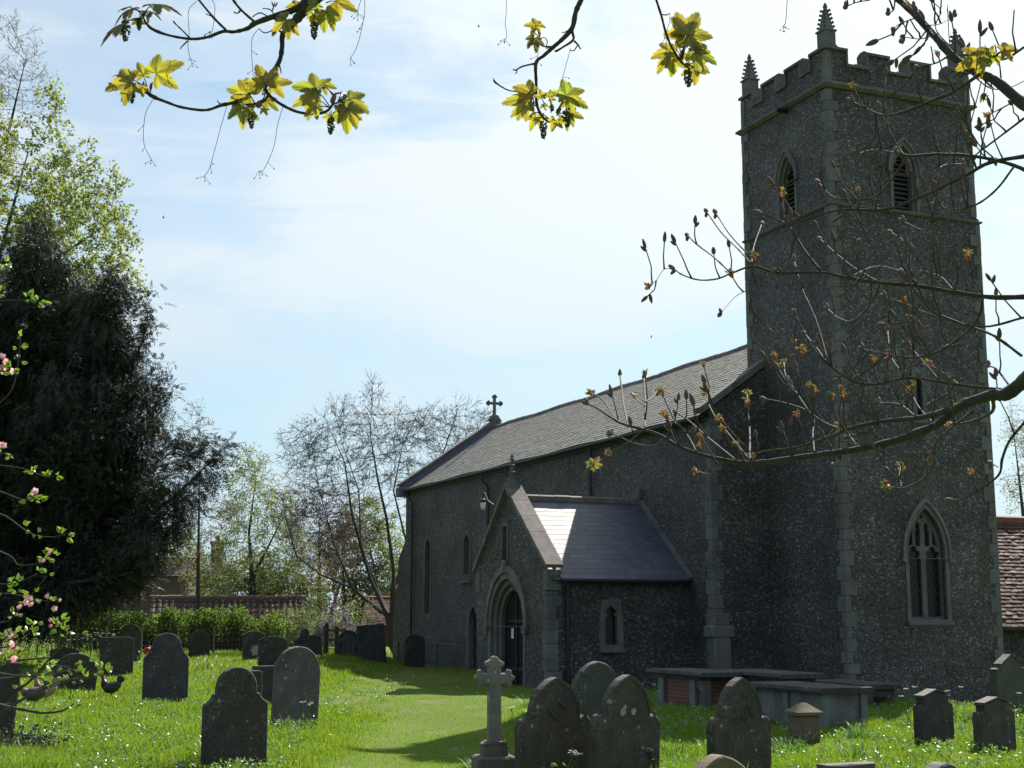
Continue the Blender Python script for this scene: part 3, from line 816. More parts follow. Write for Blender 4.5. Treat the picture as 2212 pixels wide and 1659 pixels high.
# porch roof: slates, ridge, far slope, valley flashing against the nave
EX, EZ = PX0 - .18, PZE - .06
upW = np.array([PXA - EX, 0, PZA - EZ]); sl = np.linalg.norm(upW)
V, Fq = tile_roof((EX, PYN - .30, EZ), -ey, PYN - .30 - NYN, upW, sl, 17, .31, .0075, .0004, 9)
pr = link('porch_roof', np_mesh('porch_roof', V, [Fq]), ch, M['slate'])
b = MB(); b.add([(PXA, PYN - .1, PZA - .03), (PXA, NYN, PZA - .03), (PX1 + .2, NYN, PZE + .02), (PX1 + .2, PYN - .1, PZE + .02)], [(0, 1, 2, 3)])
b.add([(PXA, PYN - .1, PZA - .05), (PXA, NYN, PZA - .05), (EX, NYN, EZ - .03), (EX, PYN - .1, EZ - .03)], [(0, 1, 2, 3)])
b.build('far_slope', M['slate'], pr)
b = MB(); y = NYN
while y < PYN - .35:
    b.prism([(-.15, -.11), (-.13, .03), (-.04, .075), (.04, .075), (.13, .03), (.15, -.11)], (PXA, y, PZA + .02 + random.uniform(-.006, .006)), ex, ez, ey, .44); y += .45
b.build('ridge_tiles', M['ridge'], pr)
b = MB(); n_ = nrm(np.cross(ey, upW)); n_ = n_ if n_[2] > 0 else -n_
for i in range(7):
    cc = np.array([EX, NYN + .05, EZ]) + upW * ((i + .5) / 7) + n_ * .045
    b.obox(cc, nrm(upW), ey, n_, sl / 14 - .003, .05, .035)
b.box(PXA - .12, PXA + .12, NYN + .002, NYN + .12, PZA + .1, PZA + .34)
b.build('flashing', M['lime'], ch)
# porch gable coping with kneelers and crocketed finial
b = MB()
for s in (-1, 1):
    xf = PX0 - .10 if s == -1 else PX1 + .10; zf = PZE + .20
    d = np.array([PXA - xf, 0, PZA + .24 - zf]); L = np.linalg.norm(d); d /= L; n_ = np.cross(ey, d); n_ = n_ if n_[2] > 0 else -n_
    for i in range(5):
        b.obox(np.array([xf, PYN - .14, zf]) + d * (L * (i + .5) / 5) + n_ * (.05 + random.uniform(-.004, .004)), d, ey, n_, L / 10 - .004, .24, .055)
b.build('porch_coping', M['coping'], ch)
b = MB(); b.bbox(PX0 - .045, PX0 + .22, PYN - .38, PYN + .03, PZE - .35, PZE + .17, .02); b.build('kneeler', M['lime'], ch); b = MB(); b.bbox(PX1 - .22, PX1 + .045, PYN - .38, PYN + .03, PZE - .35, PZE + .25, .02)
b.build('kneeler', M['lime'], ch)
b = MB(); fz = PZA + .30
b.box(PXA - .16, PXA + .16, PYN - .30, PYN + .04, fz - .12, fz + .12); b.box(PXA - .09, PXA + .09, PYN - .22, PYN - .04, fz + .12, fz + .22)
b.lathe((PXA, PYN - .13, fz + .2), [(.085, 0), (.075, .12), (.105, .15), (.105, .18), (.06, .2), (.055, .32), (.085, .34), (.085, .37), (.045, .39), (.04, .49), (.07, .51), (.07, .54), (.03, .56), (.05, .60), (.01, .68)], 8)
b.build('porch_finial', M['lime'], ch)
quoin((PX0, PYN, 0), ex, -ey, -.7, PZE - .37, hs=(.24, .42), a=(.34, .24), seed=21).build('quoin_stones', M['lime'], ch)
# doorway: stepped arch orders, hood, doors
b = MB()
for i, (w0, w1, dz) in enumerate(((2.56, 2.28, -.012), (2.30, 2.02, .10), (2.04, 1.72, .20))):
    za0, za1 = 3.0 - i * .15, 3.0 - (i + 1) * .15
    ring(b, np.array([0, PYN, 0]) - ey * dz, ex, ey, arch(w0, -.78 + .02 * i, 1.62, za0, 12, 7.08), arch(w1, -.76 + .02 * i, 1.62, za1, 12, 7.08), .12)
arc = b.build('doorway_arch', M['lime'], ch)
b = MB(); ring(b, np.array([0, PYN + .06, 0]), ex, ey, arch(2.86, 1.60, 1.66, 3.22, 12, 7.08), arch(2.585, 1.59, 1.63, 3.03, 12, 7.08), .058)
for s in (-1, 1): b.bbox(7.08 + s * 1.36 - .12, 7.08 + s * 1.36 + .12, PYN + .002, PYN + .12, 1.44, 1.62, .02)
b.bbox(6.95, 7.21, PYN + .004, PYN + .13, 3.10, 3.34, .04)
b.build('hood_mould', M['coping'], arc)
DY = PYN - .34
b = MB(); b.plate((0, DY, 0), ex, ey, arch(1.80, -.75, 1.62, 2.6, 12, 7.08), [], .05)
dr = b.build('door', M['door'], ch)
b = MB()
for i in range(-7, 8):
    x = 7.08 + i * .118; zt = 1.62 + max(0, .93 * (1 - (abs(i) / 7.6) ** 1.6))
    b.box(x - .012, x + .012, DY + .002, DY + .020, -.7, zt)
for z in (.45, 1.70): b.box(6.24, 7.92, DY + .021, DY + .034, z, z + .07)
b.box(7.06, 7.10, DY + .0205, DY + .045, -.7, 2.52)
b.lathe((7.02, DY + .04, .62), [(.03, 0), (.035, .02), (.02, .04)], 8, ax=(0, 1, 0))
b.build('batten', M['iron'], dr)
b = MB(); b.box(7.30, 7.47, DY + .036, DY + .040, 1.27, 1.54); b.build('notice', M['paper'], dr)
b = MB(); b.box(6.58, 6.71, DY + .036, DY + .040, 1.40, 1.54); b.build('notice', M['yellowpaper'], dr)['label'] = 'small yellow notice'
# niche over the door
w = MB(); ring(w, np.array([0, PYN + .014, 0]), ex, ey, [(6.94, 3.12), (7.46, 3.12), (7.46, 4.36), (6.94, 4.36)], [(7.05, 3.26), (7.35, 3.26), (7.35, 4.24), (7.05, 4.24)], .26)
nc = w.build('niche', M['limedark'], ch)
w = MB(); w.plate((0, PYN - .25, 0), ex, ey, [(7.0, 3.2), (7.4, 3.2), (7.4, 4.3), (7.0, 4.3)], [], .01); w.build('recess', M['limedark'], nc)
# porch side window
w = MB(); A, N = -ey, -ex; O = np.array([PX0, 0, 0]); c = -3.97
hole = [(c - .17, 1.16), (c + .17, 1.16), (c + .17, 1.84), (c + .10, 1.90), (c + .165, 1.97), (c + .12, 2.05), (c + .07, 2.06), (c, 2.14), (c - .07, 2.06), (c - .12, 2.05), (c - .165, 1.97), (c - .10, 1.90), (c - .17, 1.84)]
ring(w, O + N * .02, A, N, [(c - .34, 1.04), (c + .34, 1.04), (c + .34, 1.7), (c + .26, 2.28), (c - .26, 2.28), (c - .34, 1.7)], hole, .16)
pw = w.build('porch_window', M['limedark'], ch)
w = MB(); w.plate(O - N * .12, A, N, [(c - .2, 1.1), (c + .2, 1.1), (c + .2, 2.2), (c - .2, 2.2)], [], .01); w.build('pane', M['glass'], pw)
w = MB(); w.prism([(0, 0), (.08, -.03), (.08, -.09), (0, -.11)], O + A * (c - .36) + N * .021 + ez * 1.06, N, ez, A, .72); w.build('sill', M['limedark'], pw)
# porch gutter and pipe
b = MB(); b.prism([(0, 0), (.02, -.08), (.09, -.09), (.12, -.03), (.12, .02), (.10, .02), (.03, -.04)], (EX + .06, NYN + .05, EZ - .02), -ex, ez, ey, PYN - .36 - NYN)
b.build('gutter', M['iron'], ch)
b = MB(); b.tube([(PX0 - .09, PYN - .52, -.6), (PX0 - .09, PYN - .52, 2.45), (PX0 - .13, PYN - .52, 2.70)], .05, 8)
for z in (.4, 1.6): b.lathe((PX0 - .09, PYN - .52, z), [(.066, 0), (.066, .06)], 8)
b.build('downpipe', M['iron'], ch)
# lamp on a swan-neck bracket at the gable
b = MB(); b.tube([(7.45, PYN + .03, 4.86), (7.75, PYN + .10, 4.86), (8.0, PYN + .17, 4.98), (8.16, PYN + .20, 5.20), (8.26, PYN + .2, 5.23), (8.31, PYN + .2, 5.14), (8.31, PYN + .2, 5.06)], .018, 6)
b.lathe((8.31, PYN + .2, 5.07), [(.03, 0), (.075, -.02), (.085, -.09), (.07, -.10)], 10)
lp = b.build('wall_lamp', M['iron'], ch)
b = MB(); b.lathe((8.31, PYN + .2, 4.965), [(.065, 0), (.075, -.07), (.06, -.16), (.03, -.20)], 10)
M['lampglass'] = mat_plain('lamp_glass', (0.55, 0.57, 0.6), 0.1, 0, 0.05)
b.build('lamp_glass', M['lampglass'], lp, True)

# ------------------------------------------------------------------ handrail beside the nave wall
M_ch = Matrix.Translation((NWx, NWy, Z0 - 2.0)) @ Matrix.Rotation(math.atan2(0.92321, -0.38430), 4, 'Z')
def cw(u, y, z): return np.array(M_ch @ Vector((u, y, z)))
hr = empty('handrail', cw(23, NYN + .75, -.1))
tag(hr, 'thin dark metal handrail running along the foot of the nave wall', 'handrail')
o0 = np.array(hr.location)
b = MB(); b.tube([cw(26.6, NYN + .75, .80) - o0, cw(19.9, NYN + .75, .80) - o0], .022, 6); b.build('rail', M['iron'], hr)
for u in (26.4, 23.9, 21.8): 
    b = MB(); b.tube([cw(u, NYN + .75, -.5) - o0, cw(u, NYN + .75, .80) - o0], .02, 6); b.build('post', M['iron'], hr)

# ------------------------------------------------------------------ red-roofed outbuilding beyond the tower
ob = empty('outbuilding', cw(1.0, -4.8, 0), math.atan2(0.92321, -0.38430))
tag(ob, 'low flint outbuilding with weathered red tiled roof beyond the tower', 'outbuilding')
b = MB(); y0, y1, xa, xr, xb, ze, zr = -.02, -9.0, 0.25, 3.1, 5.9, 1.72, 4.62
b.plate((xa, 0, 0), -ey, -ex, [(-y0, ZB), (-y1, ZB), (-y1, ze), (-y0, ze)], [], .3, outer=False)
b.plate((0, y0, 0), ex, ey, [(xa, ZB), (xb, ZB), (xb, ze), (xr, zr - .1), (xa, ze)], [], .3, outer=False)
b.plate((0, y1, 0), ex, -ey, [(xa, ZB), (xb, ZB), (xb, ze), (xr, zr - .1), (xa, ze)], [], .3, outer=False)
b.build('wall', M['flint_rough'], ob)
u3 = np.array([xr - 0.0, 0, zr - ze + .12]); sl = np.linalg.norm(u3)
V, Fq = tile_roof((0.0, y0 + .12, ze - .12), -ey, y0 - y1 + .2, u3, sl, 30, .19, .028, .006, 13)
rf = link('roof', np_mesh('roof', V, [Fq]), ob, M['redtile'])
b = MB(); b.add([(xr, y0 + .1, zr), (xr, y1 - .1, zr), (xb + .2, y1 - .1, ze - .1), (xb + .2, y0 + .1, ze - .1)], [(0, 1, 2, 3)]); b.build('far_slope', M['redtile'], rf)
b = MB(); y = y1
while y < y0: b.prism([(-.16, -.12), (-.12, .04), (0, .09), (.12, .04), (.16, -.12)], (xr, y, zr + random.uniform(-.008, .008)), ex, ez, ey, .44); y += .45
b.build('ridge_tiles', M['redridge'], rf)
b = MB(); b.prism([(0, 0), (.02, -.09), (.10, -.09), (.12, 0)], (.03, y1, ze - .12), -ex, ez, ey, y0 - y1); b.build('gutter', M['iron'], ob)
# ------------------------------------------------------------------ gravestones
YAW0 = math.radians(22.6)          # faces parallel to the tower's west front
def arc_pts(cx_, cz_, r, a0, a1, n, rz=None):
    rz = r if rz is None else rz
    return [(cx_ + r * math.cos(math.radians(a0 + (a1 - a0) * i / n)), cz_ + rz * math.sin(math.radians(a0 + (a1 - a0) * i / n))) for i in range(n + 1)]
def half(shape, w, h):
    """right-hand outline from base to top centre"""
    a = w / 2
    if shape == 'round': return [(a, 0)] + arc_pts(0, h - a, a, 0, 90, 14)
    if shape == 'lowround': return [(a, 0)] + arc_pts(0, h - a * .62, a, 0, 90, 14, a * .62)
    if shape == 'segment':   # segmental head between small square shoulders
        return [(a, 0), (a, h * .80), (a * .97, h * .815), (a * .80, h * .815)] + arc_pts(0, h * .70, a * .86, 22, 90, 12, h * .30)
    if shape == 'shoulder':  # round head on concave shoulders
        r = a * .66; return [(a, 0), (a, h - r * 1.72), (a * .95, h - r * 1.58), (a * .80, h - r * 1.36), (a * .73, h - r * 1.14), (a * .70, h - r * 1.02)] + arc_pts(0, h - r, r, 4, 90, 14)
    if shape == 'bigshoulder':
        r = a * .62; return [(a, 0), (a, h - r * 1.75), (a * .97, h - r * 1.62), (a * .84, h - r * 1.50), (a * .76, h - r * 1.38), (a * .72, h - r * 1.22), (a * .62, h - r * 1.18)] + arc_pts(0, h - r * 1.02, r, 0, 90, 14, r * 1.02)
    if shape == 'flat': return [(a, 0), (a, h), (0, h)]
    if shape == 'flatnotch': return [(a, 0), (a, h * .965), (a * .80, h * .968), (a * .75, h), (0, h)]
    if shape == 'bow': return [(a, 0), (a, h * .86), (a * .93, h * .90), (a * .80, h * .92), (a * .72, h * .955), (a * .4, h * .99), (0, h)]
    if shape == 'gothic':
        return [(a, 0)] + [(x, z) for x, z in arch(w, 0, h - a * 1.15, h, 12)[2:15]]
    if shape == 'gothicshoulder':
        zs = h * .60; r = a * .30; b = a - r * 1.05
        pts = [(a * .985, 0), (a * .985, h * .46), (a, h * .49)] + arc_pts(a - r, h * .50, r, 0, 68, 7, r * 1.15)
        pts += [(b * 1.02, zs + .012)] + [(x, z) for x, z in arch(b * 1.96, 0, zs + .02, h, 12)[2:15]]
        return pts
    if shape == 'pediment':
        return [(a, 0), (a, h * .72), (a * .97, h * .755), (a * .85, h * .765), (a * .80, h * .73), (a * .77, h * .74), (a * .77, h * .865), (a * .86, h * .875), (a * .86, h * .90), (a * .66, h * .90), (0, h)]
    if shape == 'scrollped':
        return [(a, 0), (a, h * .66), (a * .95, h * .74), (a * .99, h * .775), (a * .84, h * .79), (a * .70, h * .80), (a * .62, h * .845), (0, h)]
    if shape == 'knob':
        r = a * .40; return [(a, 0), (a, h * .42)] + arc_pts(a * .62, h * .46, a * .38, 0, 80, 7, h * .16) + [(a * .50, h * .66), (a * .42, h * .74)] + arc_pts(0, h - r * 1.15, r, -8, 82, 9, r * 1.0) + [(a * .08, h - .01), (0, h)]
    if shape == 'slant': return [(a, 0), (a, h * .88), (0, h * .96)]
    raise KeyError(shape)
def outline(shape, w, h, rough=0.0, rs=None):
    R = half(shape, w, h)
    if abs(R[-1][0]) > 1e-6: R.append((0, h))
    L = [(-x, z) for x, z in reversed(R[:-1])]
    if shape == 'slant': L = [(-w / 2, h), (-w / 2, 0)]
    if shape == 'flatnotch': L = [(-w / 2 * .9, h * .995), (-w / 2, h * .985), (-w / 2, 0)]
    P = R + L
    if rough:
        P = [(x + rs.uniform(-rough, rough), z + (rs.uniform(-rough, rough) if z > .05 else 0)) for x, z in P]
    return P
def slab(P, th, ch_=0.012, sink=0.35):
    """stone with softened arrises; outline P in x,z; thickness along y"""
    P = np.array(P); n = len(P)
    d = np.roll(P, -1, 0) - np.roll(P, 1, 0); d /= np.linalg.norm(d, axis=1)[:, None] + 1e-9
    nv = np.stack([d[:, 1], -d[:, 0]], 1)      # outward for counter-clockwise outlines
    I = P - nv * ch_
    low = P[:, 1] < 1e-6
    def ring(Q, y):
        z = Q[:, 1].copy(); z[low] = -sink
        return [(q[0], y, zz) for q, zz in zip(Q, z)]
    t = th / 2
    V = ring(I, -t) + ring(P, -t + ch_) + ring(P, t - ch_) + ring(I, t)
    fs = []
    for r in range(3):
        for i in range(n): fs.append((r * n + i, r * n + (i + 1) % n, (r + 1) * n + (i + 1) % n, (r + 1) * n + i))
    tr = tessellate_polygon([[Vector((q[0], q[1] if not l else -sink, 0)) for q, l in zip(I, low)]])
    fs += [tuple(t_) for t_ in tr] + [tuple(3 * n + i for i in reversed(t_)) for t_ in tr]
    m = MB(); m.add(V, fs); return m

GS = {}
def gmat(k):
    if k in GS: return GS[k]
    spec = {
        'dark': ((0.052, 0.044, 0.033), (0.027, 0.023, 0.018), None, 0.5),
        'grey': ((0.115, 0.105, 0.088), (0.060, 0.054, 0.045), None, 0.7),
        'lichen': ((0.070, 0.060, 0.040), (0.034, 0.029, 0.020), (0.075, 0.066, 0.032), 0.7),
        'blue': ((0.055, 0.054, 0.054), (0.030, 0.029, 0.029), None, 0.4),
        'green': ((0.060, 0.064, 0.048), (0.038, 0.042, 0.030), (0.045, 0.052, 0.025), 0.3),
        'orange': ((0.16, 0.115, 0.058), (0.10, 0.075, 0.048), (0.20, 0.12, 0.04), 0.9),
        'pale': ((0.19, 0.195, 0.185), (0.135, 0.14, 0.132), (0.15, 0.15, 0.09), 0.3)}[k]
    GS[k] = mat_stone('gravestone_' + k, spec[0], spec[1], dark=tuple(q * .5 for q in spec[1]), stain=0.7, scale=3.4, moss=spec[2], bump=0.5, perisland=0, spots=spec[3], spotcol=(0.30, 0.30, 0.27))
    return GS[k]
def head(shape, xl, xr, yt, yb, label, mat='dark', lean=0.0, tip=0.0, yaw=None, th=0.10, rough=0.003, wscale=1.0):
    """gravestone whose foot is at pixel yb and whose head is at yt"""
    xm = (xl + xr) / 2
    p, t = ground(xm, yb)
    w = (xr - xl) * t / F * wscale
    r = ray(xm, yt); k = p[1] / r[1]; h = (Z0 + r[2] * k) - p[2]
    rs = random.Random(int(xl * 7 + yt))
    rz = YAW0 + (rs.uniform(-.10, .10) if yaw is None else math.radians(yaw))
    w = w / max(.8, math.cos(rz + math.atan2(p[0], p[1]) ))
    P = outline(shape, w, h, rough, rs)
    m = slab(P, th)
    o = m.build('gravestone', gmat(mat))
    tag(o, label, 'gravestone', 'gravestones in the churchyard')
    o.location = (p[0], p[1], p[2]); o.rotation_euler = (math.radians(tip), math.radians(lean), rz)
    return o, w, h, th
S = {}
S['edge_back'] = head('segment', -12, 31, 1404, 1560, 'grey square-shouldered gravestone tucked behind a dark leaning one by the hens', 'grey', lean=3, th=.13)
S['edge'] = head('flat', -46, 21, 1430, 1622, 'dark leaning flat-topped gravestone beside the brown hen, apple twigs across it', 'dark', lean=4, th=.14)
S['C'] = head('bow', 108, 168, 1400, 1440, 'low dark kerb-like gravestone in the grass under the yew', 'dark')
S['D'] = head('segment', 113, 203, 1411, 1499, 'squat gravestone with wide curved top and square shoulders, leaning near the hens', 'dark', lean=4.5, th=.16)
S['F'] = head('round', 256, 302, 1347, 1430, 'tall round-topped gravestone half hidden behind a flat-topped one', 'green')
S['E'] = head('flatnotch', 215, 285, 1376, 1460, 'square flat-topped gravestone in front of a taller round-topped one', 'dark', th=.11)
S['G'] = head('shoulder', 308, 403, 1367, 1521, 'large dark gravestone with round head and sloping shoulders beside the red can', 'blue', th=.12)
S['H'] = head('round', 408, 452, 1361, 1417, 'small greenish round-topped gravestone standing before the green hedge', 'green')
S['I'] = head('bigshoulder', 439, 571, 1440, 1660, 'nearest large dark gravestone with round head, white narcissi at its foot', 'dark', yaw=19, th=.11)
S['J'] = head('flatnotch', 518, 561, 1448, 1546, 'low notched gravestone peeping out behind the nearest dark one', 'dark', yaw=20, th=.11)
S['J2'] = head('flat', 545, 593, 1438, 1532, 'plain flat-topped gravestone behind the tall grey arched one', 'dark', yaw=4, th=.15)
S['K'] = head('round', 588, 683, 1396, 1570, 'tall pale grey gravestone with a full arched top beside the mown path', 'grey', lean=2.2, yaw=20, th=.10)
S['L'] = head('bow', 524, 570, 1363, 1424, 'bluish gravestone with a pale flaking patch near the wire fence', 'blue')
S['M'] = head('bow', 557, 619, 1374, 1447, 'dark wide gravestone with gently curved top behind the tall grey arched one', 'dark')
S['N'] = head('knob', 635, 680, 1357, 1412, 'ornate gravestone with a knob-shaped head on rounded shoulders', 'blue', th=.16)
S['O'] = head('slant', 668, 696, 1369, 1416, 'small leaning gravestone with slanted top next to the wooden rails', 'blue', lean=-5)
S['P'] = head('round', 730, 773, 1361, 1416, 'dark round-topped gravestone between the wooden rails and the church', 'blue', th=.14)
S['Q'] = head('flat', 776, 834, 1349, 1427, 'big rectangular gravestone leaning over at the east end of the church', 'blue', lean=-5, th=.14)
S['R'] = head('lowround', 874, 917, 1371, 1440, 'black gravestone leaning on the nave wall under the eastern downpipe', 'dark', th=.12)
S['S'] = head('gothicshoulder', 1117, 1276, 1463, 1695, 'large pointed gothic gravestone just right of the stone cross', 'lichen', yaw=14, th=.12)
S['T'] = head('gothic', 1230, 1348, 1428, 1612, 'pointed gravestone standing in shade behind the two gothic ones', 'green', yaw=16, th=.12)
S['U'] = head('gothicshoulder', 1272, 1424, 1457, 1690, 'leaning gothic gravestone with two white lichen blotches', 'lichen', lean=2.5, yaw=15, th=.12)
S['V'] = head('gothicshoulder', 1526, 1670, 1463, 1692, 'gothic gravestone carved with ivy leaves in front of the chest tombs', 'lichen', lean=1.2, yaw=14, th=.12)
S['W'] = head('gothic', 1478, 1634, 1630, 1850, 'pointed gravestone top with yellow lichen, before the ivy-carved stone', 'orange', yaw=12, th=.14)
S['X'] = head('flat', 1780, 1889, 1649, 1840, 'flat straight-topped gravestone nearly hidden in the foreground grass', 'grey', yaw=4, th=.12)
S['Y'] = head('gothic', 1984, 2098, 1645, 1840, 'grey pointed gravestone tip peeping up in front of two gable-topped stones', 'grey', yaw=12, th=.14)
S['Z1'] = head('pediment', 1975, 2065, 1491, 1613, 'dark gable-topped gravestone on the grass, left of a matching one', 'dark', lean=-.8, yaw=14, th=.14)
S['Z2'] = head('pediment', 2106, 2195, 1508, 1622, 'dark gable-topped gravestone with pale top edge, nearest the tall gabled stone', 'lichen', yaw=10, th=.15)
S['Z3'] = head('scrollped', 2136, 2230, 1415, 1545, 'tall gabled gravestone standing against the tower and outbuilding wall', 'green', yaw=16, th=.14)
S['tiny'] = head('gothic', 1093, 1119, 1643, 1700, 'tiny pointed footstone beside the stepped base of the cross', 'grey', yaw=10, th=.08)

def face(o, w, h, th):
    return o, th / 2
# lichen blotches, carved panels
def patch(o, y, pts, mat, name):
    m = MB(); m.plate((0, y, 0), (1, 0, 0), (0, -1, 0), pts, [], .006); return m.build(name, mat, o)
def blob(cx_, cz_, r, seed, n=14):
    rs = random.Random(seed); return [(cx_ + r * rs.uniform(.7, 1.15) * math.cos(2 * PI * i / n), cz_ + r * 1.05 * rs.uniform(.7, 1.15) * math.sin(2 * PI * i / n)) for i in range(n)]
M['lichenwhite'] = mat_stone('white_lichen', (0.34, 0.35, 0.33), (0.22, 0.23, 0.21), stain=.3, scale=20, perisland=0)
o, w, h, th = S['U']
for k, (x, z, r) in enumerate(((-.07, .655, .032), (.045, .655, .030), (-.05, .70, .018))): patch(o, -th / 2 - .004, blob(x * w / .72, z * h, r * 1.2, k), M['lichenwhite'], 'lichen_blotch')
o, w, h, th = S['L']; patch(o, -th / 2 - .004, blob(.08 * w, .30 * h, .2, 5), M['lichenwhite'], 'flaked_patch')
o, w, h, th = S['P']; patch(o, -th / 2 - .003, outline('round', w * .72, h * .82), gmat('grey'), 'inset_panel')
# lozenge sunk in the head of the gothic stone, raised moulding round it
o, w, h, th = S['S']
m = MB(); D_ = [(0, .78 * h), (.10 * w, .70 * h), (0, .62 * h), (-.10 * w, .70 * h)]
big = [(0, .81 * h), (.135 * w, .70 * h), (0, .59 * h), (-.135 * w, .70 * h)]
m.plate((0, -th / 2 - .010, 0), (1, 0, 0), (0, -1, 0), big, [D_], .012); m.build('carved_lozenge', gmat('lichen'), o)
# ivy relief
o, w, h, th = S['V']; m = MB(); rs = random.Random(4)
for k in range(24):
    a = rs.uniform(0, 2 * PI); f = rs.random(); x, z = rs.uniform(-.20, .20) * w * (1 - .6 * f), h * (.56 + .30 * f); L = rs.uniform(.018, .034)
    pts = []
    for q in range(10):
        rr = L * (1 if q % 2 == 0 else .55); pts.append((x + rr * math.cos(a + 2 * PI * q / 10), z + rr * math.sin(a + 2 * PI * q / 10)))
    m.plate((0, -th / 2 - .005 - .004 * k / 24, 0), (1, 0, 0), (0, -1, 0), pts, [], .02)
m.build('carved_ivy', gmat('lichen'), o)
# raised rims on the gothic heads
for k in ('S', 'U', 'V'):
    o, w, h, th = S[k]; P = outline('gothicshoulder', w, h); top = [q for q in P if q[1] > h * .62]
    Q = [(x * .90, h * .62 + (z - h * .62) * .90) for x, z in top]
    m = MB(); m.plate((0, -th / 2 - .006, 0), (1, 0, 0), (0, -1, 0), top + Q[::-1], [], .008); m.build('rim_moulding', gmat('lichen'), o)
# caps: weathered gables of the two pediment stones
for k in ('Z1', 'Z2', 'Z3'):
    o, w, h, th = S[k]; a = w / 2; m = MB()
    lo = .90 if k != 'Z3' else .845; ex_ = .80 if k != 'Z3' else .66
    for s in (-1, 1):
        d = np.array([-s * a * ex_, 0, h * (1 - lo)]); L = np.linalg.norm(d); d /= L; n_ = np.cross((0, 1, 0), d); n_ = n_ if n_[2] > 0 else -n_
        m.obox(np.array([s * a * ex_, 0, h * lo]) + d * L / 2 + n_ * .012, d, (0, 1, 0), n_, L / 2, th / 2 + .008, .009)
    m.build('gable_cap', gmat('grey'), o)

# ------------------------------------------------------------------ stone cross on a stepped base
p, t = ground(1067, 1705)
cr = empty('cross_monument', p, math.radians(12))
tag(cr, 'lichened stone memorial cross with lobed arms on a stepped base beside the path', 'cross')
mm = t / F
zt = lambda y: (Z0 + ray(1067, y)[2] * p[1] / ray(1067, y)[1]) - p[2]
b = MB(); b.bbox(-.20, .20, -.19, .19, -.3, zt(1632), .02); b.build('lower_step', gmat('grey'), cr)
b = MB(); z1, z2 = zt(1632), zt(1602); b.bbox(-.125, .125, -.115, .115, z1, z2 - .02, .015)
b.prism([(-.125, 0), (.125, 0), (.075, .028), (-.075, .028)], (0, -.115, z2 - .02), (1, 0, 0), (0, 0, 1), (0, 1, 0), .23); b.build('upper_step', gmat('grey'), cr)
zc, zT = zt(1464), zt(1417); hw = 13.5 * mm; hz = 12.5 * mm; ar = 43 * mm
pts = []
R_ = [(hw * 1.05, z2 - .01), (hw, zc - hz), (ar * .60, zc - hz), (ar * .62, zc - hz * 1.30)]
R_ += arc_pts(ar * .74, zc - hz * 1.05, ar * .13, -120, 40, 5) + arc_pts(ar * .90, zc, ar * .12, -60, 60, 5) + arc_pts(ar * .74, zc + hz * .98, ar * .13, -40, 130, 5)
R_ += [(ar * .60, zc + hz * .80), (hw, zc + hz * .72), (hw, zT - hw * 1.75)] + arc_pts(hw * 1.12, zT - hw * 1.25, hw * .42, -80, 60, 5) + arc_pts(0, zT - hw * .62, hw * .62, 10, 90, 5)
P = R_ + [(-x, z) for x, z in reversed(R_[:-1])]
m = slab(P, .115, .010, sink=-(z2 - .01)); m.build('cross', mat_stone('lichened_stone', (0.23, 0.22, 0.19), (0.13, 0.12, 0.10), dark=(0.07, 0.06, 0.05), stain=.5, scale=6, moss=(0.18, 0.14, 0.08), bump=.6, perisland=0, spots=.9, spotcol=(.36, .37, .35)), cr)

# ------------------------------------------------------------------ chest tombs (aligned east-west like the church)
TH_E = math.atan2(0.92321, -0.38430)
E2, S2 = np.array([-.38430, .92321]), np.array([.92321, .38430])
def chest(px_, py_, L, Wd, ytop, label, kind):
    """north-west foot corner at pixel; local X east, local Y north"""
    p, t = ground(px_, py_)
    o = empty('chest_tomb', p, TH_E); tag(o, label, 'chest tomb', 'chest tombs beside the tower')
    r = ray(px_, ytop); h = Z0 + r[2] * p[1] / r[1] - p[2]
    return o, h, t
# pale panelled one
o, h, t = chest(1778, 1574, 1.95, .82, 1486, 'pale limestone chest tomb with plain panels and dark lid, in front of the tower', 1)
L, Wd = 1.95, .82
b = MB(); b.box(.03, L - .03, -Wd + .03, -.03, -.3, h - .09); b.build('body', gmat('pale'), o)
for x, y in ((0.06, -.06), (L - .06, -.06), (.06, -Wd + .06), (L - .06, -Wd + .06), (L / 2, -.045)):
    b = MB(); b.bbox(x - .07, x + .07, y - .062, y + .062, -.3, h - .092, .008); b.build('pilaster', gmat('pale'), o)
b = MB(); b.prism([(-.09, 0), (-.10, .035), (-.07, .085), (Wd + .07, .085), (Wd + .10, .035), (Wd + .09, 0)], (-.09, 0, h - .088), (0, -1, 0), (0, 0, 1), (1, 0, 0), L + .18); b.build('lid', gmat('dark'), o)
# low one behind
o, h, t = chest(1868, 1532, 1.9, .80, 1478, 'low plain chest tomb with a thick dark lid close under the tower wall', 2)
b = MB(); b.box(.05, 1.85, -.75, -.05, -.3, h - .10); b.build('body', gmat('grey'), o)
b = MB(); b.bbox(-.06, 1.96, -.86, .06, h - .098, h, .02); b.build('lid', gmat('dark'), o)
b = MB(); b.box(.045, .06, -.55, -.25, .12, .22); b.build('vent', M['dark'], o)
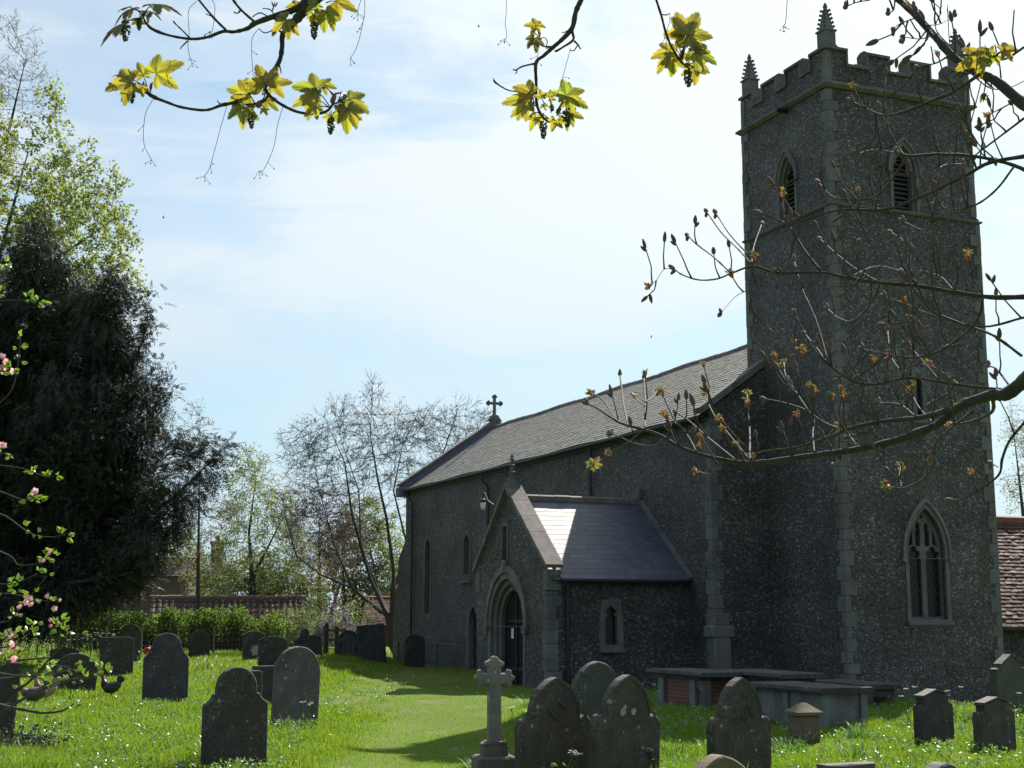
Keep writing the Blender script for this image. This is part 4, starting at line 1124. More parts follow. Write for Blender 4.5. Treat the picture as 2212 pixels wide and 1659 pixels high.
# two brick-sided ones with scrolled stone ends
def scroll(b, x, y, s, h):
    """S-shaped bracket slab at an end of the chest; stands in the x/z plane"""
    P = [(0, 0), (.20, 0), (.22, .10), (.16, .20), (.10, .28), (.12, .36), (.20, .42), (.26, .44), (.26, h), (0, h)]
    b.plate((x, y, 0), (s, 0, 0), (0, 1, 0), P, [], .16, back=True)
for (px_, py_, yt, L, lab) in ((1512, 1536, 1452, 1.9, 'brick-sided chest tomb with broad dark slab, nearer the porch'), (1683, 1538, 1455, 2.0, 'brick-sided chest tomb with broad dark slab, under the nave corner')):
    o, h, t = chest(px_, py_, L, .85, yt, lab, 3)
    b = MB(); b.box(.10, L - .10, -.78, -.08, -.3, h - .16); b.build('brick_body', M['brick'], o)
    b = MB(); b.box(.02, L - .02, -.84, -.02, h - .158, h - .09); b.build('stone_course', gmat('grey'), o)
    for x, y in ((.30, -.03), (L - .34, -.03)):
        b = MB(); b.bbox(x - .11, x + .11, y - .05, y + .03, -.3, h - .16, .012); b.build('pilaster', gmat('pale'), o)
    for y in (.0, -.70):
        b = MB(); scroll(b, -.16, y, 1, h - .161); b.build('scrolled_end', gmat('grey'), o)
    b = MB(); b.prism([(-.10, 0), (-.12, .03), (-.09, .085), (.94, .085), (.97, .03), (.95, 0)], (-.24, 0, h - .088), (0, -1, 0), (0, 0, 1), (1, 0, 0), L + .34); b.build('lid', gmat('blue'), o)
# squat pedestal with pyramid cap
p, t = ground(1738, 1604); mm = t / F
o = empty('pedestal', p, math.radians(14)); tag(o, 'squat stone pedestal with pyramid cap and orange lichen before the pale tomb', 'pedestal')
hw = 26 * mm; r = ray(1738, 1518); h = Z0 + r[2] * p[1] / r[1] - p[2]
b = MB(); b.bbox(-hw, hw, -hw, hw, -.3, h * .70, .02); b.build('block', gmat('orange'), o)
b = MB(); q = hw * 1.2
b.add([(-q, -q, h * .70), (q, -q, h * .70), (q, q, h * .70), (-q, q, h * .70), (-q, -q, h * .78), (q, -q, h * .78), (q, q, h * .78), (-q, q, h * .78), (-.03, -.03, h), (.03, -.03, h), (.03, .03, h), (-.03, .03, h)],
      [(0, 1, 5, 4), (1, 2, 6, 5), (2, 3, 7, 6), (3, 0, 4, 7), (4, 5, 9, 8), (5, 6, 10, 9), (6, 7, 11, 10), (7, 4, 8, 11), (8, 9, 10, 11), (3, 2, 1, 0)])
b.build('cap', gmat('orange'), o)

# ------------------------------------------------------------------ hens
M['comb'] = mat_plain('red_comb', (0.42, 0.02, 0.015), 0.5, 0, .2)
M['beak'] = mat_plain('horn_beak', (0.35, 0.22, 0.08), 0.5)
def hen(px_, py_, flip, yaw, label, cols, neck, scale=1.0, peck=False):
    p, t = ground(px_, py_)
    o = empty('hen', p, yaw); tag(o, label, 'hen', 'hens in the grass')
    s = scale
    # one continuous body: rump, breast, neck and head
    path = [(.20, .36, .030), (.17, .33, .075), (.09, .27, .125), (0, .235, .145), (-.09, .245, .135), (-.155, .30, .095), (-.185, .37, .062), (-.195, .43, .044), (-.21, .475, .042), (-.235, .49, .034), (-.255, .488, .012)]
    if peck: path = path[:5] + [(-.17, .27, .09), (-.225, .30, .06), (-.26, .34, .045), (-.285, .37, .04), (-.31, .375, .03), (-.325, .372, .012)]
    b = MB(); b.tube([(x * s, 0, z * s) for x, z, r in path], [r * s for x, z, r in path], 12); bo = b.build('body', cols, o, True)
    hx, hz = path[-3][0], path[-3][1]
    b = MB(); b.tube([((path[-4 - i][0]) * s, 0, path[-4 - i][1] * s) for i in range(3)], [path[-4 - i][2] * s * 1.07 for i in range(3)], 12); b.build('hackle', neck, o, True)
    b = MB(); b.plate((0, -.008 * s, 0), (s, 0, 0), (0, -1, 0), [(hx - .03, hz + .02), (hx + .05, hz + .02), (hx + .055, hz + .07), (hx + .03, hz + .055), (hx + .015, hz + .085), (hx - .005, hz + .055), (hx - .025, hz + .075)], [], -.016 * s, back=True, Z=(0, 0, s)); b.build('comb', M['comb'], o)
    b = MB(); b.lathe(((hx - .015) * s, 0, (hz - .035) * s), [(.012 * s, .02 * s), (.026 * s, -.01 * s), (.014 * s, -.04 * s)], 8); b.lathe((hx * s, 0, hz * s), [(.030 * s, -.035 * s), (.036 * s, 0), (.02 * s, .03 * s)], 8, ax=(0, 1, 0)); b.build('wattle', M['comb'], o)
    b = MB(); b.lathe(((hx - .03) * s, 0, (hz + .005) * s), [(.014 * s, 0), (.002, .045 * s)], 6, ax=(-1, 0, -.2)); b.build('beak', M['beak'], o)
    b = MB()
    for k in range(9):
        a = math.radians(35 + 7.5 * k); d = np.array([math.cos(a), .05 * (k % 3 - 1), math.sin(a)]); c0 = np.array([.15, 0, .33]) * s
        n_ = np.array([0, 1, 0]); u = np.cross(d, n_)
        b.add([c0 - u * .02 * s, c0 + u * .02 * s, c0 + d * .12 * s + u * .035 * s, c0 + d * .19 * s, c0 + d * .12 * s - u * .035 * s], [(0, 1, 2, 3, 4)])
    b.build('tail', cols, o)
    for y in (-.085, .085):
        b = MB(); prof = [(-.10, .27), (-.04, .31), (.06, .33), (.16, .32), (.21, .29), (.12, .24), (0, .21), (-.08, .22)]
        b.plate((0, y * 1.62 * s, 0), (s, 0, 0), (0, math.copysign(1, y), 0), prof, [], .03 * s, Z=(0, 0, s)); b.build('wing', cols, o)
        b = MB(); b.tube([(0, y * .8 * s, .14 * s), (.005, y * .8 * s, .02 * s)], .013 * s, 6)
        for k in (-.5, 0, .5): b.tube([(0, y * .8 * s, .01 * s), (-.06 * s, y * .8 * s + k * .05 * s, .0)], .008 * s, 5)
        b.build('leg', M['beak'], o)
    return o
M['hen_brown'] = mat_stone('brown_plumage', (0.10, 0.075, 0.06), (0.045, 0.035, 0.03), stain=.5, scale=22, perisland=0, rough=.7)
M['hen_pale'] = mat_stone('buff_plumage', (0.36, 0.28, 0.19), (0.24, 0.18, 0.12), stain=.2, scale=22, perisland=0, rough=.7)
M['hen_neck'] = mat_plain('red_brown_hackle', (0.17, 0.085, 0.05), .7, 0, .4, 25)
M['hen_black'] = mat_plain('black_plumage', (0.016, 0.015, 0.017), .45, 0, .4, 25)
hen(74, 1526, 1, math.radians(8), 'brown mottled hen with bright red comb, nearest the leaning stone at left', M['hen_brown'], M['hen_neck'], 1.0, True)
hen(98, 1517, 1, math.radians(16), 'buff hen with red comb standing behind the brown mottled hen', M['hen_pale'], M['hen_neck'], .98)
hen(240, 1508, 1, math.radians(6), 'black hen with red comb walking left of the large shouldered gravestone', M['hen_black'], M['hen_black'], .92)

# ------------------------------------------------------------------ red can by the gravestone
p, t = ground(318, 1415)
o = empty('watering_can', p, .3); tag(o, 'bright red watering can left in the grass behind the large dark gravestone', 'watering can')
M['red'] = mat_plain('red_plastic', (0.55, 0.012, 0.01), .35, 0, .08)
b = MB(); b.lathe((0, 0, .02), [(.11, 0), (.125, .03), (.125, .22), (.10, .27), (.06, .28)], 16); b.build('body', M['red'], o, True)
b = MB(); b.tube([(-.10, 0, .07), (-.22, 0, .20), (-.30, 0, .33)], [.03, .022, .018], 8); b.lathe((-.30, 0, .33), [(.018, 0), (.055, .05), (.055, .06)], 10, ax=(-.7, 0, .7)); b.build('spout', M['red'], o)
b = MB(); b.tube([(.12, 0, .08), (.20, 0, .18), (.18, 0, .30), (.06, 0, .36), (-.05, 0, .30)], .014, 8); b.build('handle', M['red'], o)

# ------------------------------------------------------------------ wire fence and wooden rails at the far side of the churchyard
M['post'] = mat_stone('grey_wood', (0.20, 0.18, 0.15), (0.12, 0.105, 0.09), stain=.4, scale=8, perisland=0)
pA = ground(150, 1412)[0]; pB = ground(700, 1411)[0]
fo = empty('wire_fence', (pA + pB) / 2); tag(fo, 'low wire fence on thin wooden posts in front of the green hedge', 'fence')
c0 = (pA + pB) / 2; d = nrm(pB - pA); Lf = np.linalg.norm(pB - pA)
npst = 8
for i in range(npst):
    q = pA + (pB - pA) * i / (npst - 1) - c0; m = MB()
    m.tube([q + (0, 0, -.3), q + (random.uniform(-.02, .02), 0, 1.12 + random.uniform(-.06, .08))], [.048, .042], 8); m.build('post', M['post'], fo)
m = MB()
for z in (.15, .35, .55, .8, 1.02): m.tube([pA - c0 + ez * z, (pA + pB) / 2 - c0 + ez * (z - .02), pB - c0 + ez * z], .006, 4)
k = 0
while k * .3 < Lf:
    q = pA - c0 + d * k * .3; m.tube([q + ez * .12, q + ez * 1.02], .004, 3); k += 1
m.build('wire', M['post'], fo)
g0 = ground(705, 1412)[0]; g1 = ground(727, 1413)[0]
ro = empty('wooden_rails', g0); tag(ro, 'short weathered wooden post and rail barrier beside the church corner', 'fence')
for q in (g0 - g0, g1 - g0): 
    m = MB(); m.bbox(q[0] - .075, q[0] + .075, q[1] - .075, q[1] + .075, -.3, 1.22 - .14 * (q[0] > .1), .015); m.build('post', gmat('dark'), ro)
m = MB(); v = g1 - g0
for z in (.55, .92): m.obox(v * .9 + ez * z, nrm(v), np.cross(ez, nrm(v)), ez, np.linalg.norm(v) * .95, .03, .05)
m.build('rail', gmat('dark'), ro)
# ------------------------------------------------------------------ growing trees
def ellipsoid_points(blobs, n, rng, shell=0.0, wexp=.85):
    """blobs: (cx,cy,cz,rx,ry,rz); points spread through them, weighted by volume"""
    B = np.array(blobs, float); wv = np.prod(B[:, 3:], axis=1) ** wexp; wv /= wv.sum()
    k = rng.choice(len(B), n, p=wv); d = rng.normal(size=(n, 3)); d /= np.linalg.norm(d, axis=1)[:, None]
    r = rng.random(n) ** (1 / 3); r = shell + (1 - shell) * r
    return B[k, :3] + d * r[:, None] * B[k, 3:]
def colonize(seeds, attr, step, kill, reach, iters=120, gravity=0.0, rng=None):
    """space colonisation; seeds = list of polylines (first point of a later polyline joins the nearest node)"""
    P, par = [], []
    for s in seeds:
        s = [np.asarray(q, float) for q in s]
        if P:
            A_ = np.array(P); prev = int(np.argmin(((A_ - s[0]) ** 2).sum(1)))
        else:
            P.append(s[0]); par.append(-1); prev = 0
        for a, b in zip(s[:-1], s[1:]):
            k = max(1, int(np.linalg.norm(b - a) / step))
            for i in range(1, k + 1): P.append(a + (b - a) * i / k); par.append(prev); prev = len(P) - 1
    P = np.array(P); par = list(par)
    attr = attr.copy(); nd = np.full(len(attr), 1e9); ni = np.zeros(len(attr), int); new0 = 0
    for it in range(iters):
        Q = P[new0:]
        for c0 in range(0, len(Q), 400):
            D = ((attr[:, None, :] - Q[None, c0:c0 + 400, :]) ** 2).sum(2); k = D.argmin(1); dm = D[np.arange(len(attr)), k]
            bt = dm < nd; nd[bt] = dm[bt]; ni[bt] = k[bt] + new0 + c0
        alive = nd > kill * kill
        attr, nd, ni = attr[alive], nd[alive], ni[alive]
        if not len(attr): break
        use = nd < reach * reach
        if not use.any(): reach *= 1.5; new0 = len(P); continue
        ids, inv = np.unique(ni[use], return_inverse=True)
        dv = attr[use] - P[ni[use]]; dv /= np.linalg.norm(dv, axis=1)[:, None] + 1e-9
        acc = np.zeros((len(ids), 3)); np.add.at(acc, inv, dv)
        acc += rng.normal(0, .25, acc.shape); acc[:, 2] += gravity
        acc /= np.linalg.norm(acc, axis=1)[:, None] + 1e-9
        new0 = len(P); P = np.concatenate([P, P[ids] + acc * step]); par += list(ids)
        if len(P) > 9000: break
    return P, np.array(par)
def radii(P, par, r_tip, expo=2.4, rmax=None):
    n = len(P); a = np.zeros(n); ch_ = np.bincount(par[par >= 0], minlength=n)
    a[ch_ == 0] = r_tip ** expo
    for i in range(n - 1, 0, -1):       # children always come after their parents
        a[par[i]] += a[i]
    r = a ** (1 / expo)
    if rmax is not None:
        f = np.clip((r - r_tip) / max(1e-6, r.max() - r_tip), 0, 1); r = r_tip + (rmax - r_tip) * f ** 1.15
    return r
def cones(P0, P1, R0, R1, n):
    """vectorised tapered tubes; returns V, F"""
    d = P1 - P0; d /= np.linalg.norm(d, axis=1)[:, None] + 1e-9
    h = np.where(np.abs(d[:, 2:3]) < .9, np.array([[0, 0, 1.]]), np.array([[1., 0, 0]]))
    u = np.cross(d, h); u /= np.linalg.norm(u, axis=1)[:, None] + 1e-9; w = np.cross(d, u); m = len(P0)
    a = 2 * PI * np.arange(n) / n; c, s = np.cos(a), np.sin(a)
    off = u[:, None, :] * c[None, :, None] + w[:, None, :] * s[None, :, None]
    V = np.concatenate([P0[:, None, :] + off * R0[:, None, None], P1[:, None, :] + off * R1[:, None, None]], 1).reshape(-1, 3)
    b = (np.arange(m) * 2 * n)[:, None]; k = np.arange(n)[None, :]; k2 = (k + 1) % n
    Fq = np.stack([b + k, b + k2, b + n + k2, b + n + k], 2).reshape(-1, 4)
    return V, Fq
def skeleton_mesh(P, par, R, thick=.05):
    e = np.where(par >= 0)[0]; p = par[e]
    big = np.maximum(R[e], R[p]) > thick
    out = []
    for sel, n in ((big, 7), (~big, 4)):
        i, j = e[sel], p[sel]
        if not len(i): continue
        d = P[i] - P[j]; r0 = np.minimum(R[j], R[i] * 1.35)
        out.append(cones(P[j] - d * .04, P[i] + d * .04, r0, R[i], n))
    V = np.concatenate([o[0] for o in out]); Fq = np.concatenate([out[0][1]] + ([out[1][1] + len(out[0][0])] if len(out) > 1 else []))
    return V, Fq
def twigs(P, par, R, rng, per, length, r, sel_r, up=0.3, spread=.8, forks=True):
    """fine twigs from the thin ends; returns cone arrays plus tip positions"""
    idx = np.where(R < sel_r)[0]; idx = np.repeat(idx, per); d = P[idx] - P[np.maximum(par[idx], 0)]
    d /= np.linalg.norm(d, axis=1)[:, None] + 1e-9
    dv = d + rng.normal(0, spread, d.shape); dv[:, 2] += up; dv /= np.linalg.norm(dv, axis=1)[:, None]
    L = length * rng.uniform(.5, 1.2, len(idx)); p0 = P[idx]; mid = p0 + dv * (L * .5)[:, None]
    d2 = dv + rng.normal(0, .25, dv.shape); d2[:, 2] += up * .3; d2 /= np.linalg.norm(d2, axis=1)[:, None]; p1 = mid + d2 * (L * .5)[:, None]
    A = [p0, mid]; B = [mid, p1]; RA = [np.full(len(idx), r), np.full(len(idx), r * .8)]; RB = [np.full(len(idx), r * .8), np.full(len(idx), r * .45)]
    tips = [p1, mid, (mid + p1) / 2]
    if forks:
        for s in range(2):
            d3 = d2 + rng.normal(0, .7, d2.shape); d3 /= np.linalg.norm(d3, axis=1)[:, None]; q = mid + d3 * (L * .38)[:, None]
            A.append(mid); B.append(q); RA.append(np.full(len(idx), r * .7)); RB.append(np.full(len(idx), r * .4)); tips.append(q)
    return cones(np.concatenate(A), np.concatenate(B), np.concatenate(RA), np.concatenate(RB), 3), np.concatenate(tips)
def leaf_quads(C, size, rng, aspect=.6, droop=0.0, axis=None, jitter=1.0, fold=.18):
    """kite-shaped leaves at C (n,3): 4 corners + folded midrib, 2 triangles pairs -> quads"""
    n = len(C); a = rng.normal(size=(n, 3)) * jitter
    if axis is not None: a = a + axis
    a[:, 2] -= droop; a /= np.linalg.norm(a, axis=1)[:, None] + 1e-9
    h = rng.normal(size=(n, 3)); u = np.cross(a, h); u /= np.linalg.norm(u, axis=1)[:, None] + 1e-9; w = np.cross(a, u)
    s = (size * rng.uniform(.65, 1.25, n))[:, None]
    b = C; t = C + a * s; l = C + a * s * .45 + u * s * aspect * .5 + w * s * fold; r = C + a * s * .45 - u * s * aspect * .5 + w * s * fold
    V = np.stack([b, l, t, r], 1).reshape(-1, 3); k = (np.arange(n) * 4)[:, None]
    return V, np.concatenate([k, k + 1, k + 2, k, k + 2, k + 3], 1).reshape(-1, 3)

def plant_tree(name, base, label, cat, seeds, blobs, rng_seed, n_attr=700, step=.5, kill=.7, reach=4, r_tip=.012, r_trunk=.25, tw=(2, .7, .007, .03), leaf=None, leafmat=None, barkmat=None, group=None, up=.3, grav=0.0, extra=None, shell=0.0):
    """base = world foot; seeds/blobs relative to the foot.  leaf = (count, size, aspect, scatter, droop)"""
    rng = np.random.default_rng(rng_seed)
    o = empty(name, base); tag(o, label, cat, group)
    P, par = colonize([[np.array(q, float) for q in s] for s in seeds], ellipsoid_points(blobs, n_attr, rng, shell), step, kill, reach, rng=rng, gravity=grav)
    R = radii(P, par, r_tip, 2.05, r_trunk)
    H_ = max(1e-3, P[:, 2].max()); R = np.maximum(R * np.clip(1.12 - .95 * P[:, 2] / H_, .16, 1), np.minimum(R, r_tip))
    V, Fq = skeleton_mesh(P, par, R)
    tips = P[R < r_tip * 2.5]
    if tw:
        (V2, F2), tips2 = twigs(P, par, R, rng, tw[0], tw[1], tw[2], tw[3], up=up)
        V = np.concatenate([V, V2]); tips = np.concatenate([tips, tips2])
    bm = barkmat or M['bark']
    if tw and n_attr >= 150:
        nv = len(V) - len(V2)
        link('trunk', np_mesh('trunk', V[:nv], [Fq], True), o, bm)
        link('twigs', np_mesh('twigs', V2, [F2]), o, M['twig'])
    elif tw: link('stems', np_mesh('stems', V, [Fq, F2 + (len(V) - len(V2))], True), o, bm)
    else: link('trunk', np_mesh('trunk', V, [Fq], True), o, bm)
    if leaf:
        n, size, asp, scat, droop = leaf
        c = tips[rng.integers(0, len(tips), n)] + rng.normal(0, scat, (n, 3))
        LV, LF = leaf_quads(c, size, rng, asp, droop)
        link('foliage', np_mesh('foliage', LV, [LF]), o, leafmat)
    return o, P, par, R

def w2(px_, py_, Y, foot):
    """offset from a foot point of the spot seen at a pixel at distance Y"""
    return at_Y(px_, py_, Y) - np.asarray(foot)
def foot(px_, Y):
    r = ray(px_, 1400); x = r[0] * Y / r[1]; return np.array([x, Y, float(gz(x, Y))])
def blobpx(lst, Y, ft, depth=1.0):
    """(px, py, rx_px, ry_px[, dy]) -> ellipsoids at distance Y relative to the foot"""
    out_ = []
    for q in lst:
        dy = q[4] if len(q) > 4 else 0.0
        c_ = w2(q[0], q[1], Y + dy, ft); s = (Y + dy) / F * 1.0
        out_.append((c_[0], c_[1], c_[2], q[2] * s, max(q[2], q[3]) * s * depth, q[3] * s))
    return out_

L_FRESH = mat_leaf('fresh_leaves', [(0.07, 0.11, 0.02), (0.115, 0.155, 0.03), (0.16, 0.19, 0.055)], .5, [(0.20, 0.27, 0.03), (0.30, 0.37, 0.06), (0.36, 0.41, 0.11)], .05)
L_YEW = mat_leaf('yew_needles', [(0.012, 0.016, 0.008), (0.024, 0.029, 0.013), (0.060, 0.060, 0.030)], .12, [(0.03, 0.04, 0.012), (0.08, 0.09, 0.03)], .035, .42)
L_WILLOW = mat_leaf('spring_willow_leaves', [(0.10, 0.14, 0.03), (0.17, 0.20, 0.06)], .45, [(0.22, 0.30, 0.06), (0.34, 0.40, 0.12)], .05)
L_OLIVE = mat_leaf('olive_leaves', [(0.06, 0.085, 0.025), (0.11, 0.13, 0.045)], .4, [(0.14, 0.19, 0.04), (0.22, 0.26, 0.08)], .05)
L_HEDGE = mat_leaf('hedge_leaves', [(0.035, 0.07, 0.009), (0.07, 0.12, 0.018)], .5, [(0.10, 0.20, 0.016), (0.19, 0.29, 0.03)], .03)
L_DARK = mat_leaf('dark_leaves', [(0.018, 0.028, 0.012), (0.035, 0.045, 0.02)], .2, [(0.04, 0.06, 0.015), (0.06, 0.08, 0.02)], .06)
L_YELLOW = mat_leaf('yellow_blossom', [(0.17, 0.12, 0.025), (0.26, 0.19, 0.05)], .4, None, .03)
L_LILAC = mat_leaf('lilac_blossom', [(0.22, 0.15, 0.24), (0.34, 0.25, 0.36)], .35, None, .03)
L_BROWN = mat_leaf('brown_buds', [(0.12, 0.085, 0.05), (0.18, 0.13, 0.08)], .35, None, .03)
L_PALE = mat_leaf('pale_young_leaves', [(0.16, 0.17, 0.10), (0.24, 0.25, 0.16)], .4, [(0.3, 0.32, 0.16), (0.4, 0.42, 0.25)], .04)

# --- tall fresh green tree at the left, behind the yew
ft = foot(-60, 61)
bl = blobpx([(40, 470, 150, 130), (170, 430, 110, 130, -2), (110, 225, 50, 75), (30, 300, 70, 70), (200, 560, 110, 80, 1), (255, 470, 55, 45, -1), (20, 640, 120, 110), (150, 680, 100, 90), (60, 800, 120, 130), (-150, 450, 180, 220), (-120, 200, 120, 120), (270, 590, 40, 40)], 61, ft, .8)
plant_tree('lime_tree', ft, 'tall broadleaf tree in bright fresh leaf behind the dark yew', 'tree', [[(0, 0, 0), (.2, 0, 6), w2(-40, 700, 61, ft)], [w2(-40, 800, 61, ft), w2(120, 560, 60, ft), w2(250, 470, 60, ft)], [w2(-40, 700, 61, ft), w2(60, 330, 61, ft)]], bl, 21, 1500, .55, .8, 5, .012, .30, (3, .9, .008, .03), (34000, .17, .75, .10, .2), L_FRESH, up=.1)
# --- bare tree rising behind it at the top left
ft = foot(-140, 64)
bl = blobpx([(10, 130, 95, 110), (60, 200, 60, 80), (-60, 250, 120, 160), (20, 330, 60, 70), (90, 250, 30, 30)], 64, ft, .8)
plant_tree('ash_tree', ft, 'bare grey tree rising behind the tall fresh green one', 'tree', [[(0, 0, 0), w2(-120, 800, 64, ft), w2(-60, 400, 64, ft)], [w2(-70, 450, 64, ft), w2(20, 280, 64, ft), w2(55, 130, 64, ft)]], bl, 22, 600, .5, .65, 5, .010, .26, (4, .8, .007, .03), (1600, .12, .7, .05, .1), L_PALE, up=.35)

# --- yew: dark sprays on rising limbs, hanging twigs
def yew():
    Y = 50.0; ft = foot(-25, Y); rng = np.random.default_rng(5)
    o = empty('yew_tree', ft); tag(o, 'huge dark yew tree with one long low bough reaching out over the hedge', 'tree')
    bl = blobpx([(60, 1120, 160, 210), (160, 980, 130, 200, -2), (90, 720, 85, 170), (190, 760, 95, 150, -1), (75, 570, 32, 80), (212, 700, 38, 85, -2), (250, 810, 60, 100, -1), (290, 910, 55, 80, -2), (325, 850, 22, 50, -1), (250, 1080, 90, 120, -1), (330, 1120, 75, 90, -2), (395, 1060, 50, 50, -2), (445, 1015, 34, 30, -2), (240, 1230, 95, 65, -2), (290, 1190, 70, 60, -3), (120, 1280, 120, 80, -2),
                 (-120, 900, 160, 350), (-100, 1200, 160, 160), (20, 1320, 90, 50, -3), (90, 620, 40, 80), (485, 975, 14, 14, -2), (385, 975, 20, 20, -2), (318, 660, 9, 25, -1), (76, 520, 20, 50), (70, 500, 10, 30), (105, 560, 20, 50), (45, 560, 25, 50), (60, 640, 60, 60), (150, 640, 40, 60), (235, 630, 30, 50, -2), (20, 760, 90, 120), (430, 1025, 45, 28, -2), (400, 1085, 45, 30, -2), (470, 985, 25, 22, -2), (350, 1000, 40, 40, -2)] + [(355, 795, 14, 12, -1), (366, 850, 16, 10, -1), (484, 962, 11, 26, -2), (498, 975, 8, 14, -2), (455, 968, 11, 28, -2), (410, 968, 11, 30, -2), (375, 962, 11, 26, -2), (470, 1010, 22, 16, -2), (440, 1060, 20, 14, -2), (345, 920, 12, 14, -1), (228, 606, 9, 34, -2), (128, 560, 8, 28, -1), (82, 500, 12, 40)] * 2, Y, ft, .75)
    trunk = [(0, 0, 0), (0, 0, 2.0), w2(0, 1150, Y, ft), w2(30, 900, Y, ft), w2(70, 700, Y, ft), w2(78, 520, Y, ft)]
    seeds = [trunk, [w2(0, 1180, Y, ft), w2(160, 950, Y - 1, ft), w2(235, 640, Y - 2, ft)], [w2(0, 1200, Y, ft), w2(200, 1050, Y - 1, ft), w2(320, 700, Y - 1, ft)],
             [w2(0, 1230, Y, ft), w2(220, 1170, Y - 2, ft), w2(370, 1080, Y - 2, ft), w2(488, 965, Y - 2, ft)], [w2(0, 1220, Y, ft), w2(200, 1100, Y - 2, ft), w2(355, 850, Y - 1, ft)], [w2(0, 1250, Y, ft), w2(150, 1260, Y - 3, ft), w2(330, 1230, Y - 3, ft)]]
    P, par = colonize(seeds, ellipsoid_points(bl, 4600, rng, 0, .6), .42, .44, 4, rng=rng, gravity=.05)
    R = radii(P, par, .012, 2.2, .5); V, Fq = skeleton_mesh(P, par, R)
    link('trunk', np_mesh('trunk', V, [Fq], True), o, M['bark'])
    # sprays: short shoots in two ranks, drooping, spread along every thin branch
    idx = np.where(R < .10)[0]; d = P[idx] - P[np.maximum(par[idx], 0)]; d /= np.linalg.norm(d, axis=1)[:, None] + 1e-9
    n = 115000; k = rng.integers(0, len(idx), n); c = P[idx][k] + rng.normal(0, .24, (n, 3)); ax = d[k] + rng.normal(0, .45, (n, 3)); ax[:, 2] -= .55
    ax /= np.linalg.norm(ax, axis=1)[:, None]
    VV, FF = [], []; L = rng.uniform(.2, .5, n)
    hh = rng.normal(size=(n, 3)) * .6 + [0, 0, 1]; u = np.cross(ax, hh); u /= np.linalg.norm(u, axis=1)[:, None]; w = np.cross(ax, u)
    b0 = 0
    for j in range(5):      # five needle-combs along each spray
        f = .1 + .2 * j; q = c + ax * (L * f)[:, None] - np.array([0, 0, 1.]) * (L * f * f * .35)[:, None]; s = (.085 * (1.15 - f * .7))
        for sg in (-1, 1):
            t = q + (u * sg * .85 + ax * .65 - w * .12) * (s * rng.uniform(.7, 1.2, n))[:, None]
            wv = ax * .042; m = (q + t) / 2
            VV.append(np.stack([q - wv * .5, m - wv * .7 + w * .01, t, m + wv * .7 + w * .01], 1).reshape(-1, 3))
            kk = (np.arange(n) * 4)[:, None] + b0; FF.append(np.concatenate([kk, kk + 1, kk + 2, kk + 3], 1)); b0 += 4 * n
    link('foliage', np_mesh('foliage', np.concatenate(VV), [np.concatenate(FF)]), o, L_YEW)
yew()

# --- slim young birch with a fine bare top
ft = foot(430, 66)
bl = blobpx([(430, 920, 28, 55), (430, 1010, 50, 50), (445, 1110, 55, 60), (415, 1180, 45, 60), (440, 1230, 45, 50)], 66, ft)
plant_tree('birch_tree', ft, 'slim young bare tree with a straight trunk beside the yew bough', 'tree', [[(0, 0, 0), w2(428, 1250, 66, ft), w2(430, 1100, 66, ft), w2(432, 880, 66, ft)]], bl, 31, 260, .4, .5, 3, .009, .12, (3, .55, .006, .022), (1500, .09, .7, .06, .1), L_BROWN, up=.45)
# --- pale green willow-like tree
ft = foot(548, 72)
bl = blobpx([(545, 1040, 45, 70), (570, 1110, 75, 75), (510, 1140, 55, 80), (600, 1180, 70, 70), (540, 1230, 90, 60), (640, 1210, 60, 60), (470, 1240, 60, 55)], 72, ft)
plant_tree('willow_tree', ft, 'pale yellow-green spring tree behind the pantiled roof', 'tree', [[(0, 0, 0), w2(545, 1250, 72, ft), w2(538, 1150, 72, ft), w2(552, 1040, 72, ft)], [w2(545, 1250, 72, ft), w2(610, 1120, 72, ft)]], bl, 32, 700, .45, .6, 4, .010, .22, (4, .8, .007, .03), (9500, .15, .45, .12, .6), L_WILLOW, up=-.05)
# --- big bare multi-stemmed tree by the east end
ft = foot(862, 63)
st = lambda pts: [w2(x, y, 63 + dy, ft) for x, y, dy in pts]
seeds = [[(0, 0, 0)] + st([(850, 1390, 0), (838, 1330, 0)]),
         st([(838, 1335, 0), (760, 1270, -1), (720, 1170, -1), (690, 1060, -2), (672, 960, -2)]),
         st([(838, 1335, 0), (800, 1250, 0), (760, 1110, 0), (745, 1000, 0), (700, 900, 0)]),
         st([(838, 1330, 0), (815, 1270, 1), (780, 1180, 1), (775, 1060, 1), (740, 960, 1), (720, 880, 1)]),
         st([(850, 1360, 0), (850, 1230, 0), (835, 1120, 0), (815, 1030, 0), (800, 940, 0), (805, 830, 0)]),
         st([(850, 1300, 0), (880, 1180, 2), (850, 1060, 2), (870, 960, 2), (900, 900, 2)]),
         st([(850, 1280, 0), (900, 1120, 2), (950, 1000, 3), (985, 900, 3)]),
         st([(838, 1340, 0), (760, 1350, -1), (690, 1310, -1), (640, 1290, -1)]),
         st([(760, 1270, -1), (690, 1240, -1), (640, 1200, -2), (615, 1110, -2)])]
bl = blobpx([(700, 960, 65, 60), (650, 1010, 40, 50), (770, 930, 60, 65), (805, 870, 22, 55), (830, 990, 60, 80), (880, 930, 55, 60), (940, 930, 60, 55, 2), (1000, 910, 50, 45, 3), (720, 1080, 80, 60), (640, 1110, 45, 60), (800, 1120, 60, 60), (700, 1190, 70, 50), (890, 1050, 60, 60, 2), (980, 1000, 60, 60, 3), (640, 960, 40, 40), (1030, 930, 40, 50, 3), (760, 1020, 60, 60)], 63, ft, .9)
plant_tree('beech_tree', ft, 'large bare tree of many leaning stems beside the east end of the church', 'tree', seeds, bl, 33, 2700, .4, .45, 4, .009, .25, (5, .75, .0085, .022), (4200, .075, .7, .05, .1), L_BROWN, up=.25)
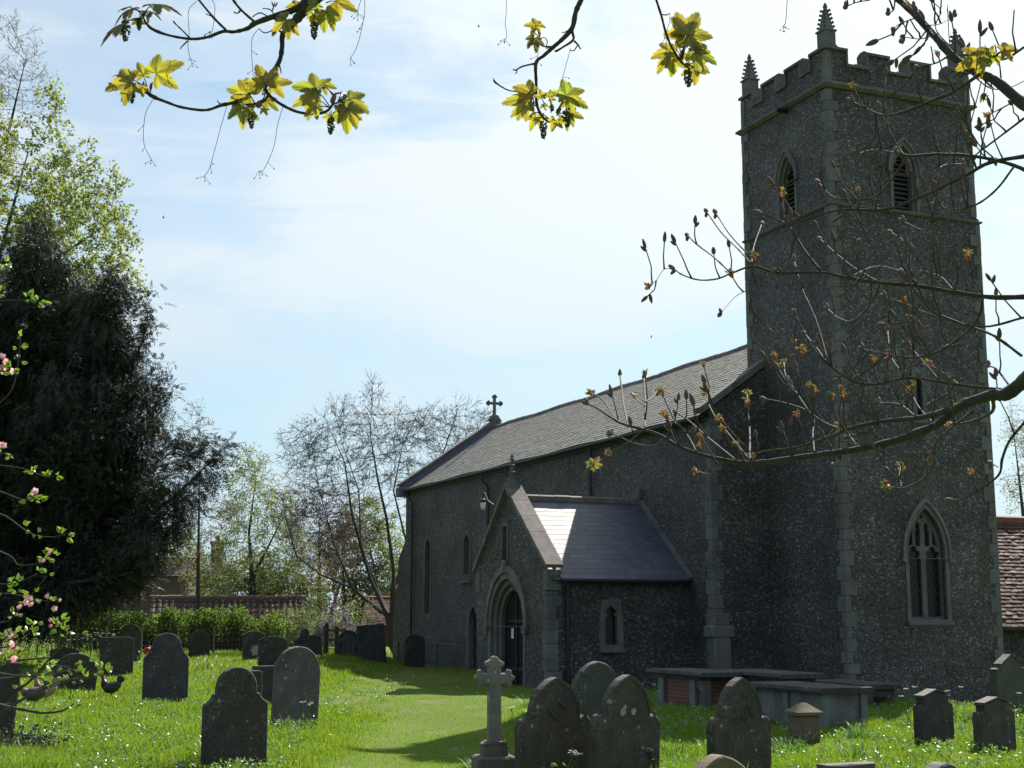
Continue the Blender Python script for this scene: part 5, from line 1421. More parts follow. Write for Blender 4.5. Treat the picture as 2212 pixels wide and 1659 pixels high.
# --- darker, mixed trees and shrubs behind
def bushy(name, px_, Y, blobs, label, leafmat, n, size, seed, cat='tree', asp=.6, attr=350, tw=(3, .6, .008, .03), rt=.16, group=None, dr=.2):
    ft = foot(px_, Y); bl = blobpx(blobs, Y, ft)
    top = max(blobs, key=lambda q: -q[1])
    plant_tree(name, ft, label, cat, [[(0, 0, 0), w2(px_, 1330, Y, ft), w2(top[0], top[1] + top[3] * .4, Y, ft)]], bl, seed, attr, .45, .6, 5, .010, rt, tw, (n, size, asp, .15, dr), leafmat, up=.1, group=group)
bushy('hawthorn_tree', 690, 76, [(690, 1110, 60, 55), (640, 1130, 50, 60), (740, 1150, 60, 60), (690, 1200, 70, 60)], 'brown twiggy tree barely in leaf, between the pale green tree and the bare one', L_BROWN, 3800, .12, 41)
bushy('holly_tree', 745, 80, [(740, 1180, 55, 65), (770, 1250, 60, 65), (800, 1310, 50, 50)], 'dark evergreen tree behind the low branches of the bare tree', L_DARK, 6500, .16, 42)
bushy('forsythia', 715, 70, [(700, 1250, 50, 50), (735, 1240, 35, 40), (740, 1300, 30, 30)], 'yellow flowering shrub behind the long pantiled roof', L_YELLOW, 1100, .09, 43, 'shrub')
bushy('sallow_tree', 600, 74, [(590, 1270, 80, 50), (660, 1300, 60, 45), (520, 1280, 60, 40), (480, 1260, 55, 50)], 'low olive-green spring tree just over the pantiled roof ridge', L_OLIVE, 7500, .15, 44)
bushy('elder_tree', 400, 86, [(400, 1200, 45, 60), (370, 1240, 40, 50), (450, 1250, 50, 50)], 'pale green tree behind the slim young one', L_WILLOW, 4200, .16, 45)
bushy('field_maple', 830, 84, [(820, 1170, 60, 60), (860, 1230, 55, 60), (790, 1120, 50, 50), (830, 1290, 50, 40)], 'light green tree seen through the bare stems near the church corner', L_WILLOW, 6200, .17, 46)
bushy('hazel_shrub', 620, 65, [(640, 1345, 60, 35), (600, 1370, 40, 30), (700, 1375, 40, 25)], 'loose green shrub in front of the pantiled roof, beside the lilac', L_OLIVE, 3200, .11, 47, 'shrub', attr=200, rt=.06)
bushy('lilac_shrub', 725, 64, [(725, 1345, 30, 22), (705, 1360, 25, 20), (760, 1362, 25, 18)], 'mauve flowering lilac shrub near the wooden rails', L_LILAC, 1800, .10, 48, 'shrub', attr=120, rt=.05)
bushy('green_shrub', 755, 64.5, [(760, 1372, 36, 24), (720, 1385, 34, 20), (665, 1385, 30, 20)], 'bright green low shrub under the lilac', L_HEDGE, 2600, .10, 49, 'shrub', attr=120, rt=.05)
bushy('white_shrub', 795, 62, [(795, 1356, 22, 14)], 'small white-flowered shrub close to the east corner of the church', L_PALE, 500, .08, 52, 'shrub', attr=60, rt=.04)
bushy('maple_tree', 2235, 68, [(2240, 960, 60, 90), (2195, 1060, 35, 50), (2260, 1060, 60, 60), (2185, 880, 20, 25), (2205, 930, 30, 40)], 'tree with tiny young leaves rising behind the red tiled outbuilding roof', L_PALE, 3000, .12, 50, tw=(4, .7, .006, .02), attr=420)

# --- bright hedge
ft = foot(400, 62.5); rng = np.random.default_rng(61)
o = empty('hedge', ft); tag(o, 'long bright green hedge of leafy shrubs along the churchyard edge', 'hedge')
rs = random.Random(6); bl = blobpx([(x + rs.uniform(-9, 9), 1352 + rs.uniform(-14, 16) + (16 if x > 530 else 0), rs.uniform(16, 34), rs.uniform(20, 42) - (8 if x > 550 else 0), rs.uniform(-.6, .8)) for x in list(range(130, 600, 13)) if not 352 < x < 362], 62.5, ft, .5)
c_ = ellipsoid_points(bl, 12000, rng, .25)
V, Fq = leaf_quads(c_, .13, rng, .7, .1); link('foliage', np_mesh('foliage', V, [Fq]), o, L_HEDGE)
b_ = ellipsoid_points(bl, 1100, rng); b0 = b_.copy(); b0[:, 2] = -.1; b0[:, :2] = b0[:, :2] * 1.0 + rng.normal(0, .12, (1100, 2))
V, Fq = cones(b0, b_, np.full(1100, .014), np.full(1100, .006), 4); link('stems', np_mesh('stems', V, [Fq]), o, M['bark'])
# --- far wood closing the view
rng = np.random.default_rng(71); bl = []
for x in np.arange(-95, 75, 4.2):
    h = rng.uniform(5, 8.5); bl.append((x + rng.uniform(-1, 1), 128 + rng.uniform(-5, 5), h * .42 - .4, rng.uniform(3, 4.6), 3, h * .58))
c_ = ellipsoid_points(bl, 26000, rng, .2); V, Fq = leaf_quads(c_, .5, rng, .7, .1)
fw = link('far_wood', np_mesh('far_wood', V, [Fq]), None, L_OLIVE); tag(fw, 'distant hazy belt of green trees behind the houses', 'wood', kind='stuff')

# ------------------------------------------------------------------ buildings beyond the churchyard
M['pantile'] = mat_tiles('pantiles', (0.055, 0.028, 0.020), (0.085, 0.043, 0.030), (0.12, 0.07, 0.05), .7, .9, moss=(0.10, 0.085, 0.05))
def pantile_roof(O, D, L, U, S, rows, pitch=.30, amp=.06):
    D, U, O = nrm(D), nrm(U), np.asarray(O, float); Nn = np.cross(D, U); Nn = Nn if Nn[2] > 0 else -Nn
    n = int(L / pitch) * 6; xs = np.linspace(0, L, n + 1); wv = amp * np.abs(np.sin(xs / pitch * PI)) ** .8; g = S / rows; V = []; Fq = []
    rs = np.random.default_rng(3)
    for r in range(rows):
        j = rs.normal(0, .006, n + 1)
        for e, (f, lift) in enumerate(((r * g - .03, .03), ((r + 1) * g + .02, 0.0))):
            V.append(O[None] + D[None] * xs[:, None] + U[None] * f + Nn[None] * (wv + lift + j)[:, None])
        b0 = r * 2 * (n + 1); k = np.arange(n); Fq.append(np.stack([b0 + k, b0 + k + 1, b0 + n + 1 + k + 1, b0 + n + 1 + k], 1))
    return np.concatenate(V), np.concatenate(Fq)
Y = 69.0; A0 = at_Y(325, 1290, Y); A1 = at_Y(655, 1289, Y + 1.5)
bo = empty('outbuilding', (A0[0], A0[1] - 2.6, float(gz(A0[0], A0[1])))); tag(bo, 'long low outbuilding with mossy red pantiled roof behind the hedge', 'outbuilding')
b0 = np.array(bo.location); D = nrm((A1 - A0) * [1, 1, 0]); Lr = np.linalg.norm(A1 - A0); Bk = np.cross(ez, D)
zR, zE, run = A0[2] - b0[2], A0[2] - b0[2] - 2.25, 2.6
rO = A0 - b0; rO[2] = 0
V, Fq = pantile_roof(rO - Bk * run + ez * zE, D, Lr, Bk * run + ez * (zR - zE), math.hypot(run, zR - zE), 9)
rf = link('roof', np_mesh('roof', V, [Fq], True), bo, M['pantile'])
m = MB(); q = rO
m.add([q + ez * zR, q + D * Lr + ez * zR, q + D * Lr + Bk * run + ez * zE, q + Bk * run + ez * zE], [(0, 1, 2, 3)]); m.build('far_slope', M['pantile'], rf)
m = MB(); x = 0
while x < Lr: m.prism([(-.14, -.10), (-.10, .05), (0, .10), (.10, .05), (.14, -.10)], q + D * x + ez * (zR + random.uniform(.0, .02)), Bk, ez, D, .41); x += .42
m.build('ridge_tiles', mat_stone('pale_ridge', (0.22, 0.125, 0.085), (0.15, 0.085, 0.06), stain=.3, scale=5), rf)
m = MB(); m.prism([(-run + .1, -.2), (run - .1, -.2), (run - .1, zE), (0, zR - .12), (-run + .1, zE)], q + D * .05, Bk, ez, D, Lr - .1); m.build('wall', M['brick'], bo)
# brick cottage left, mostly behind the yew
def house(name, px0, px1, yr, ye, Y, depth, label, roofmat, wallmat, chim=None, yaw=0.0, win=()):
    a, b_ = at_Y(px0, ye, Y), at_Y(px1, ye, Y); zr = at_Y(px0, yr, Y)[2]; f = np.array([(a[0] + b_[0]) / 2, Y, float(gz(a[0], Y))])
    o = empty(name, f, yaw); tag(o, label, 'house'); hw = (b_[0] - a[0]) / 2; ze, zr = a[2] - f[2], zr - f[2]
    m = MB(); m.box(-hw, hw, 0, depth, -.3, ze); 
    m.add([(-hw, 0, ze), (-hw, depth, ze), (-hw, depth / 2, zr - .08)], [(0, 1, 2)]); m.add([(hw, 0, ze), (hw, depth, ze), (hw, depth / 2, zr - .08)], [(0, 1, 2)])
    m.build('wall', wallmat, o)
    V, Fq = tile_roof((-hw - .2, -.25, ze - .12), (1, 0, 0), 2 * hw + .4, (0, depth / 2 + .25, zr - ze + .12), math.hypot(depth / 2 + .25, zr - ze + .12), 18, .22, .02, .005, int(px0))
    r_ = link('roof', np_mesh('roof', V, [Fq]), o, roofmat)
    m = MB(); m.add([(-hw - .2, depth / 2, zr), (hw + .2, depth / 2, zr), (hw + .2, depth + .25, ze - .12), (-hw - .2, depth + .25, ze - .12)], [(0, 1, 2, 3)]); m.build('far_slope', roofmat, r_)
    m = MB(); x = -hw - .2
    while x < hw + .1: m.prism([(-.13, -.09), (-.1, .04), (0, .09), (.1, .04), (.13, -.09)], (x, depth / 2, zr), (0, 1, 0), ez, (1, 0, 0), .42); x += .43
    m.build('ridge_tiles', M['redridge'], r_)
    if chim is not None:
        m = MB(); m.bbox(chim - .35, chim + .35, depth / 2 - .3, depth / 2 + .3, zr - .6, zr + .9, .02); m.bbox(chim - .42, chim + .42, depth / 2 - .37, depth / 2 + .37, zr + .9, zr + 1.05, .02)
        m.lathe((chim, depth / 2, zr + 1.05), [(.13, 0), (.11, .35), (.13, .4)], 10); m.build('chimney', M['brick'], r_)
    for (x, z, w_, h_) in win:
        m = MB(); m.box(x - w_ / 2 - .06, x + w_ / 2 + .06, -.03, .02, z - .06, z + h_ + .06); wf = m.build('window', M['paper'], o)
        m = MB(); m.box(x - w_ / 2, x + w_ / 2, -.036, -.031, z, z + h_); m.build('pane', M['dark'], wf)
    return o
M['oldbrick'] = mat_brick('old_brick', (0.15, 0.085, 0.065), (0.10, 0.065, 0.055), (0.17, 0.15, 0.13))
house('brick_house', 225, 392, 1203, 1240, 84, 6.0, 'dull brick house with dark tiled roof, mostly hidden behind the yew', M['pantile'], M['oldbrick'], chim=3.8)
house('tiled_house', 788, 875, 1290, 1345, 72, 5.0, 'small house with red plain-tiled roof tucked behind the church corner', M['redtile'], M['brick'])
# overhead wire across the trees
pa, pb = at_Y(300, 1065, 90), at_Y(1180, 1228, 90)
m = MB(); pts = [pa + (pb - pa) * k / 20 - ez * 1.2 * (1 - (k / 10 - 1) ** 2) for k in range(21)]; m.tube(pts, .022, 4)
tag(m.build('overhead_wire', M['iron']), 'thin dark overhead wire slanting across the trees left of the church', 'wire')
# ------------------------------------------------------------------ grass
def grass_field():
    rng = np.random.default_rng(81)
    n = 900000
    # more blades nearer, where they show
    u = rng.random(n); y0, y1 = 12.8, 64.0
    y = 1.0 / (1 / y0 + u * (1 / y1 - 1 / y0)); x = rng.uniform(-.41, .41, n) * y
    # keep out of the church
    dx, dy = x - NWx, y - NWy; uu = dx * -.3843 + dy * .9232; vv = dx * -.9232 + dy * -.3843
    ins = ((uu > 0) & (uu < 4) & (vv < 0) & (vv > -4.6)) | ((uu > 3.2) & (uu < 28) & (vv < 1.69)) | ((uu > 4.4) & (uu < 9.3) & (vv < 5.73) & (vv > 0)) | ((uu > .2) & (vv < -4.6))
    path = 1 - sstep(.7, 1.9, np.abs(x + 1.0 + .25 * np.sin(y * .35)))
    path = np.maximum(path, (1 - sstep(3.0, 4.6, np.abs(x - .02 * y + 1.2))) * sstep(24, 30, y))
    patchy = .5 + .5 * np.sin(x * 1.7 + 2 * np.sin(y * .6)) * np.sin(y * 1.1 + 1.3 * np.sin(x * .8))
    patchy2 = .5 + .5 * np.sin(x * 4.1 + y * 2.3) * np.sin(y * 3.2 - x * 1.9)
    keep = ~ins & (rng.random(n) < (1 - .45 * path) * (.55 + .45 * patchy))
    x, y, path, patchy, patchy2 = x[keep], y[keep], path[keep], patchy[keep], patchy2[keep]; n = len(x)
    H = (.045 + .10 * patchy * (.5 + patchy2)) * (1 - path) * np.where((x > 1) & (y < 26) & (y > 17), .7, 1.0) + path * .030
    H = H * rng.uniform(.5, 1.35, n) * (1 + .5 * (rng.random(n) > .94) * (1 - path))
    Wd = np.clip(.00042 * y, .006, .022) * rng.uniform(.7, 1.3, n)
    a = rng.uniform(0, 2 * PI, n); lean = rng.uniform(.1, .75, n) * H
    bx, by = np.cos(a), np.sin(a); b2 = rng.uniform(0, 2 * PI, n)
    z = gz(x, y) - .012
    B = np.stack([x, y, z], 1); S_ = np.stack([-np.sin(b2), np.cos(b2), np.zeros(n)], 1) * (Wd * .5)[:, None]
    D_ = np.stack([bx * lean, by * lean, np.zeros(n)], 1)
    m1 = B + D_ * .35 + np.stack([np.zeros(n), np.zeros(n), H * .62], 1); tp = B + D_ + np.stack([np.zeros(n), np.zeros(n), H], 1)
    V = np.stack([B - S_, B + S_, m1 + S_ * .75, m1 - S_ * .75, tp], 1).reshape(-1, 3)
    k = (np.arange(n) * 5)[:, None]
    me = np_mesh('grass', V, [np.concatenate([k, k + 1, k + 2, k + 3], 1), np.concatenate([k + 3, k + 2, k + 4], 1)])
    tag(link('grass', me, None, M['grass']), 'rough spring grass of the churchyard, mown short along the path', 'grass', kind='stuff')
    # leafy weeds among it
    n = 2600; yy = 1 / (1 / 13. + rng.random(n) * (1 / 40. - 1 / 13.)); xx = rng.uniform(-.40, .40, n) * yy
    pth = np.abs(xx + 1.0 + .25 * np.sin(yy * .35)); ok = (pth > 1.7) & ((xx < -2.2) | (xx > 1.2)) & (yy < 40)
    dx, dy = xx - NWx, yy - NWy; uu = dx * -.3843 + dy * .9232; vv = dx * -.9232 + dy * -.3843; ok &= ~((uu > -.3) & (vv < 6.2))
    xx, yy = xx[ok], yy[ok]; k = np.repeat(np.arange(len(xx)), 16)
    c = np.stack([xx[k] + rng.normal(0, .07, len(k)), yy[k] + rng.normal(0, .07, len(k)), np.zeros(len(k))], 1); c[:, 2] = gz(c[:, 0], c[:, 1]) + rng.uniform(.02, .13, len(k))
    LV, LF = leaf_quads(c, .045, rng, .8, -.2)
    tag(link('weeds', np_mesh('weeds', LV, [LF]), None, M['weed']), 'low leafy weeds and ground ivy scattered through the grass', 'weeds', kind='stuff')
    # daisies: white specks
    n = 230; yy = 1 / (1 / 13.2 + rng.random(n) * (1 / 44. - 1 / 13.2)); xx = rng.uniform(-.38, .30, n) * yy
    cl = np.sin(xx * 1.3 + 1) * np.sin(yy * .7) > -.2; xx, yy = xx[cl], yy[cl]
    m = MB()
    for a_, b_ in zip(xx, yy):
        dx, dy = a_ - NWx, b_ - NWy
        if dx * -.3843 + dy * .9232 > -.5 and dx * -.9232 + dy * -.3843 < 6.5: continue
        z0 = float(gz(a_, b_)) + random.uniform(.04, .09); r = random.uniform(.007, .012); t = random.uniform(-.5, .5)
        m.add([(a_ + r * math.cos(q), b_ + r * math.sin(q) * .9, z0 + r * math.sin(q) * .8 + t * r * math.cos(q)) for q in np.arange(8) * PI / 4], [tuple(range(8))])
    tag(m.build('daisies', M['petal']), 'tiny white daisies dotted in the short grass', 'daisies', kind='stuff')
M['petal'] = mat_leaf('white_petals', [(0.72, 0.72, 0.68), (0.82, 0.82, 0.80)], .35, None, .02)
M['yolk'] = mat_plain('yellow_petals', (0.72, 0.50, 0.02), .6, 0, .1)
M['stem'] = mat_leaf('flower_stems', [(0.04, 0.10, 0.015), (0.06, 0.13, 0.02)], .35, [(0.12, 0.26, 0.03), (0.16, 0.30, 0.04)], .05)
grass_field()

# ------------------------------------------------------------------ tall tufts of grass and leaves at the feet of stones
def tuft(px_, py_, label, n=60, h=.32, spread=.10, seed=0, cat='grass tuft', name='grass_tuft', group='grass tufts against the stones'):
    p, t = ground(px_, py_); rng = np.random.default_rng(seed)
    a = rng.uniform(0, 2 * PI, n); r = rng.random(n) * spread; B = np.stack([r * np.cos(a), r * np.sin(a), np.full(n, -.02)], 1)
    H = h * rng.uniform(.5, 1.15, n); ln = H * rng.uniform(.15, .8, n); a2 = a + rng.normal(0, .6, n)
    wd = rng.uniform(.005, .011, n); S_ = np.stack([-np.sin(a2), np.cos(a2), np.zeros(n)], 1) * wd[:, None]
    V = []; ks = []
    for j, f in enumerate((0, .4, .75)):
        q = B + np.stack([np.cos(a2) * ln * f * f, np.sin(a2) * ln * f * f, H * (f - .25 * f * f * (ln / H))], 1); w_ = (1, .9, .6)[j]; V += [q - S_ * w_, q + S_ * w_]
    V.append(B + np.stack([np.cos(a2) * ln, np.sin(a2) * ln, H * (1 - .3 * ln / H)], 1))
    V = np.stack(V, 1).reshape(-1, 3); k = (np.arange(n) * 7)[:, None]
    F4 = np.concatenate([np.concatenate([k, k + 1, k + 3, k + 2], 1), np.concatenate([k + 2, k + 3, k + 5, k + 4], 1)]); F3 = np.concatenate([k + 4, k + 5, k + 6], 1)
    o = link(name, np_mesh(name, V, [F4, F3]), None, M['stem']); o.location = tuple(p)
    return tag(o, label, cat, group)
tuft(455, 1655, 'clump of long narcissus leaves at the foot of the nearest dark gravestone', 46, .42, .13, 1, 'plant', 'narcissus_leaves', 'narcissus clumps')
tuft(610, 1576, 'tuft of long blades at the left foot of the tall grey arched gravestone', 40, .26, .12, 2)
tuft(660, 1585, 'bushy tuft at the right foot of the tall grey arched gravestone', 60, .24, .16, 3)
tuft(1045, 1688, 'tuft of grass against the stepped base of the cross', 50, .30, .14, 4)
tuft(1145, 1530, 'sunlit tuft left of the large pointed gothic gravestone', 70, .30, .2, 5)
tuft(1445, 1640, 'sunlit tuft right of the leaning gothic gravestone with lichen', 80, .26, .25, 6)
tuft(1700, 1628, 'sunlit tuft in front of the squat pedestal', 80, .25, .25, 7)
tuft(1862, 1600, 'sunlit tuft at the corner of the pale chest tomb', 80, .30, .22, 8)
tuft(1840, 1650, 'dark-bladed tuft behind the flat straight-topped gravestone', 60, .34, .18, 9)
tuft(700, 1440, 'small tuft of upright leaves on the path edge beyond the tall grey stone', 26, .35, .08, 10)
tuft(352, 1522, 'leafy tuft at the foot of the large shouldered gravestone', 50, .18, .22, 11)
tuft(2090, 1560, 'sunlit tuft between the two gable-topped gravestones', 70, .30, .22, 12)
tuft(2205, 1590, 'green tuft beside the pale-edged gable-topped gravestone', 50, .36, .12, 13)
# dark low shrub of grave plants at lower left
p, t = ground(45, 1634); rng = np.random.default_rng(15); c = rng.normal(0, 1, (900, 3)) * [.28, .22, .09] + [0, 0, .14]; c[:, 2] = np.abs(c[:, 2])
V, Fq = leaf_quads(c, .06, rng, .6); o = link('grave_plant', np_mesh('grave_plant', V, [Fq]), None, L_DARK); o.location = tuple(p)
tag(o, 'dark mound of grave plants before the leaning flat-topped gravestone', 'plant')

# ------------------------------------------------------------------ narcissi, dandelions, cow parsley
def narcissus(px_, py_, h, lean, label, seed, face=None, group='white narcissi', pxhead=None):
    p, t = ground(px_, py_); o = empty('narcissus', p); tag(o, label, 'flower', group); rs = random.Random(seed)
    tip = np.array([lean, rs.uniform(-.05, .02), h]); m = MB(); m.tube([(0, 0, -.03), tip * [.35, .3, .55], tip * [.8, .7, .92], tip], [.006, .0055, .005, .004], 6); m.build('stem', M['stem'], o)
    fd = nrm(np.array([rs.uniform(-.6, .6), -1, rs.uniform(-.1, .5)]) if face is None else face); u = nrm(np.cross(fd, (0, 0, 1))); w = np.cross(u, fd); m = MB()
    for k in range(6):
        a = k * PI / 3 + rs.uniform(-.1, .1); d = u * math.cos(a) + w * math.sin(a); s = np.cross(fd, d); L = .040 * rs.uniform(.85, 1.1); bk = fd * .012 * rs.uniform(-1, .5)
        m.add([tip, tip + d * L * .45 + s * .017 + bk * .4, tip + d * L + bk, tip + d * L * .45 - s * .017 + bk * .4], [(0, 1, 2, 3)])
    m.build('petals', M['petal'], o)
    m = MB(); m.lathe(tip, [(.006, -.002), (.010, .006), (.012, .012)], 10, ax=fd); m.build('cup', M['yolk'], o)
    if pxhead is None:
        m = MB()
        for k in range(4):
            a = rs.uniform(0, 2 * PI); L = h * rs.uniform(.7, .95); e = np.array([math.cos(a), math.sin(a), 0]); s = np.array([-e[1], e[0], 0]) * .006
            m.add([-s, s, e * L * .2 + ez * L * .6 + s, e * L * .2 + ez * L * .6 - s, e * L * .5 + ez * L * .9], [(0, 1, 2, 3), (3, 2, 4)])
        m.build('leaves', M['stem'], o)
narcissus(457, 1652, .44, .01, 'left of the two white narcissi before the nearest dark gravestone', 1, (.1, -1, .15), pxhead=1)
narcissus(466, 1650, .43, .13, 'right of the two white narcissi before the nearest dark gravestone, nodding', 2, (.7, -.6, .2), pxhead=1)
rs = random.Random(9)
spots = [(428, 1446), (437, 1450), (442, 1444), (449, 1449), (466, 1443), (497, 1448), (406, 1446), (561, 1447), (545, 1452), (420, 1462), (455, 1466), (475, 1462), (303, 1452), (298, 1432), (574, 1425 + 20)]
for i, (a, b_) in enumerate(spots): narcissus(a, b_, rs.uniform(.30, .42), rs.uniform(-.06, .06), 'small white narcissus in the grass among the left-hand gravestones', 20 + i)
dn = MB(); dn.lathe((0, 0, 0), [(.003, -.07), (.003, 0), (.016, .004), (.022, .010), (.012, .016)], 9); dand = dn.build('dandelion', M['yolk'])
DL = 'yellow dandelion flower in the churchyard grass'
for i, (a, b_) in enumerate([(893, 1446 + 20), (987, 1490), (775, 1508), (791, 1510), (1069 - 240, 1518), (769, 1536), (707, 1548), (772, 1555), (752, 1569), (713, 1601), (843, 1480), (866, 1489), (738, 1500), (1905, 1650), (1998, 1641), (1965, 1640), (1866, 1640), (2108, 1646), (2132, 1641), (2160, 1652), (1930, 1612), (1815, 1587), (1852, 1625), (1765, 1640), (1640, 1660)]):
    o = dand if i == 0 else dand.copy()
    if i: COL.objects.link(o)
    p, t = ground(a, b_); o.location = (p[0], p[1], p[2] + .08); o.rotation_euler = (rs.uniform(.1, .5), rs.uniform(-.3, .3), rs.uniform(0, 6))
    tag(o, DL, 'flower', 'dandelions in the grass')
def parsley(px_, py_, h, label, seed, n=3):
    p, t = ground(px_, py_); o = empty('cow_parsley', p); tag(o, label, 'flower', 'cow parsley in flower'); rs = random.Random(seed); m = MB(); f = MB()
    for k in range(n):
        tip = np.array([rs.uniform(-.16, .16), rs.uniform(-.1, .05), h * rs.uniform(.75, 1.05)]); m.tube([(0, 0, -.02), tip * [.3, .3, .5], tip], [.006, .005, .003], 5)
        for q in range(9):
            a = rs.uniform(0, 2 * PI); r = rs.uniform(.015, .05); c = tip + np.array([r * math.cos(a), r * math.sin(a), .03 + rs.uniform(-.01, .01)]); m.tube([tip, c], [.002, .0015], 3)
            for z in range(5):
                e = c + np.array([rs.uniform(-.012, .012), rs.uniform(-.012, .012), rs.uniform(0, .006)]); s = .006
                f.add([e + (s, 0, 0), e + (0, s, .002), e - (s, 0, 0), e - (0, s, -.002)], [(0, 1, 2, 3)])
    rng = np.random.default_rng(seed); V, Fq = leaf_quads(rng.normal(0, 1, (50, 3)) * [.10, .10, .06] + [0, 0, .14], .06, rng, .5)
    m.build('stem', M['stem'], o); f.build('blossom', M['petal'], o); link('leaves', np_mesh('leaves', V, [Fq]), o, M['weed'])
parsley(1130, 1690, .72, 'cow parsley flowering across the left side of the large pointed gothic stone', 1, 4)
parsley(1215, 1715, .42, 'cow parsley flower in front of the large pointed gothic stone', 2, 2)
parsley(1420, 1690, .36, 'cow parsley beside the foot of the leaning gothic gravestone', 3, 4)
parsley(1402, 1545, .48, 'cow parsley against the brick side of the chest tomb', 4, 6)
parsley(617, 1545, .9, 'tall cow parsley in front of the flat stone beside the grey arched one', 5, 4)
parsley(655, 1583, .42, 'cow parsley at the right foot of the tall grey arched gravestone', 6, 3)
parsley(1965, 1575, .62, 'cow parsley left of the gable-topped gravestone by the tower', 7, 3)
parsley(2062, 1555, .55, 'cow parsley behind the shoulder of the gable-topped gravestone', 8, 2)
parsley(2205, 1560, .55, 'cow parsley in front of the tall gabled stone by the outbuilding', 9, 3)
rs = random.Random(5)
for i in range(16): parsley(60 + i * 13 + rs.uniform(-6, 6), 1418 + rs.uniform(-8, 10), rs.uniform(.7, 1.1), 'cow parsley in the shade under the yew', 40 + i, 6)

# ------------------------------------------------------------------ sycamores overhanging the view
def leaf_shape():
    """five-lobed toothed outline in polar form around the stalk"""
    lobes = [(-118, .50), (-62, .84), (0, 1.0), (62, .84), (118, .50)]; sinus = [(-150, .16), (-92, .40), (-33, .46), (33, .46), (92, .40), (150, .16)]
    pts = []
    for i, (a, r) in enumerate(lobes):
        a0, r0 = sinus[i]; a1, r1 = sinus[i + 1]
        for f, k in ((0, 0), (.30, .1), (.36, -.05), (.58, .12), (.64, -.02), (.82, .08), (.87, -.02)):
            aa = a0 + (a - a0) * (f ** .8); rr = r0 + (r - r0) * f; pts.append((aa, rr * (1 + k)))
        pts.append((a, r))
        for f, k in ((.13, -.02), (.18, .08), (.36, -.02), (.42, .12), (.64, -.05), (.70, .1)):
            aa = a + (a1 - a) * (f ** 1.2); rr = r + (r1 - r) * f; pts.append((aa, rr * (1 + k)))
    return np.array([(r * math.sin(math.radians(a)), r * math.cos(math.radians(a))) for a, r in pts])
LEAF = leaf_shape()
def add_leaf(mb, base, axis, normal, size, curl=.25, fold=.25, rs=random):
    axis, normal = nrm(axis), np.asarray(normal, float); side = nrm(np.cross(axis, normal)); normal = np.cross(side, axis)
    n = len(LEAF); V = [base + axis * size * .04]
    if not hasattr(mb, 'vein'): mb.vein = []
    VN = [0.0]
    for ring_ in (.5, 1.0):
        for x, y in LEAF * ring_:
            rr = math.hypot(x, y); ang = math.atan2(x, y); lob = math.cos(ang * 360 / 62.0) if abs(ang) < 2.2 else 0
            z = -curl * rr * rr + fold * .14 * rr * (1 - lob) - .10 * fold * abs(x)
            V.append(base + (axis * y + side * x + normal * z) * size)
            VN.append(min(1.0, min(abs(math.degrees(ang) - q) for q in (-118, -62, 0, 62, 118)) / 30.0) * (0.6 + 0.4 * rr))
    fs = [(0, 1 + i, 1 + (i + 1) % n) for i in range(n - 1)] + [(1 + i, 1 + n + i, 1 + n + (i + 1) % n, 1 + (i + 1) % n) for i in range(n - 1)]
    mb.add(V, fs); mb.vein += VN
L_SYC = mat_leaf('young_sycamore_leaves', [(0.10, 0.095, 0.012), (0.14, 0.14, 0.02), (0.12, 0.15, 0.025)], .55, [(0.44, 0.36, 0.03), (0.46, 0.45, 0.035), (0.35, 0.43, 0.04)], .04, .4, veins=True)
L_SYC_DARK = mat_leaf('shaded_sycamore_leaves', [(0.07, 0.06, 0.02), (0.10, 0.10, 0.025)], .30, [(0.22, 0.16, 0.03), (0.25, 0.26, 0.05)], .06, .4, veins=True)  # darker copy of the young leaves, shade painted into the colour
M['raceme'] = mat_plain('green_flower_buds', (0.05, 0.07, 0.03), .6, 0, .4, 40)
M['scale'] = mat_leaf('pink_bud_scales', [(0.20, 0.08, 0.055), (0.28, 0.14, 0.09)], .4, [(0.36, 0.10, 0.06), (0.42, 0.19, 0.10)], .05)
M['bud'] = mat_stone('downy_buds', (0.17, 0.115, 0.10), (0.10, 0.065, 0.058), stain=.2, scale=40, perisland=.3, bump=.4)
L_BUD = mat_leaf('unfolding_leaves', [(0.06, 0.09, 0.015), (0.09, 0.11, 0.02), (0.13, 0.08, 0.03)], .45, [(0.15, 0.22, 0.025), (0.22, 0.24, 0.03), (0.30, 0.14, 0.035)], .06)

def catmull(pts, k=5):
    P = [2 * pts[0] - pts[1]] + list(pts) + [2 * pts[-1] - pts[-2]]; out_ = []
    for i in range(1, len(P) - 2):
        for j in range(k):
            t = j / k; a, b_, c_, d = P[i - 1], P[i], P[i + 1], P[i + 2]
            out_.append(.5 * (2 * b_ + (c_ - a) * t + (2 * a - 5 * b_ + 4 * c_ - d) * t * t + (3 * b_ - a - 3 * c_ + d) * t ** 3))
    out_.append(pts[-1]); return out_
class Branchwork:
    """branches measured in a zoomed view of the photo: (x, y, thickness) there -> real limbs at depth d"""
    def __init__(self, ox, oy, k): self.ox, self.oy, self.k = ox, oy, k
    def p(self, x, y, d): return at(self.ox + x * self.k, self.oy + y * self.k, d)
    def path(self, pts, d0, d1=None, wob=.0):
        d1 = d0 if d1 is None else d1; n = len(pts)
        Q = [np.append(self.p(x, y, d0 + (d1 - d0) * i / (n - 1)), w * self.k * (d0 + (d1 - d0) * i / (n - 1)) / F / 2) for i, (x, y, w) in enumerate(pts)]
        return catmull(Q, 5)
    def limb(self, mb, pts, d0, d1=None, n=9, knob=.10, rs=random):
        Q = self.path(pts, d0, d1); R = [max(.0006, q[3] * (1 + rs.uniform(-knob, knob) + (.22 if rs.random() < .07 else 0))) for q in Q]
        mb.tube([q[:3] for q in Q], R, n); return [q[:3] for q in Q]
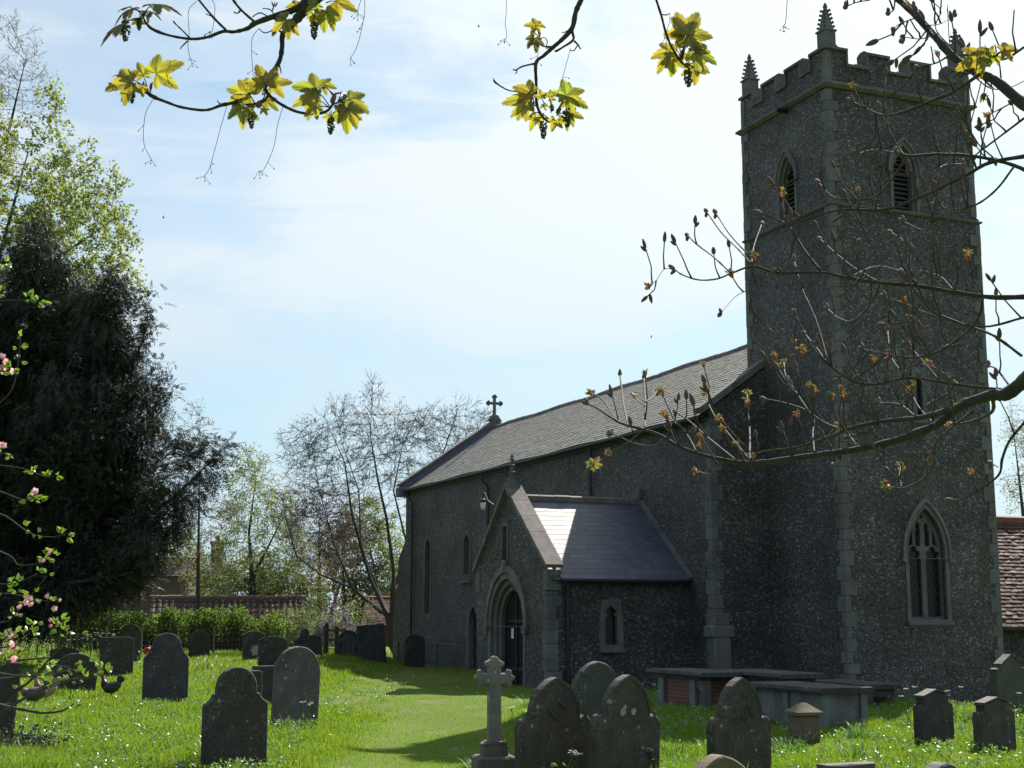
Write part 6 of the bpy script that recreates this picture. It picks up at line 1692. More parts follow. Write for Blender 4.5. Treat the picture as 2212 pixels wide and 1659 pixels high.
VD = np.array([0, cp, sp])     # view axis: used only to give measured leaves their pose
UPV = np.array([0, -sp, cp]); RV = np.array([1., 0, 0])
def pose(dx, dy, tilt): return nrm(RV * dx - UPV * dy + VD * tilt)

syc = empty('sycamore_tree', (-2.6, -3.2, float(gz(-2.6, -3.2))))
tag(syc, 'sycamore whose hanging twigs with yellow-green leaves and flower tassels cross the top', 'tree')
so = np.array(syc.location)
def sub(name, mb, mat, parent, smooth=False):
    mb.v = [tuple(np.asarray(v) - so_cur) for v in mb.v]; return mb.build(name, mat, parent, smooth)
so_cur = so
# trunk and the limb that carries the hanging twigs, behind and above the camera
m = MB(); m.tube([so + (0, 0, -.3), so + (.05, .1, 1.2), so + (0, .3, 3.2), so + (.3, .8, 5.2), so + (.5, 1.0, 8), so + (.4, 1.2, 12)], [.42, .34, .30, .24, .18, .06], 14); sub('trunk', m, M['bark_moss'], syc, True)
# sparse young-leaf crown out of view behind the camera, added to cut fill light
rng = np.random.default_rng(91)
c_ = ellipsoid_points([(-2.5, -4.5, 9, 4.5, 4.5, 4), (1.5, -5.5, 9.5, 4, 4, 3.5), (-5.5, -3.5, 8.5, 4, 4, 3)], 8000, rng)
V, Fq = leaf_quads(c_ - so, .12, rng, .8, .3); link('foliage', np_mesh('foliage', V, [Fq]), syc, L_SYC)

Z4 = Branchwork(189, 0, .29295); Z5 = Branchwork(1026, 0, .2563)
def leafy(B, mbL, mbS, stalk, base, tip, wide, d, tilt, roll, rs):
    """one leaf: stalk root, blade base and tip of the middle lobe in zoom pixels"""
    d2 = d + rs.uniform(-.05, .05); b0 = B.p(base[0], base[1], d2); L = math.hypot(tip[0] - base[0], tip[1] - base[1]) * B.k * d2 / F
    ax = pose(tip[0] - base[0], tip[1] - base[1], min(tilt, .45)); nv = nrm(-VD * 1.0 + RV * roll + UPV * .35) if tilt < .65 else nrm(-VD * .35 + RV * roll * .6 + UPV * 1.0)
    add_leaf(mbL, b0, ax, nv, L * 1.02, rs.uniform(.15, .5), rs.uniform(.4, 1.1))
    if stalk is not None: mbS.tube([B.p(stalk[0], stalk[1], d), B.p((stalk[0] + base[0]) / 2, (stalk[1] + base[1]) / 2 - 8, (d + d2) / 2), b0 + ax * L * .05], [.0018, .0013, .0012], 5)
def raceme(B, x, y, h, w, d, parent, rs):
    m = MB(); top = B.p(x, y - h / 2, d); s = B.k * d / F; ax = np.array([0, 0, -1.])
    m.tube([top + (0, 0, .02), top + ax * h * s], [.0012, .0008], 4)
    for k in range(95):
        f = rs.random(); r = w * s * .5 * (math.sin(PI * min(1, .18 + f * .80)) ** .7); a = rs.uniform(0, 2 * PI); q = r * rs.uniform(.45, 1)
        c = top + ax * f * h * s + np.array([q * math.cos(a), q * math.sin(a), rs.uniform(-.002, .002)]); e = rs.uniform(.0022, .0036)
        m.add([c + (e, 0, 0), c + (0, e, 0), c - (e, 0, 0), c - (0, e, 0), c + (0, 0, e * 1.2), c - (0, 0, e * 1.2)], [(0, 1, 4), (1, 2, 4), (2, 3, 4), (3, 0, 4), (1, 0, 5), (2, 1, 5), (3, 2, 5), (0, 3, 5)])
    sub('flower_tassel', m, M['raceme'], parent)
def stalks(B, parent, lst, d, rs):
    for pts in lst:
        mb = MB(); Q = B.path([(x, y, 5.5) for x, y in pts], d, d + rs.uniform(-.1, .1)); mb.tube([q[:3] for q in Q], [max(.0007, q[3] * .8) for q in Q], 5)
        e = Q[-1][:3]
        for k in range(5):
            q = Q[int(len(Q) * rs.uniform(.45, 1.0)) - 1][:3] if k > 2 else e; t = q + np.array([rs.uniform(-.018, .018), rs.uniform(-.01, .01), -rs.uniform(.004, .02)]); mb.tube([q, t], [.0006, .0005], 4); mb.lathe(t, [(.0003, -.002), (.0022, 0), (.0003, .002)], 6)
        sub('fruit_stalk', mb, M['twig'], parent)
def sprig(label_parent, B, limbs, d, leaves, dark, rac, stk, buds, seed, overhead):
    rs = random.Random(seed); m = MB()
    for pts in limbs: B.limb(m, pts, d + rs.uniform(-.06, .06) * 0, None, rs=rs)
    # carry the sprig back up to the limb overhead
    a0 = B.p(limbs[0][0][0], limbs[0][0][1], d); r0 = limbs[0][0][2] * B.k * d / F / 2
    Q = catmull([np.append(a0, r0), np.append(a0 * .55 + np.array(overhead) * .45 + [0, 0, .35], r0 * 1.5), np.append(np.array(overhead), r0 * 2.2)], 6); m.tube([q[:3] for q in Q], [q[3] for q in Q], 9)
    ml, ms, md = MB(), m, MB()
    for lf in leaves: leafy(B, ml, ms, lf[0], lf[1], lf[2], 1, d, lf[3], lf[4], rs)
    for lf in dark: leafy(B, md, ms, lf[0], lf[1], lf[2], 1, d, lf[3], lf[4], rs)
    br = sub('branch', m, M['bark_moss'], label_parent, True)
    if ml.v: sub('leaves', ml, L_SYC, br)
    if md.v: sub('shaded_leaves', md, L_SYC_DARK, br)
    stalks(B, br, stk, d, rs)
    for q in rac: raceme(B, *q, d, br, rs)
    if buds:
        for (x, y, w_, h_, ang) in buds:
            mbd = MB(); s = B.k * d / F; ax = pose(math.cos(ang), -math.sin(ang), .2); mbd.lathe(B.p(x, y, d), [(w_ * s * .3, 0), (w_ * s * .5, h_ * s * .3), (w_ * s * .45, h_ * s * .6), (w_ * s * .1, h_ * s)], 7, ax=ax)
            sub('bud', mbd, M['scale'], br, True)
    return br
OH = (-.9, -1.2, 4.6)
m = MB(); m.tube([so + (0, .3, 3.2), np.array([-1.8, -2.2, 4.2]), np.array(OH), np.array([.3, .6, 4.9]), np.array([1.6, 2.2, 5.1])], [.14, .11, .085, .06, .03], 10); sub('limb', m, M['bark_moss'], syc, True)
limbsA = [[(1720, -40, 95), (1650, 20, 85), (1580, 100, 72), (1500, 190, 52), (1440, 260, 42), (1435, 350, 34), (1415, 450, 34), (1350, 560, 34), (1300, 640, 34)],
          [(1660, -10, 75), (1550, 60, 50), (1400, 112, 42), (1240, 170, 42), (1180, 210, 30), (1080, 235, 26), (1000, 232, 26), (880, 275, 22), (760, 287, 22), (600, 260, 18), (480, 215, 22), (430, 165, 18), (405, 110, 12)],
          [(1020, 220, 20), (930, 130, 18), (830, 10, 16), (800, -30, 16)], [(1240, 168, 20), (1130, 70, 18), (1060, -20, 18)], [(1435, 245, 18), (1398, 200, 14), (1392, 110, 14)],
          [(1395, 150, 12), (1330, 120, 10), (1270, 95, 10), (1215, 125, 8)], [(1380, 110, 10), (1345, 70, 9), (1290, 62, 7)], [(1360, 85, 9), (1372, 50, 9), (1382, 15, 6)], [(1400, 205, 11), (1340, 235, 9), (1300, 240, 9), (1262, 210, 7)],
          [(1300, 640, 30), (1190, 690, 27), (1100, 750, 25), (990, 775, 25), (870, 812, 20), (700, 792, 20), (590, 755, 22), (480, 710, 30), (430, 665, 24), (412, 600, 10)],
          [(1300, 640, 28), (1340, 702, 25), (1430, 770, 22), (1550, 825, 22), (1680, 840, 20), (1770, 815, 20), (1820, 750, 16)], [(1335, 702, 20), (1285, 755, 18), (1180, 770, 14), (1060, 762, 11)],
          [(755, 280, 13), (700, 225, 10), (655, 182, 9)], [(740, 300, 11), (695, 345, 9), (685, 362, 8)], [(990, 770, 11), (965, 755, 9), (958, 740, 7)], [(1130, 75, 14), (1105, 98, 10), (1075, 86, 8)], [(930, 125, 12), (895, 112, 8), (872, 102, 7)], [(1415, 480, 12), (1425, 520, 9), (1428, 545, 5)]]
leavesA = [((440, 650), (330, 605), (112, 648), .15, -.2), ((440, 640), (410, 556), (372, 446), .2, .3), ((460, 690), (500, 545), (690, 432), .1, .15), ((440, 690), (400, 640), (410, 715), .4, .3),
           ((1240, 770), (1195, 700), (1020, 642), .2, -.3), ((1230, 760), (1190, 690), (1105, 568), .35, -.1), ((1290, 700), (1310, 625), (1248, 458), .15, .2), ((1300, 700), (1345, 600), (1400, 480), .4, .2), ((1290, 740), (1360, 620), (1502, 580), .15, .3),
           ((1230, 775), (1165, 800), (1128, 950), .2, -.2), ((1230, 775), (1150, 790), (1015, 860), .3, -.3), ((1270, 770), (1320, 740), (1412, 800), .3, .4), ((1290, 780), (1300, 800), (1328, 850), .5, .2), ((1200, 720), (1100, 740), (1000, 760), .3, -.2),
           ((1790, 800), (1680, 725), (1492, 742), .15, -.3), ((1780, 790), (1690, 790), (1590, 850), .4, -.2), ((1790, 790), (1690, 660), (1500, 622), .35, -.2), ((1810, 770), (1900, 815), (1920, 988), .2, .3), ((1830, 760), (1930, 730), (2085, 815), .35, .4), ((1810, 760), (1920, 800), (2000, 940), .4, .4), ((1790, 830), (1780, 850), (1765, 915), .5, 0), ((1820, 720), (1740, 620), (1840, 640), .6, .3),
           ((1395, 130), (1470, 140), (1330, 225), .25, -.2), ((1450, 200), (1500, 160), (1560, 215), .3, .3), ((1470, 250), (1500, 190), (1465, 285), .4, .1), ((1700, 90), (1740, 90), (1748, 238), .2, .2), ((1700, 80), (1760, 80), (1838, 200), .25, .4), ((1690, 90), (1670, 110), (1640, 190), .4, -.2), ((1760, 20), (1830, 10), (1992, 52), .2, .3), ((1560, 60), (1540, 40), (1452, 32), .3, -.2), ((1640, 40), (1690, 30), (1600, 95), .4, 0)]
darkA = [((405, 110), (330, 60), (165, 120), .9, -.4), ((410, 115), (450, 80), (556, 112), .8, .5), ((415, 100), (480, 30), (700, 45), .9, .6), ((400, 130), (290, 160), (58, 292), .9, -.6), ((405, 140), (375, 150), (380, 220), .7, 0), ((410, 110), (430, 90), (465, 160), .7, .3), ((400, 90), (300, 50), (210, 80), .9, -.2), ((1820, 700), (1720, 625), (1555, 595), 1.2, .2), ((1830, 690), (1880, 690), (1990, 740), 1.1, .4), ((1210, 640), (1180, 610), (1160, 590), .8, .1), ((430, 640), (280, 570), (185, 520), .9, -.3)]
racA = [(286, 232, 172, 72), (332, 698, 130, 52), (1212, 888, 122, 58), (1796, 930, 122, 58), (1868, 800, 150, 60), (1672, 228, 130, 54), (385, 180, 90, 36)]
stkA = [[(810, 5), (745, 80), (750, 250), (740, 330), (750, 400), (772, 462)], [(1028, 785), (985, 930), (940, 1100), (900, 1240), (862, 1298)], [(1440, 790), (1400, 930), (1372, 1090), (1300, 1250), (1265, 1260)], [(482, 735), (430, 830), (412, 980), (422, 1080), (472, 1178)],
        [(2045, -5), (2040, 120), (1992, 330), (1940, 428)], [(918, -5), (940, 60), (922, 220), (900, 232)], [(1262, 210), (1215, 280), (1210, 400), (1222, 550)], [(2018, -5), (1998, 60), (1992, 105)]]
sprig(syc, Z4, limbsA, 3.55, leavesA, darkA, racA, stkA, [(1800, 760, 40, 90, 1.2), (1250, 790, 50, 70, 1.0), (440, 690, 34, 90, 2.0), (465, 660, 24, 60, 1.5), (655, 182, 16, 45, 2.3), (1372, 50, 14, 50, 1.9), (1382, 50, 14, 45, 1.1)], 1, (-.3, 1.2, 4.7))
limbsB = [[(912, -40, 44), (900, -10, 42), (850, 100, 42), (820, 235, 44), (740, 328, 36), (660, 398, 34), (580, 470, 30), (515, 530, 31), (516, 700, 26), (520, 870, 26), (560, 970, 21), (622, 1032, 16)], [(815, 255, 28), (828, 335, 22), (740, 398, 17), (690, 428, 20), (670, 430, 16)],
          [(836, 345, 18), (866, 375, 15), (892, 415, 12)], [(862, 385, 11), (835, 425, 9), (805, 425, 8), (806, 408, 5)], [(650, 392, 12), (560, 385, 10), (545, 310, 11), (525, 210, 6)], [(504, 535, 16), (400, 560, 14), (345, 590, 13), (318, 585, 8)], [(350, 588, 10), (352, 610, 9), (338, 622, 6)], [(500, 735, 16), (430, 770, 12), (300, 765, 11), (225, 732, 13), (170, 690, 16), (155, 658, 5)], [(512, 890, 13), (440, 872, 9), (360, 842, 7)], [(395, 855, 7), (398, 800, 8)],
          [(800, 250, 14), (755, 272, 9), (730, 272, 7)], [(630, 395, 12), (600, 405, 10), (610, 350, 8), (590, 320, 7), (560, 318, 6)]]
leavesB = [((545, 330), (520, 215), (410, 205), .5, -.2), ((545, 330), (525, 210), (602, 215), .5, .3), ((545, 340), (500, 270), (460, 290), .4, 0), ((500, 870), (470, 780), (320, 705), .2, -.3), ((500, 880), (450, 840), (222, 832), .2, -.3), ((500, 890), (430, 880), (285, 950), .3, -.3), ((600, 930), (560, 820), (545, 745), .3, -.1), ((655, 930), (632, 832), (688, 838), .4, .3), ((655, 930), (620, 815), (640, 750), .3, .1), ((560, 900), (580, 880), (600, 930), .5, .2),
           ((690, 940), (768, 812), (740, 655), .1, .1), ((690, 940), (775, 800), (925, 735), .15, .3), ((690, 940), (775, 830), (968, 868), .2, .3), ((620, 1000), (520, 985), (450, 1092), .3, -.2), ((620, 1000), (560, 960), (545, 1010), .4, -.1), ((650, 1010), (680, 1010), (640, 1108), .3, 0), ((690, 960), (790, 960), (925, 975), .6, .5), ((690, 970), (760, 990), (800, 1095), .4, .3), ((640, 950), (650, 900), (610, 900), .5, 0)]
darkB = [((545, 340), (500, 320), (435, 405), .6, -.3), ((545, 350), (520, 340), (520, 440), .5, .1), ((540, 950), (480, 960), (415, 1005), .9, -.4), ((700, 930), (760, 890), (890, 970), 1.1, .5), ((500, 885), (460, 890), (420, 915), .8, 0), ((520, 830), (500, 815), (470, 825), .8, 0)]
sprig(syc, Z5, limbsB, 3.45, leavesB, darkB, [(577, 1095, 155, 66), (775, 1000, 150, 84)], [[(265, -5), (262, 120), (255, 200), (268, 300), (250, 340)], [(805, 410), (770, 540), (740, 650), (695, 800)], [(530, 395), (532, 450), (522, 500)]], [(655, 935, 34, 80, 1.7), (690, 955, 40, 70, 1.0), (545, 300, 24, 60, 1.6), (185, 705, 22, 45, 2.4), (398, 805, 10, 40, 1.6)], 2, (.35, .9, 4.85))
limbsC = [[(1515, -50, 22), (1525, -10, 21), (1570, 130, 21), (1610, 280, 21), (1660, 400, 21), (1738, 520, 22), (1780, 552, 13)], [(1580, 122, 12), (1612, 126, 10), (1642, 112, 7)]]
leavesC = [((1752, 500), (1775, 302), (1695, 90), .1, -.2), ((1752, 500), (1778, 300), (1898, 78), .1, .2), ((1752, 500), (1790, 300), (2018, 262), .15, .3), ((1752, 500), (1785, 315), (1862, 352), .4, .3), ((1752, 500), (1760, 300), (1650, 262), .3, -.3), ((1720, 500), (1650, 430), (1478, 462), .25, -.3), ((1720, 510), (1640, 470), (1522, 600), .3, -.3), ((1725, 510), (1680, 490), (1650, 645), .3, -.1), ((1735, 490), (1700, 410), (1640, 370), .4, 0), ((1740, 480), (1720, 390), (1755, 350), .5, .1),
           ((1770, 500), (1850, 440), (2060, 500), .25, .3), ((1780, 500), (1850, 450), (1990, 410), .5, .3), ((1780, 550), (1850, 560), (1868, 716), .3, .2), ((1790, 540), (1870, 540), (1988, 608), .4, .3), ((1775, 500), (1790, 450), (1825, 520), .5, .3)]
sprig(syc, Z5, limbsC, 3.4, leavesC, [((1880, 520), (1890, 520), (1985, 560), .8, .4), ((1660, 450), (1630, 450), (1600, 500), .8, 0)], [(1798, 662, 152, 80)], [[(1642, 112), (1640, 180), (1612, 290), (1612, 420), (1606, 500)]], [(1742, 500, 34, 90, 1.5), (1770, 552, 50, 50, .2)], 3, (.9, 1.6, 5.0))
# a lone dangling stalk further right
stalks(Branchwork(1404, 0, .3652), syc, [[(812, -5), (808, 60), (802, 130), (790, 160)]], 3.6, random.Random(3))

# ------------------------------------------------------------------ second sycamore at the right: mossy limbs, fat buds, some just opening
sy2 = empty('sycamore_tree', (5.4, 2.6, float(gz(5.4, 2.6)))); tag(sy2, 'sycamore with mossy limbs and swollen pinkish buds reaching across the tower', 'tree'); so_cur = np.array(sy2.location); s2 = so_cur
m = MB(); m.tube([s2 + (0, 0, -.3), s2 + (0, 0, 1.0), s2 + (-.1, .1, 2.4), s2 + (-.15, .2, 4.2), s2 + (.1, .3, 7), s2 + (.0, .2, 11)], [.34, .27, .24, .19, .13, .04], 14); sub('trunk', m, M['bark_moss'], sy2, True)
rng = np.random.default_rng(92); c_ = ellipsoid_points([(6.5, -2.5, 8.5, 4, 4, 3.5), (9.5, 0, 8, 3, 3, 3)], 3500, rng); V, Fq = leaf_quads(c_ - s2, .10, rng, .8, .3); link('foliage', np_mesh('foliage', V, [Fq]), sy2, L_SYC)  # unseen leafy crown added overhead to dim the fill light
Z2 = Branchwork(1242, 378, .4384); Z1 = Branchwork(1404, 0, .3652)
rsB = random.Random(77)
BUDS = []
def bud(lst, pos, ax, L, r): lst.append((np.asarray(pos), nrm(ax), L, r))
m = MB(); m.lathe((0, 0, 0), [(.35, 0), (.8, .12), (1, .38), (.85, .65), (.45, .9), (.08, 1)], 8)
BUD_ME = m.build('bud', M['bud'], sy2, True); BUD_DATA = BUD_ME.data; bpy.data.objects.remove(BUD_ME)
def make_opening(rs, nl):
    """bud breaking: tall pink scales in a cup, a crumpled green tuft with a few pointed tips coming out of it; unit length along z"""
    m = MB()
    for k in range(6):
        a = 2 * PI * k / 6 + rs.uniform(-.2, .2); o_ = np.array([math.cos(a), math.sin(a), 0]); s = np.array([-o_[1], o_[0], 0]); h = rs.uniform(.5, .8); w_ = rs.uniform(.10, .15)
        m.add([o_ * .04 + s * .05, o_ * .04 - s * .05, ez * h * .5 + o_ * .17 - s * w_, ez * h + o_ * rs.uniform(.12, .30), ez * h * .5 + o_ * .17 + s * w_], [(0, 1, 2, 3, 4)])
    nf = len(m.f)
    for k in range(nl * 6):
        a = rs.uniform(0, 2 * PI); o_ = np.array([math.cos(a), math.sin(a), 0]); c = ez * rs.uniform(.35, .75) + o_ * rs.uniform(.02, .16); d = nrm(ez * rs.uniform(.1, 1.3) + o_ + np.array([rs.uniform(-.4, .4) for _ in range(3)])); L = rs.uniform(.2, .42); u = nrm(np.cross(d, (rs.uniform(-1, 1), rs.uniform(-1, 1), 1))); w = np.cross(u, d)
        m.add([c, c + d * L * .45 + u * L * .28 + w * .05, c + d * L - ez * .06, c + d * L * .45 - u * L * .28 + w * .05, c + d * L * .5 - w * .03], [(0, 1, 4), (1, 2, 4), (2, 3, 4), (3, 0, 4)])
    o = m.build('opening_bud', M['scale'], None); me = o.data; me.materials.append(L_BUD); idx = np.zeros(len(me.polygons), np.int32); idx[nf:] = 1
    me.polygons.foreach_set('material_index', idx); bpy.data.objects.remove(o); return me
OPEN_DATA = [make_opening(rsB, n) for n in (2, 3, 3, 4, 5)]
def place(me, name, pos, ax, sx, sz, parent, off, rs):
    o = bpy.data.objects.new(name, me); COL.objects.link(o); o.parent = parent
    o.matrix_local = Matrix.Translation(Vector(np.asarray(pos) - off)) @ Vector(ax).to_track_quat('Z', 'Y').to_matrix().to_4x4() @ Matrix.Rotation(rs.uniform(0, 6.28), 4, 'Z') @ Matrix.Diagonal((sx, sx, sz, 1))
def opening(lst, _, pos, ax, L, rs): lst.append((np.asarray(pos), nrm(ax), L, rs.randrange(5)))
def add_twigs(B, mb, mbb, mbs, mbl, Q, n, d, rs, openp, lo=.15, updir=(-.3, .95), Lr=(.04, .13)):
    for k in range(n):
        q = Q[int(len(Q) * rs.uniform(lo, .98)) - 1]; s = rs.choice((-1, 1)); ax = nrm(RV * (updir[0] + rs.uniform(-.7, .5)) + UPV * updir[1] * (1 if rs.random() < .78 else -1) + VD * rs.uniform(-.6, .6)); L = rs.uniform(*Lr)
        ax2 = nrm(ax + UPV * .5 + RV * rs.uniform(-.4, .4)); e = q + ax * L * .5; t = e + ax2 * L * .5; mb.tube([q, q + ax * L * .25 + VD * rs.uniform(-.01, .01), e, t], [.0026, .0021, .0018, .0016], 6)
        b = rs.random()
        if b < openp: opening(mbs, mbl, t, ax2, rs.uniform(.024, .036), rs)
        elif b < openp + .72:
            bud(mbb, t, ax2, rs.uniform(.022, .036), rs.uniform(.005, .0072))
            if rs.random() < .5: bud(mbb, t - ax2 * .008, nrm(ax2 + RV * rs.choice((-.9, .9)) + VD * rs.uniform(-.4, .4)), rs.uniform(.018, .030), .005)
def budded(parent, B, limbs, d0, d1, seed, ntw, openp, tipend=True, root=None):
    rs = random.Random(seed); m, mb_, ms_ = MB(), [], []
    for i, pts in enumerate(limbs):
        Q = B.limb(m, pts, d0 + rs.uniform(-.12, .12) * (i > 0), d1 + rs.uniform(-.2, .2) * (i > 0), n=9 if pts[0][2] > 18 else 6, rs=rs)
        add_twigs(B, m, mb_, ms_, None, Q, ntw if isinstance(ntw, int) else ntw[min(i, len(ntw) - 1)], d0, rs, openp)
        ax = nrm(Q[-1] - Q[-3])
        if pts[-1][2] < 12:
            if rs.random() < openp: opening(ms_, None, Q[-1], ax, .036, rs)
            else: bud(mb_, Q[-1], ax, .034, .007); bud(mb_, Q[-1] - ax * .004, nrm(ax + UPV * .9 * rs.choice((-1, 1))), .026, .0055)
    if root is not None:
        a0 = B.p(limbs[0][0][0], limbs[0][0][1], d0); r0 = limbs[0][0][2] * B.k * d0 / F / 2; Q = catmull([np.append(a0, r0), np.append(a0 * .5 + np.array(root) * .5 + [0, 0, -.05], r0 * 1.3), np.append(np.array(root), r0 * 1.8)], 6); m.tube([q[:3] for q in Q], [q[3] for q in Q], 10)
    br = sub('branch', m, M['bark_moss'], parent, True)
    for pos, ax, L, r in mb_: place(BUD_DATA, 'bud', pos, ax, r, L, br, so_cur, rs)
    for pos, ax, L, k in ms_: place(OPEN_DATA[k], 'opening_bud', pos, ax, L, L, br, so_cur, rs)
    return br
tr = lambda z: s2 + np.array([-.12, .15, z - s2[2]])
# the big low limb and its twigs
budded(sy2, Z2, [[(2290, 960, 84), (2230, 1000, 78), (2130, 1078, 66), (2050, 1085, 56), (1900, 1140, 43), (1780, 1232, 38), (1600, 1302, 36), (1400, 1350, 32), (1200, 1378, 30), (1000, 1405, 26), (870, 1420, 26), (740, 1405, 22), (600, 1370, 18), (500, 1330, 17), (420, 1282, 16), (330, 1252, 15), (230, 1225, 12), (170, 1190, 10), (110, 1150, 8), (62, 1128, 6)],
    [(1840, 1160, 33), (1700, 1195, 26), (1500, 1216, 22), (1350, 1250, 22), (1270, 1285, 18), (1100, 1340, 12), (940, 1360, 9), (880, 1378, 6)],
    [(262, 1242, 10), (245, 1160, 9), (235, 1100, 9), (222, 985, 8)], [(345, 1250, 10), (345, 1180, 9), (345, 1100, 9), (340, 1000, 8)], [(345, 1120, 7), (385, 1090, 7), (405, 1062, 6)], [(345, 1140, 7), (310, 1110, 6), (292, 1085, 6)], [(225, 1222, 8), (190, 1190, 7), (140, 1110, 8), (80, 1075, 7)],
    [(800, 1410, 9), (700, 1330, 8), (640, 1280, 8), (560, 1210, 8), (495, 1165, 7)], [(870, 1415, 9), (760, 1280, 8), (690, 1190, 8), (640, 1090, 7)], [(860, 1410, 9), (862, 1300, 8), (858, 1200, 7), (848, 1080, 6)], [(600, 1365, 8), (560, 1290, 7), (520, 1240, 7), (440, 1180, 6)], [(440, 1295, 6), (380, 1335, 6), (290, 1320, 6), (185, 1275, 5)], [(330, 1262, 5), (260, 1320, 4), (170, 1365, 4)],
    [(1180, 1372, 9), (1172, 1280, 8), (1168, 1180, 8), (1060, 1130, 7), (935, 1102, 6)], [(1168, 1185, 7), (1100, 1085, 7), (1040, 990, 6), (1030, 925, 6)], [(1170, 1180, 8), (1230, 1220, 8), (1300, 1250, 9)], [(1050, 1135, 6), (1052, 1060, 5), (1045, 1000, 5)], [(720, 1420, 6), (660, 1472, 5), (595, 1455, 5)],
    [(1960, 1165, 16), (1850, 1250, 13), (1775, 1330, 12), (1765, 1430, 11), (1710, 1500, 9), (1620, 1542, 8), (1545, 1535, 7)], [(2060, 1100, 22), (2052, 1170, 17), (1940, 1218, 13), (1850, 1225, 10)], [(1610, 1540, 5), (1600, 1480, 5), (1605, 1435, 6)], [(1350, 1350, 7), (1320, 1400, 6), (1270, 1425, 5)], [(1400, 1345, 7), (1340, 1270, 7), (1300, 1230, 6)], [(1680, 1190, 7), (1600, 1130, 6), (1500, 1120, 5)], [(1780, 1235, 7), (1700, 1150, 6), (1650, 1060, 6)]],
    3.35, 4.15, 5, [9, 6, 0, 1, 0, 0, 0, 3, 3, 2, 2, 1, 0, 3], .42, root=tr(2.6))
# middle limb against the tower
budded(sy2, Z2, [[(2300, 598, 30), (2230, 600, 27), (2050, 602, 24), (1870, 577, 21), (1690, 547, 20), (1500, 530, 18), (1350, 507, 16), (1210, 480, 14), (1000, 482, 13), (880, 450, 12), (770, 485, 9), (700, 512, 8), (610, 517, 7), (530, 492, 7), (490, 465, 6)],
    [(770, 485, 8), (680, 402, 7), (600, 342, 7), (555, 298, 6)], [(872, 440, 8), (800, 362, 7), (720, 282, 7), (650, 182, 6)], [(862, 402, 7), (760, 290, 6), (695, 188, 6)], [(1210, 472, 14), (1130, 372, 12), (1060, 262, 12), (1000, 222, 11), (920, 190, 7)], [(870, 440, 8), (882, 350, 7), (920, 242, 5)],
    [(2010, 610, 13), (1990, 700, 12), (1900, 800, 11), (1750, 885, 9), (1620, 895, 7), (1480, 872, 6), (1420, 856, 5)], [(1500, 545, 9), (1455, 640, 9), (1370, 718, 8), (1300, 705, 6), (1245, 660, 6)], [(1690, 550, 11), (1750, 662, 11), (1900, 730, 11), (2060, 790, 13), (2200, 890, 16)], [(2270, 690, 16), (2200, 705, 13), (2000, 748, 11), (1760, 690, 8), (1640, 640, 6), (1530, 600, 5)],
    [(1250, 930, 7), (1190, 720, 6), (1120, 560, 6), (1080, 420, 5)], [(1500, 530, 8), (1380, 460, 7), (1290, 390, 6), (1210, 318, 6)], [(1690, 545, 8), (1640, 440, 7), (1620, 330, 6), (1560, 285, 6)], [(1350, 505, 7), (1480, 450, 6), (1600, 470, 6)], [(1870, 575, 9), (1800, 500, 7), (1720, 480, 6)], [(940, 480, 4), (860, 560, 4), (790, 600, 3), (720, 680, 2)], [(490, 465, 4), (440, 465, 3), (400, 520, 3), (368, 542, 2)], [(1700, 640, 8), (1640, 720, 7), (1520, 735, 6)], [(1900, 800, 7), (1780, 830, 6), (1640, 830, 5)]],
    3.55, 4.0, 6, [8, 1, 0, 0, 3, 0, 4, 2, 4, 3, 1, 3], .10, root=tr(2.9))
budded(sy2, Z2, [[(2150, 1060, 17), (1980, 1045, 15), (1800, 1020, 13), (1640, 1000, 13), (1500, 1030, 12), (1380, 1020, 12), (1260, 942, 11), (1170, 850, 9), (1110, 735, 7), (1085, 690, 6)], [(1640, 1000, 8), (1560, 900, 7), (1540, 760, 6)], [(1800, 1020, 9), (1700, 900, 7), (1650, 850, 6)], [(2150, 1050, 12), (2080, 960, 10), (2040, 940, 9)], [(1900, 1040, 8), (1850, 1000, 7), (1760, 940, 6)], [(1240, 920, 7), (1190, 850, 6), (1130, 780, 6)]], 3.7, 4.0, 7, [9, 2, 2, 1], .25, root=tr(2.7))
# the thin twig falling at the far right
budded(sy2, Z2, [[(2300, 1110, 18), (2212, 1222, 15), (2140, 1312, 14), (2105, 1400, 13), (2085, 1482, 11), (1965, 1568, 9), (1900, 1600, 7), (1860, 1602, 6)], [(2085, 1440, 6), (2050, 1420, 4)]], 3.5, 3.7, 8, [2, 0], .3, root=tr(2.4))
# upper limbs
budded(sy2, Z1, [[(2330, 690, 78), (2212, 620, 70), (2050, 482, 58), (1920, 420, 50), (1800, 342, 47), (1690, 222, 44), (1580, 100, 40), (1450, -20, 33), (1420, -60, 32)], [(1950, 440, 22), (1800, 540, 18), (1640, 606, 17), (1500, 662, 16), (1390, 682, 14), (1300, 652, 9), (1200, 602, 7)], [(1690, 222, 12), (1620, 130, 10), (1560, 40, 9)], [(1780, 320, 11), (1700, 370, 9), (1620, 388, 8), (1580, 395, 6)], [(1700, 200, 8), (1600, 230, 7), (1500, 218, 6)], [(1800, 300, 9), (1690, 170, 7), (1720, 60, 6), (1640, -10, 6)], [(1560, 110, 8), (1480, 140, 6), (1440, 170, 5)], [(1880, 420, 8), (2010, 520, 8), (2120, 520, 7), (2230, 470, 7)], [(1450, 0, 10), (1440, 60, 8), (1410, 78, 6)], [(1640, 150, 7), (1720, 140, 6), (1800, 90, 5)], [(2212, 280, 16), (2100, 350, 13), (2020, 345, 9)], [(1300, 0, 8), (1220, 15, 7), (1160, 40, 6)]],
    3.2, 3.6, 9, [7, 5, 3, 2, 2, 3, 2, 2, 1, 3, 2, 4], .06, root=tr(3.4))
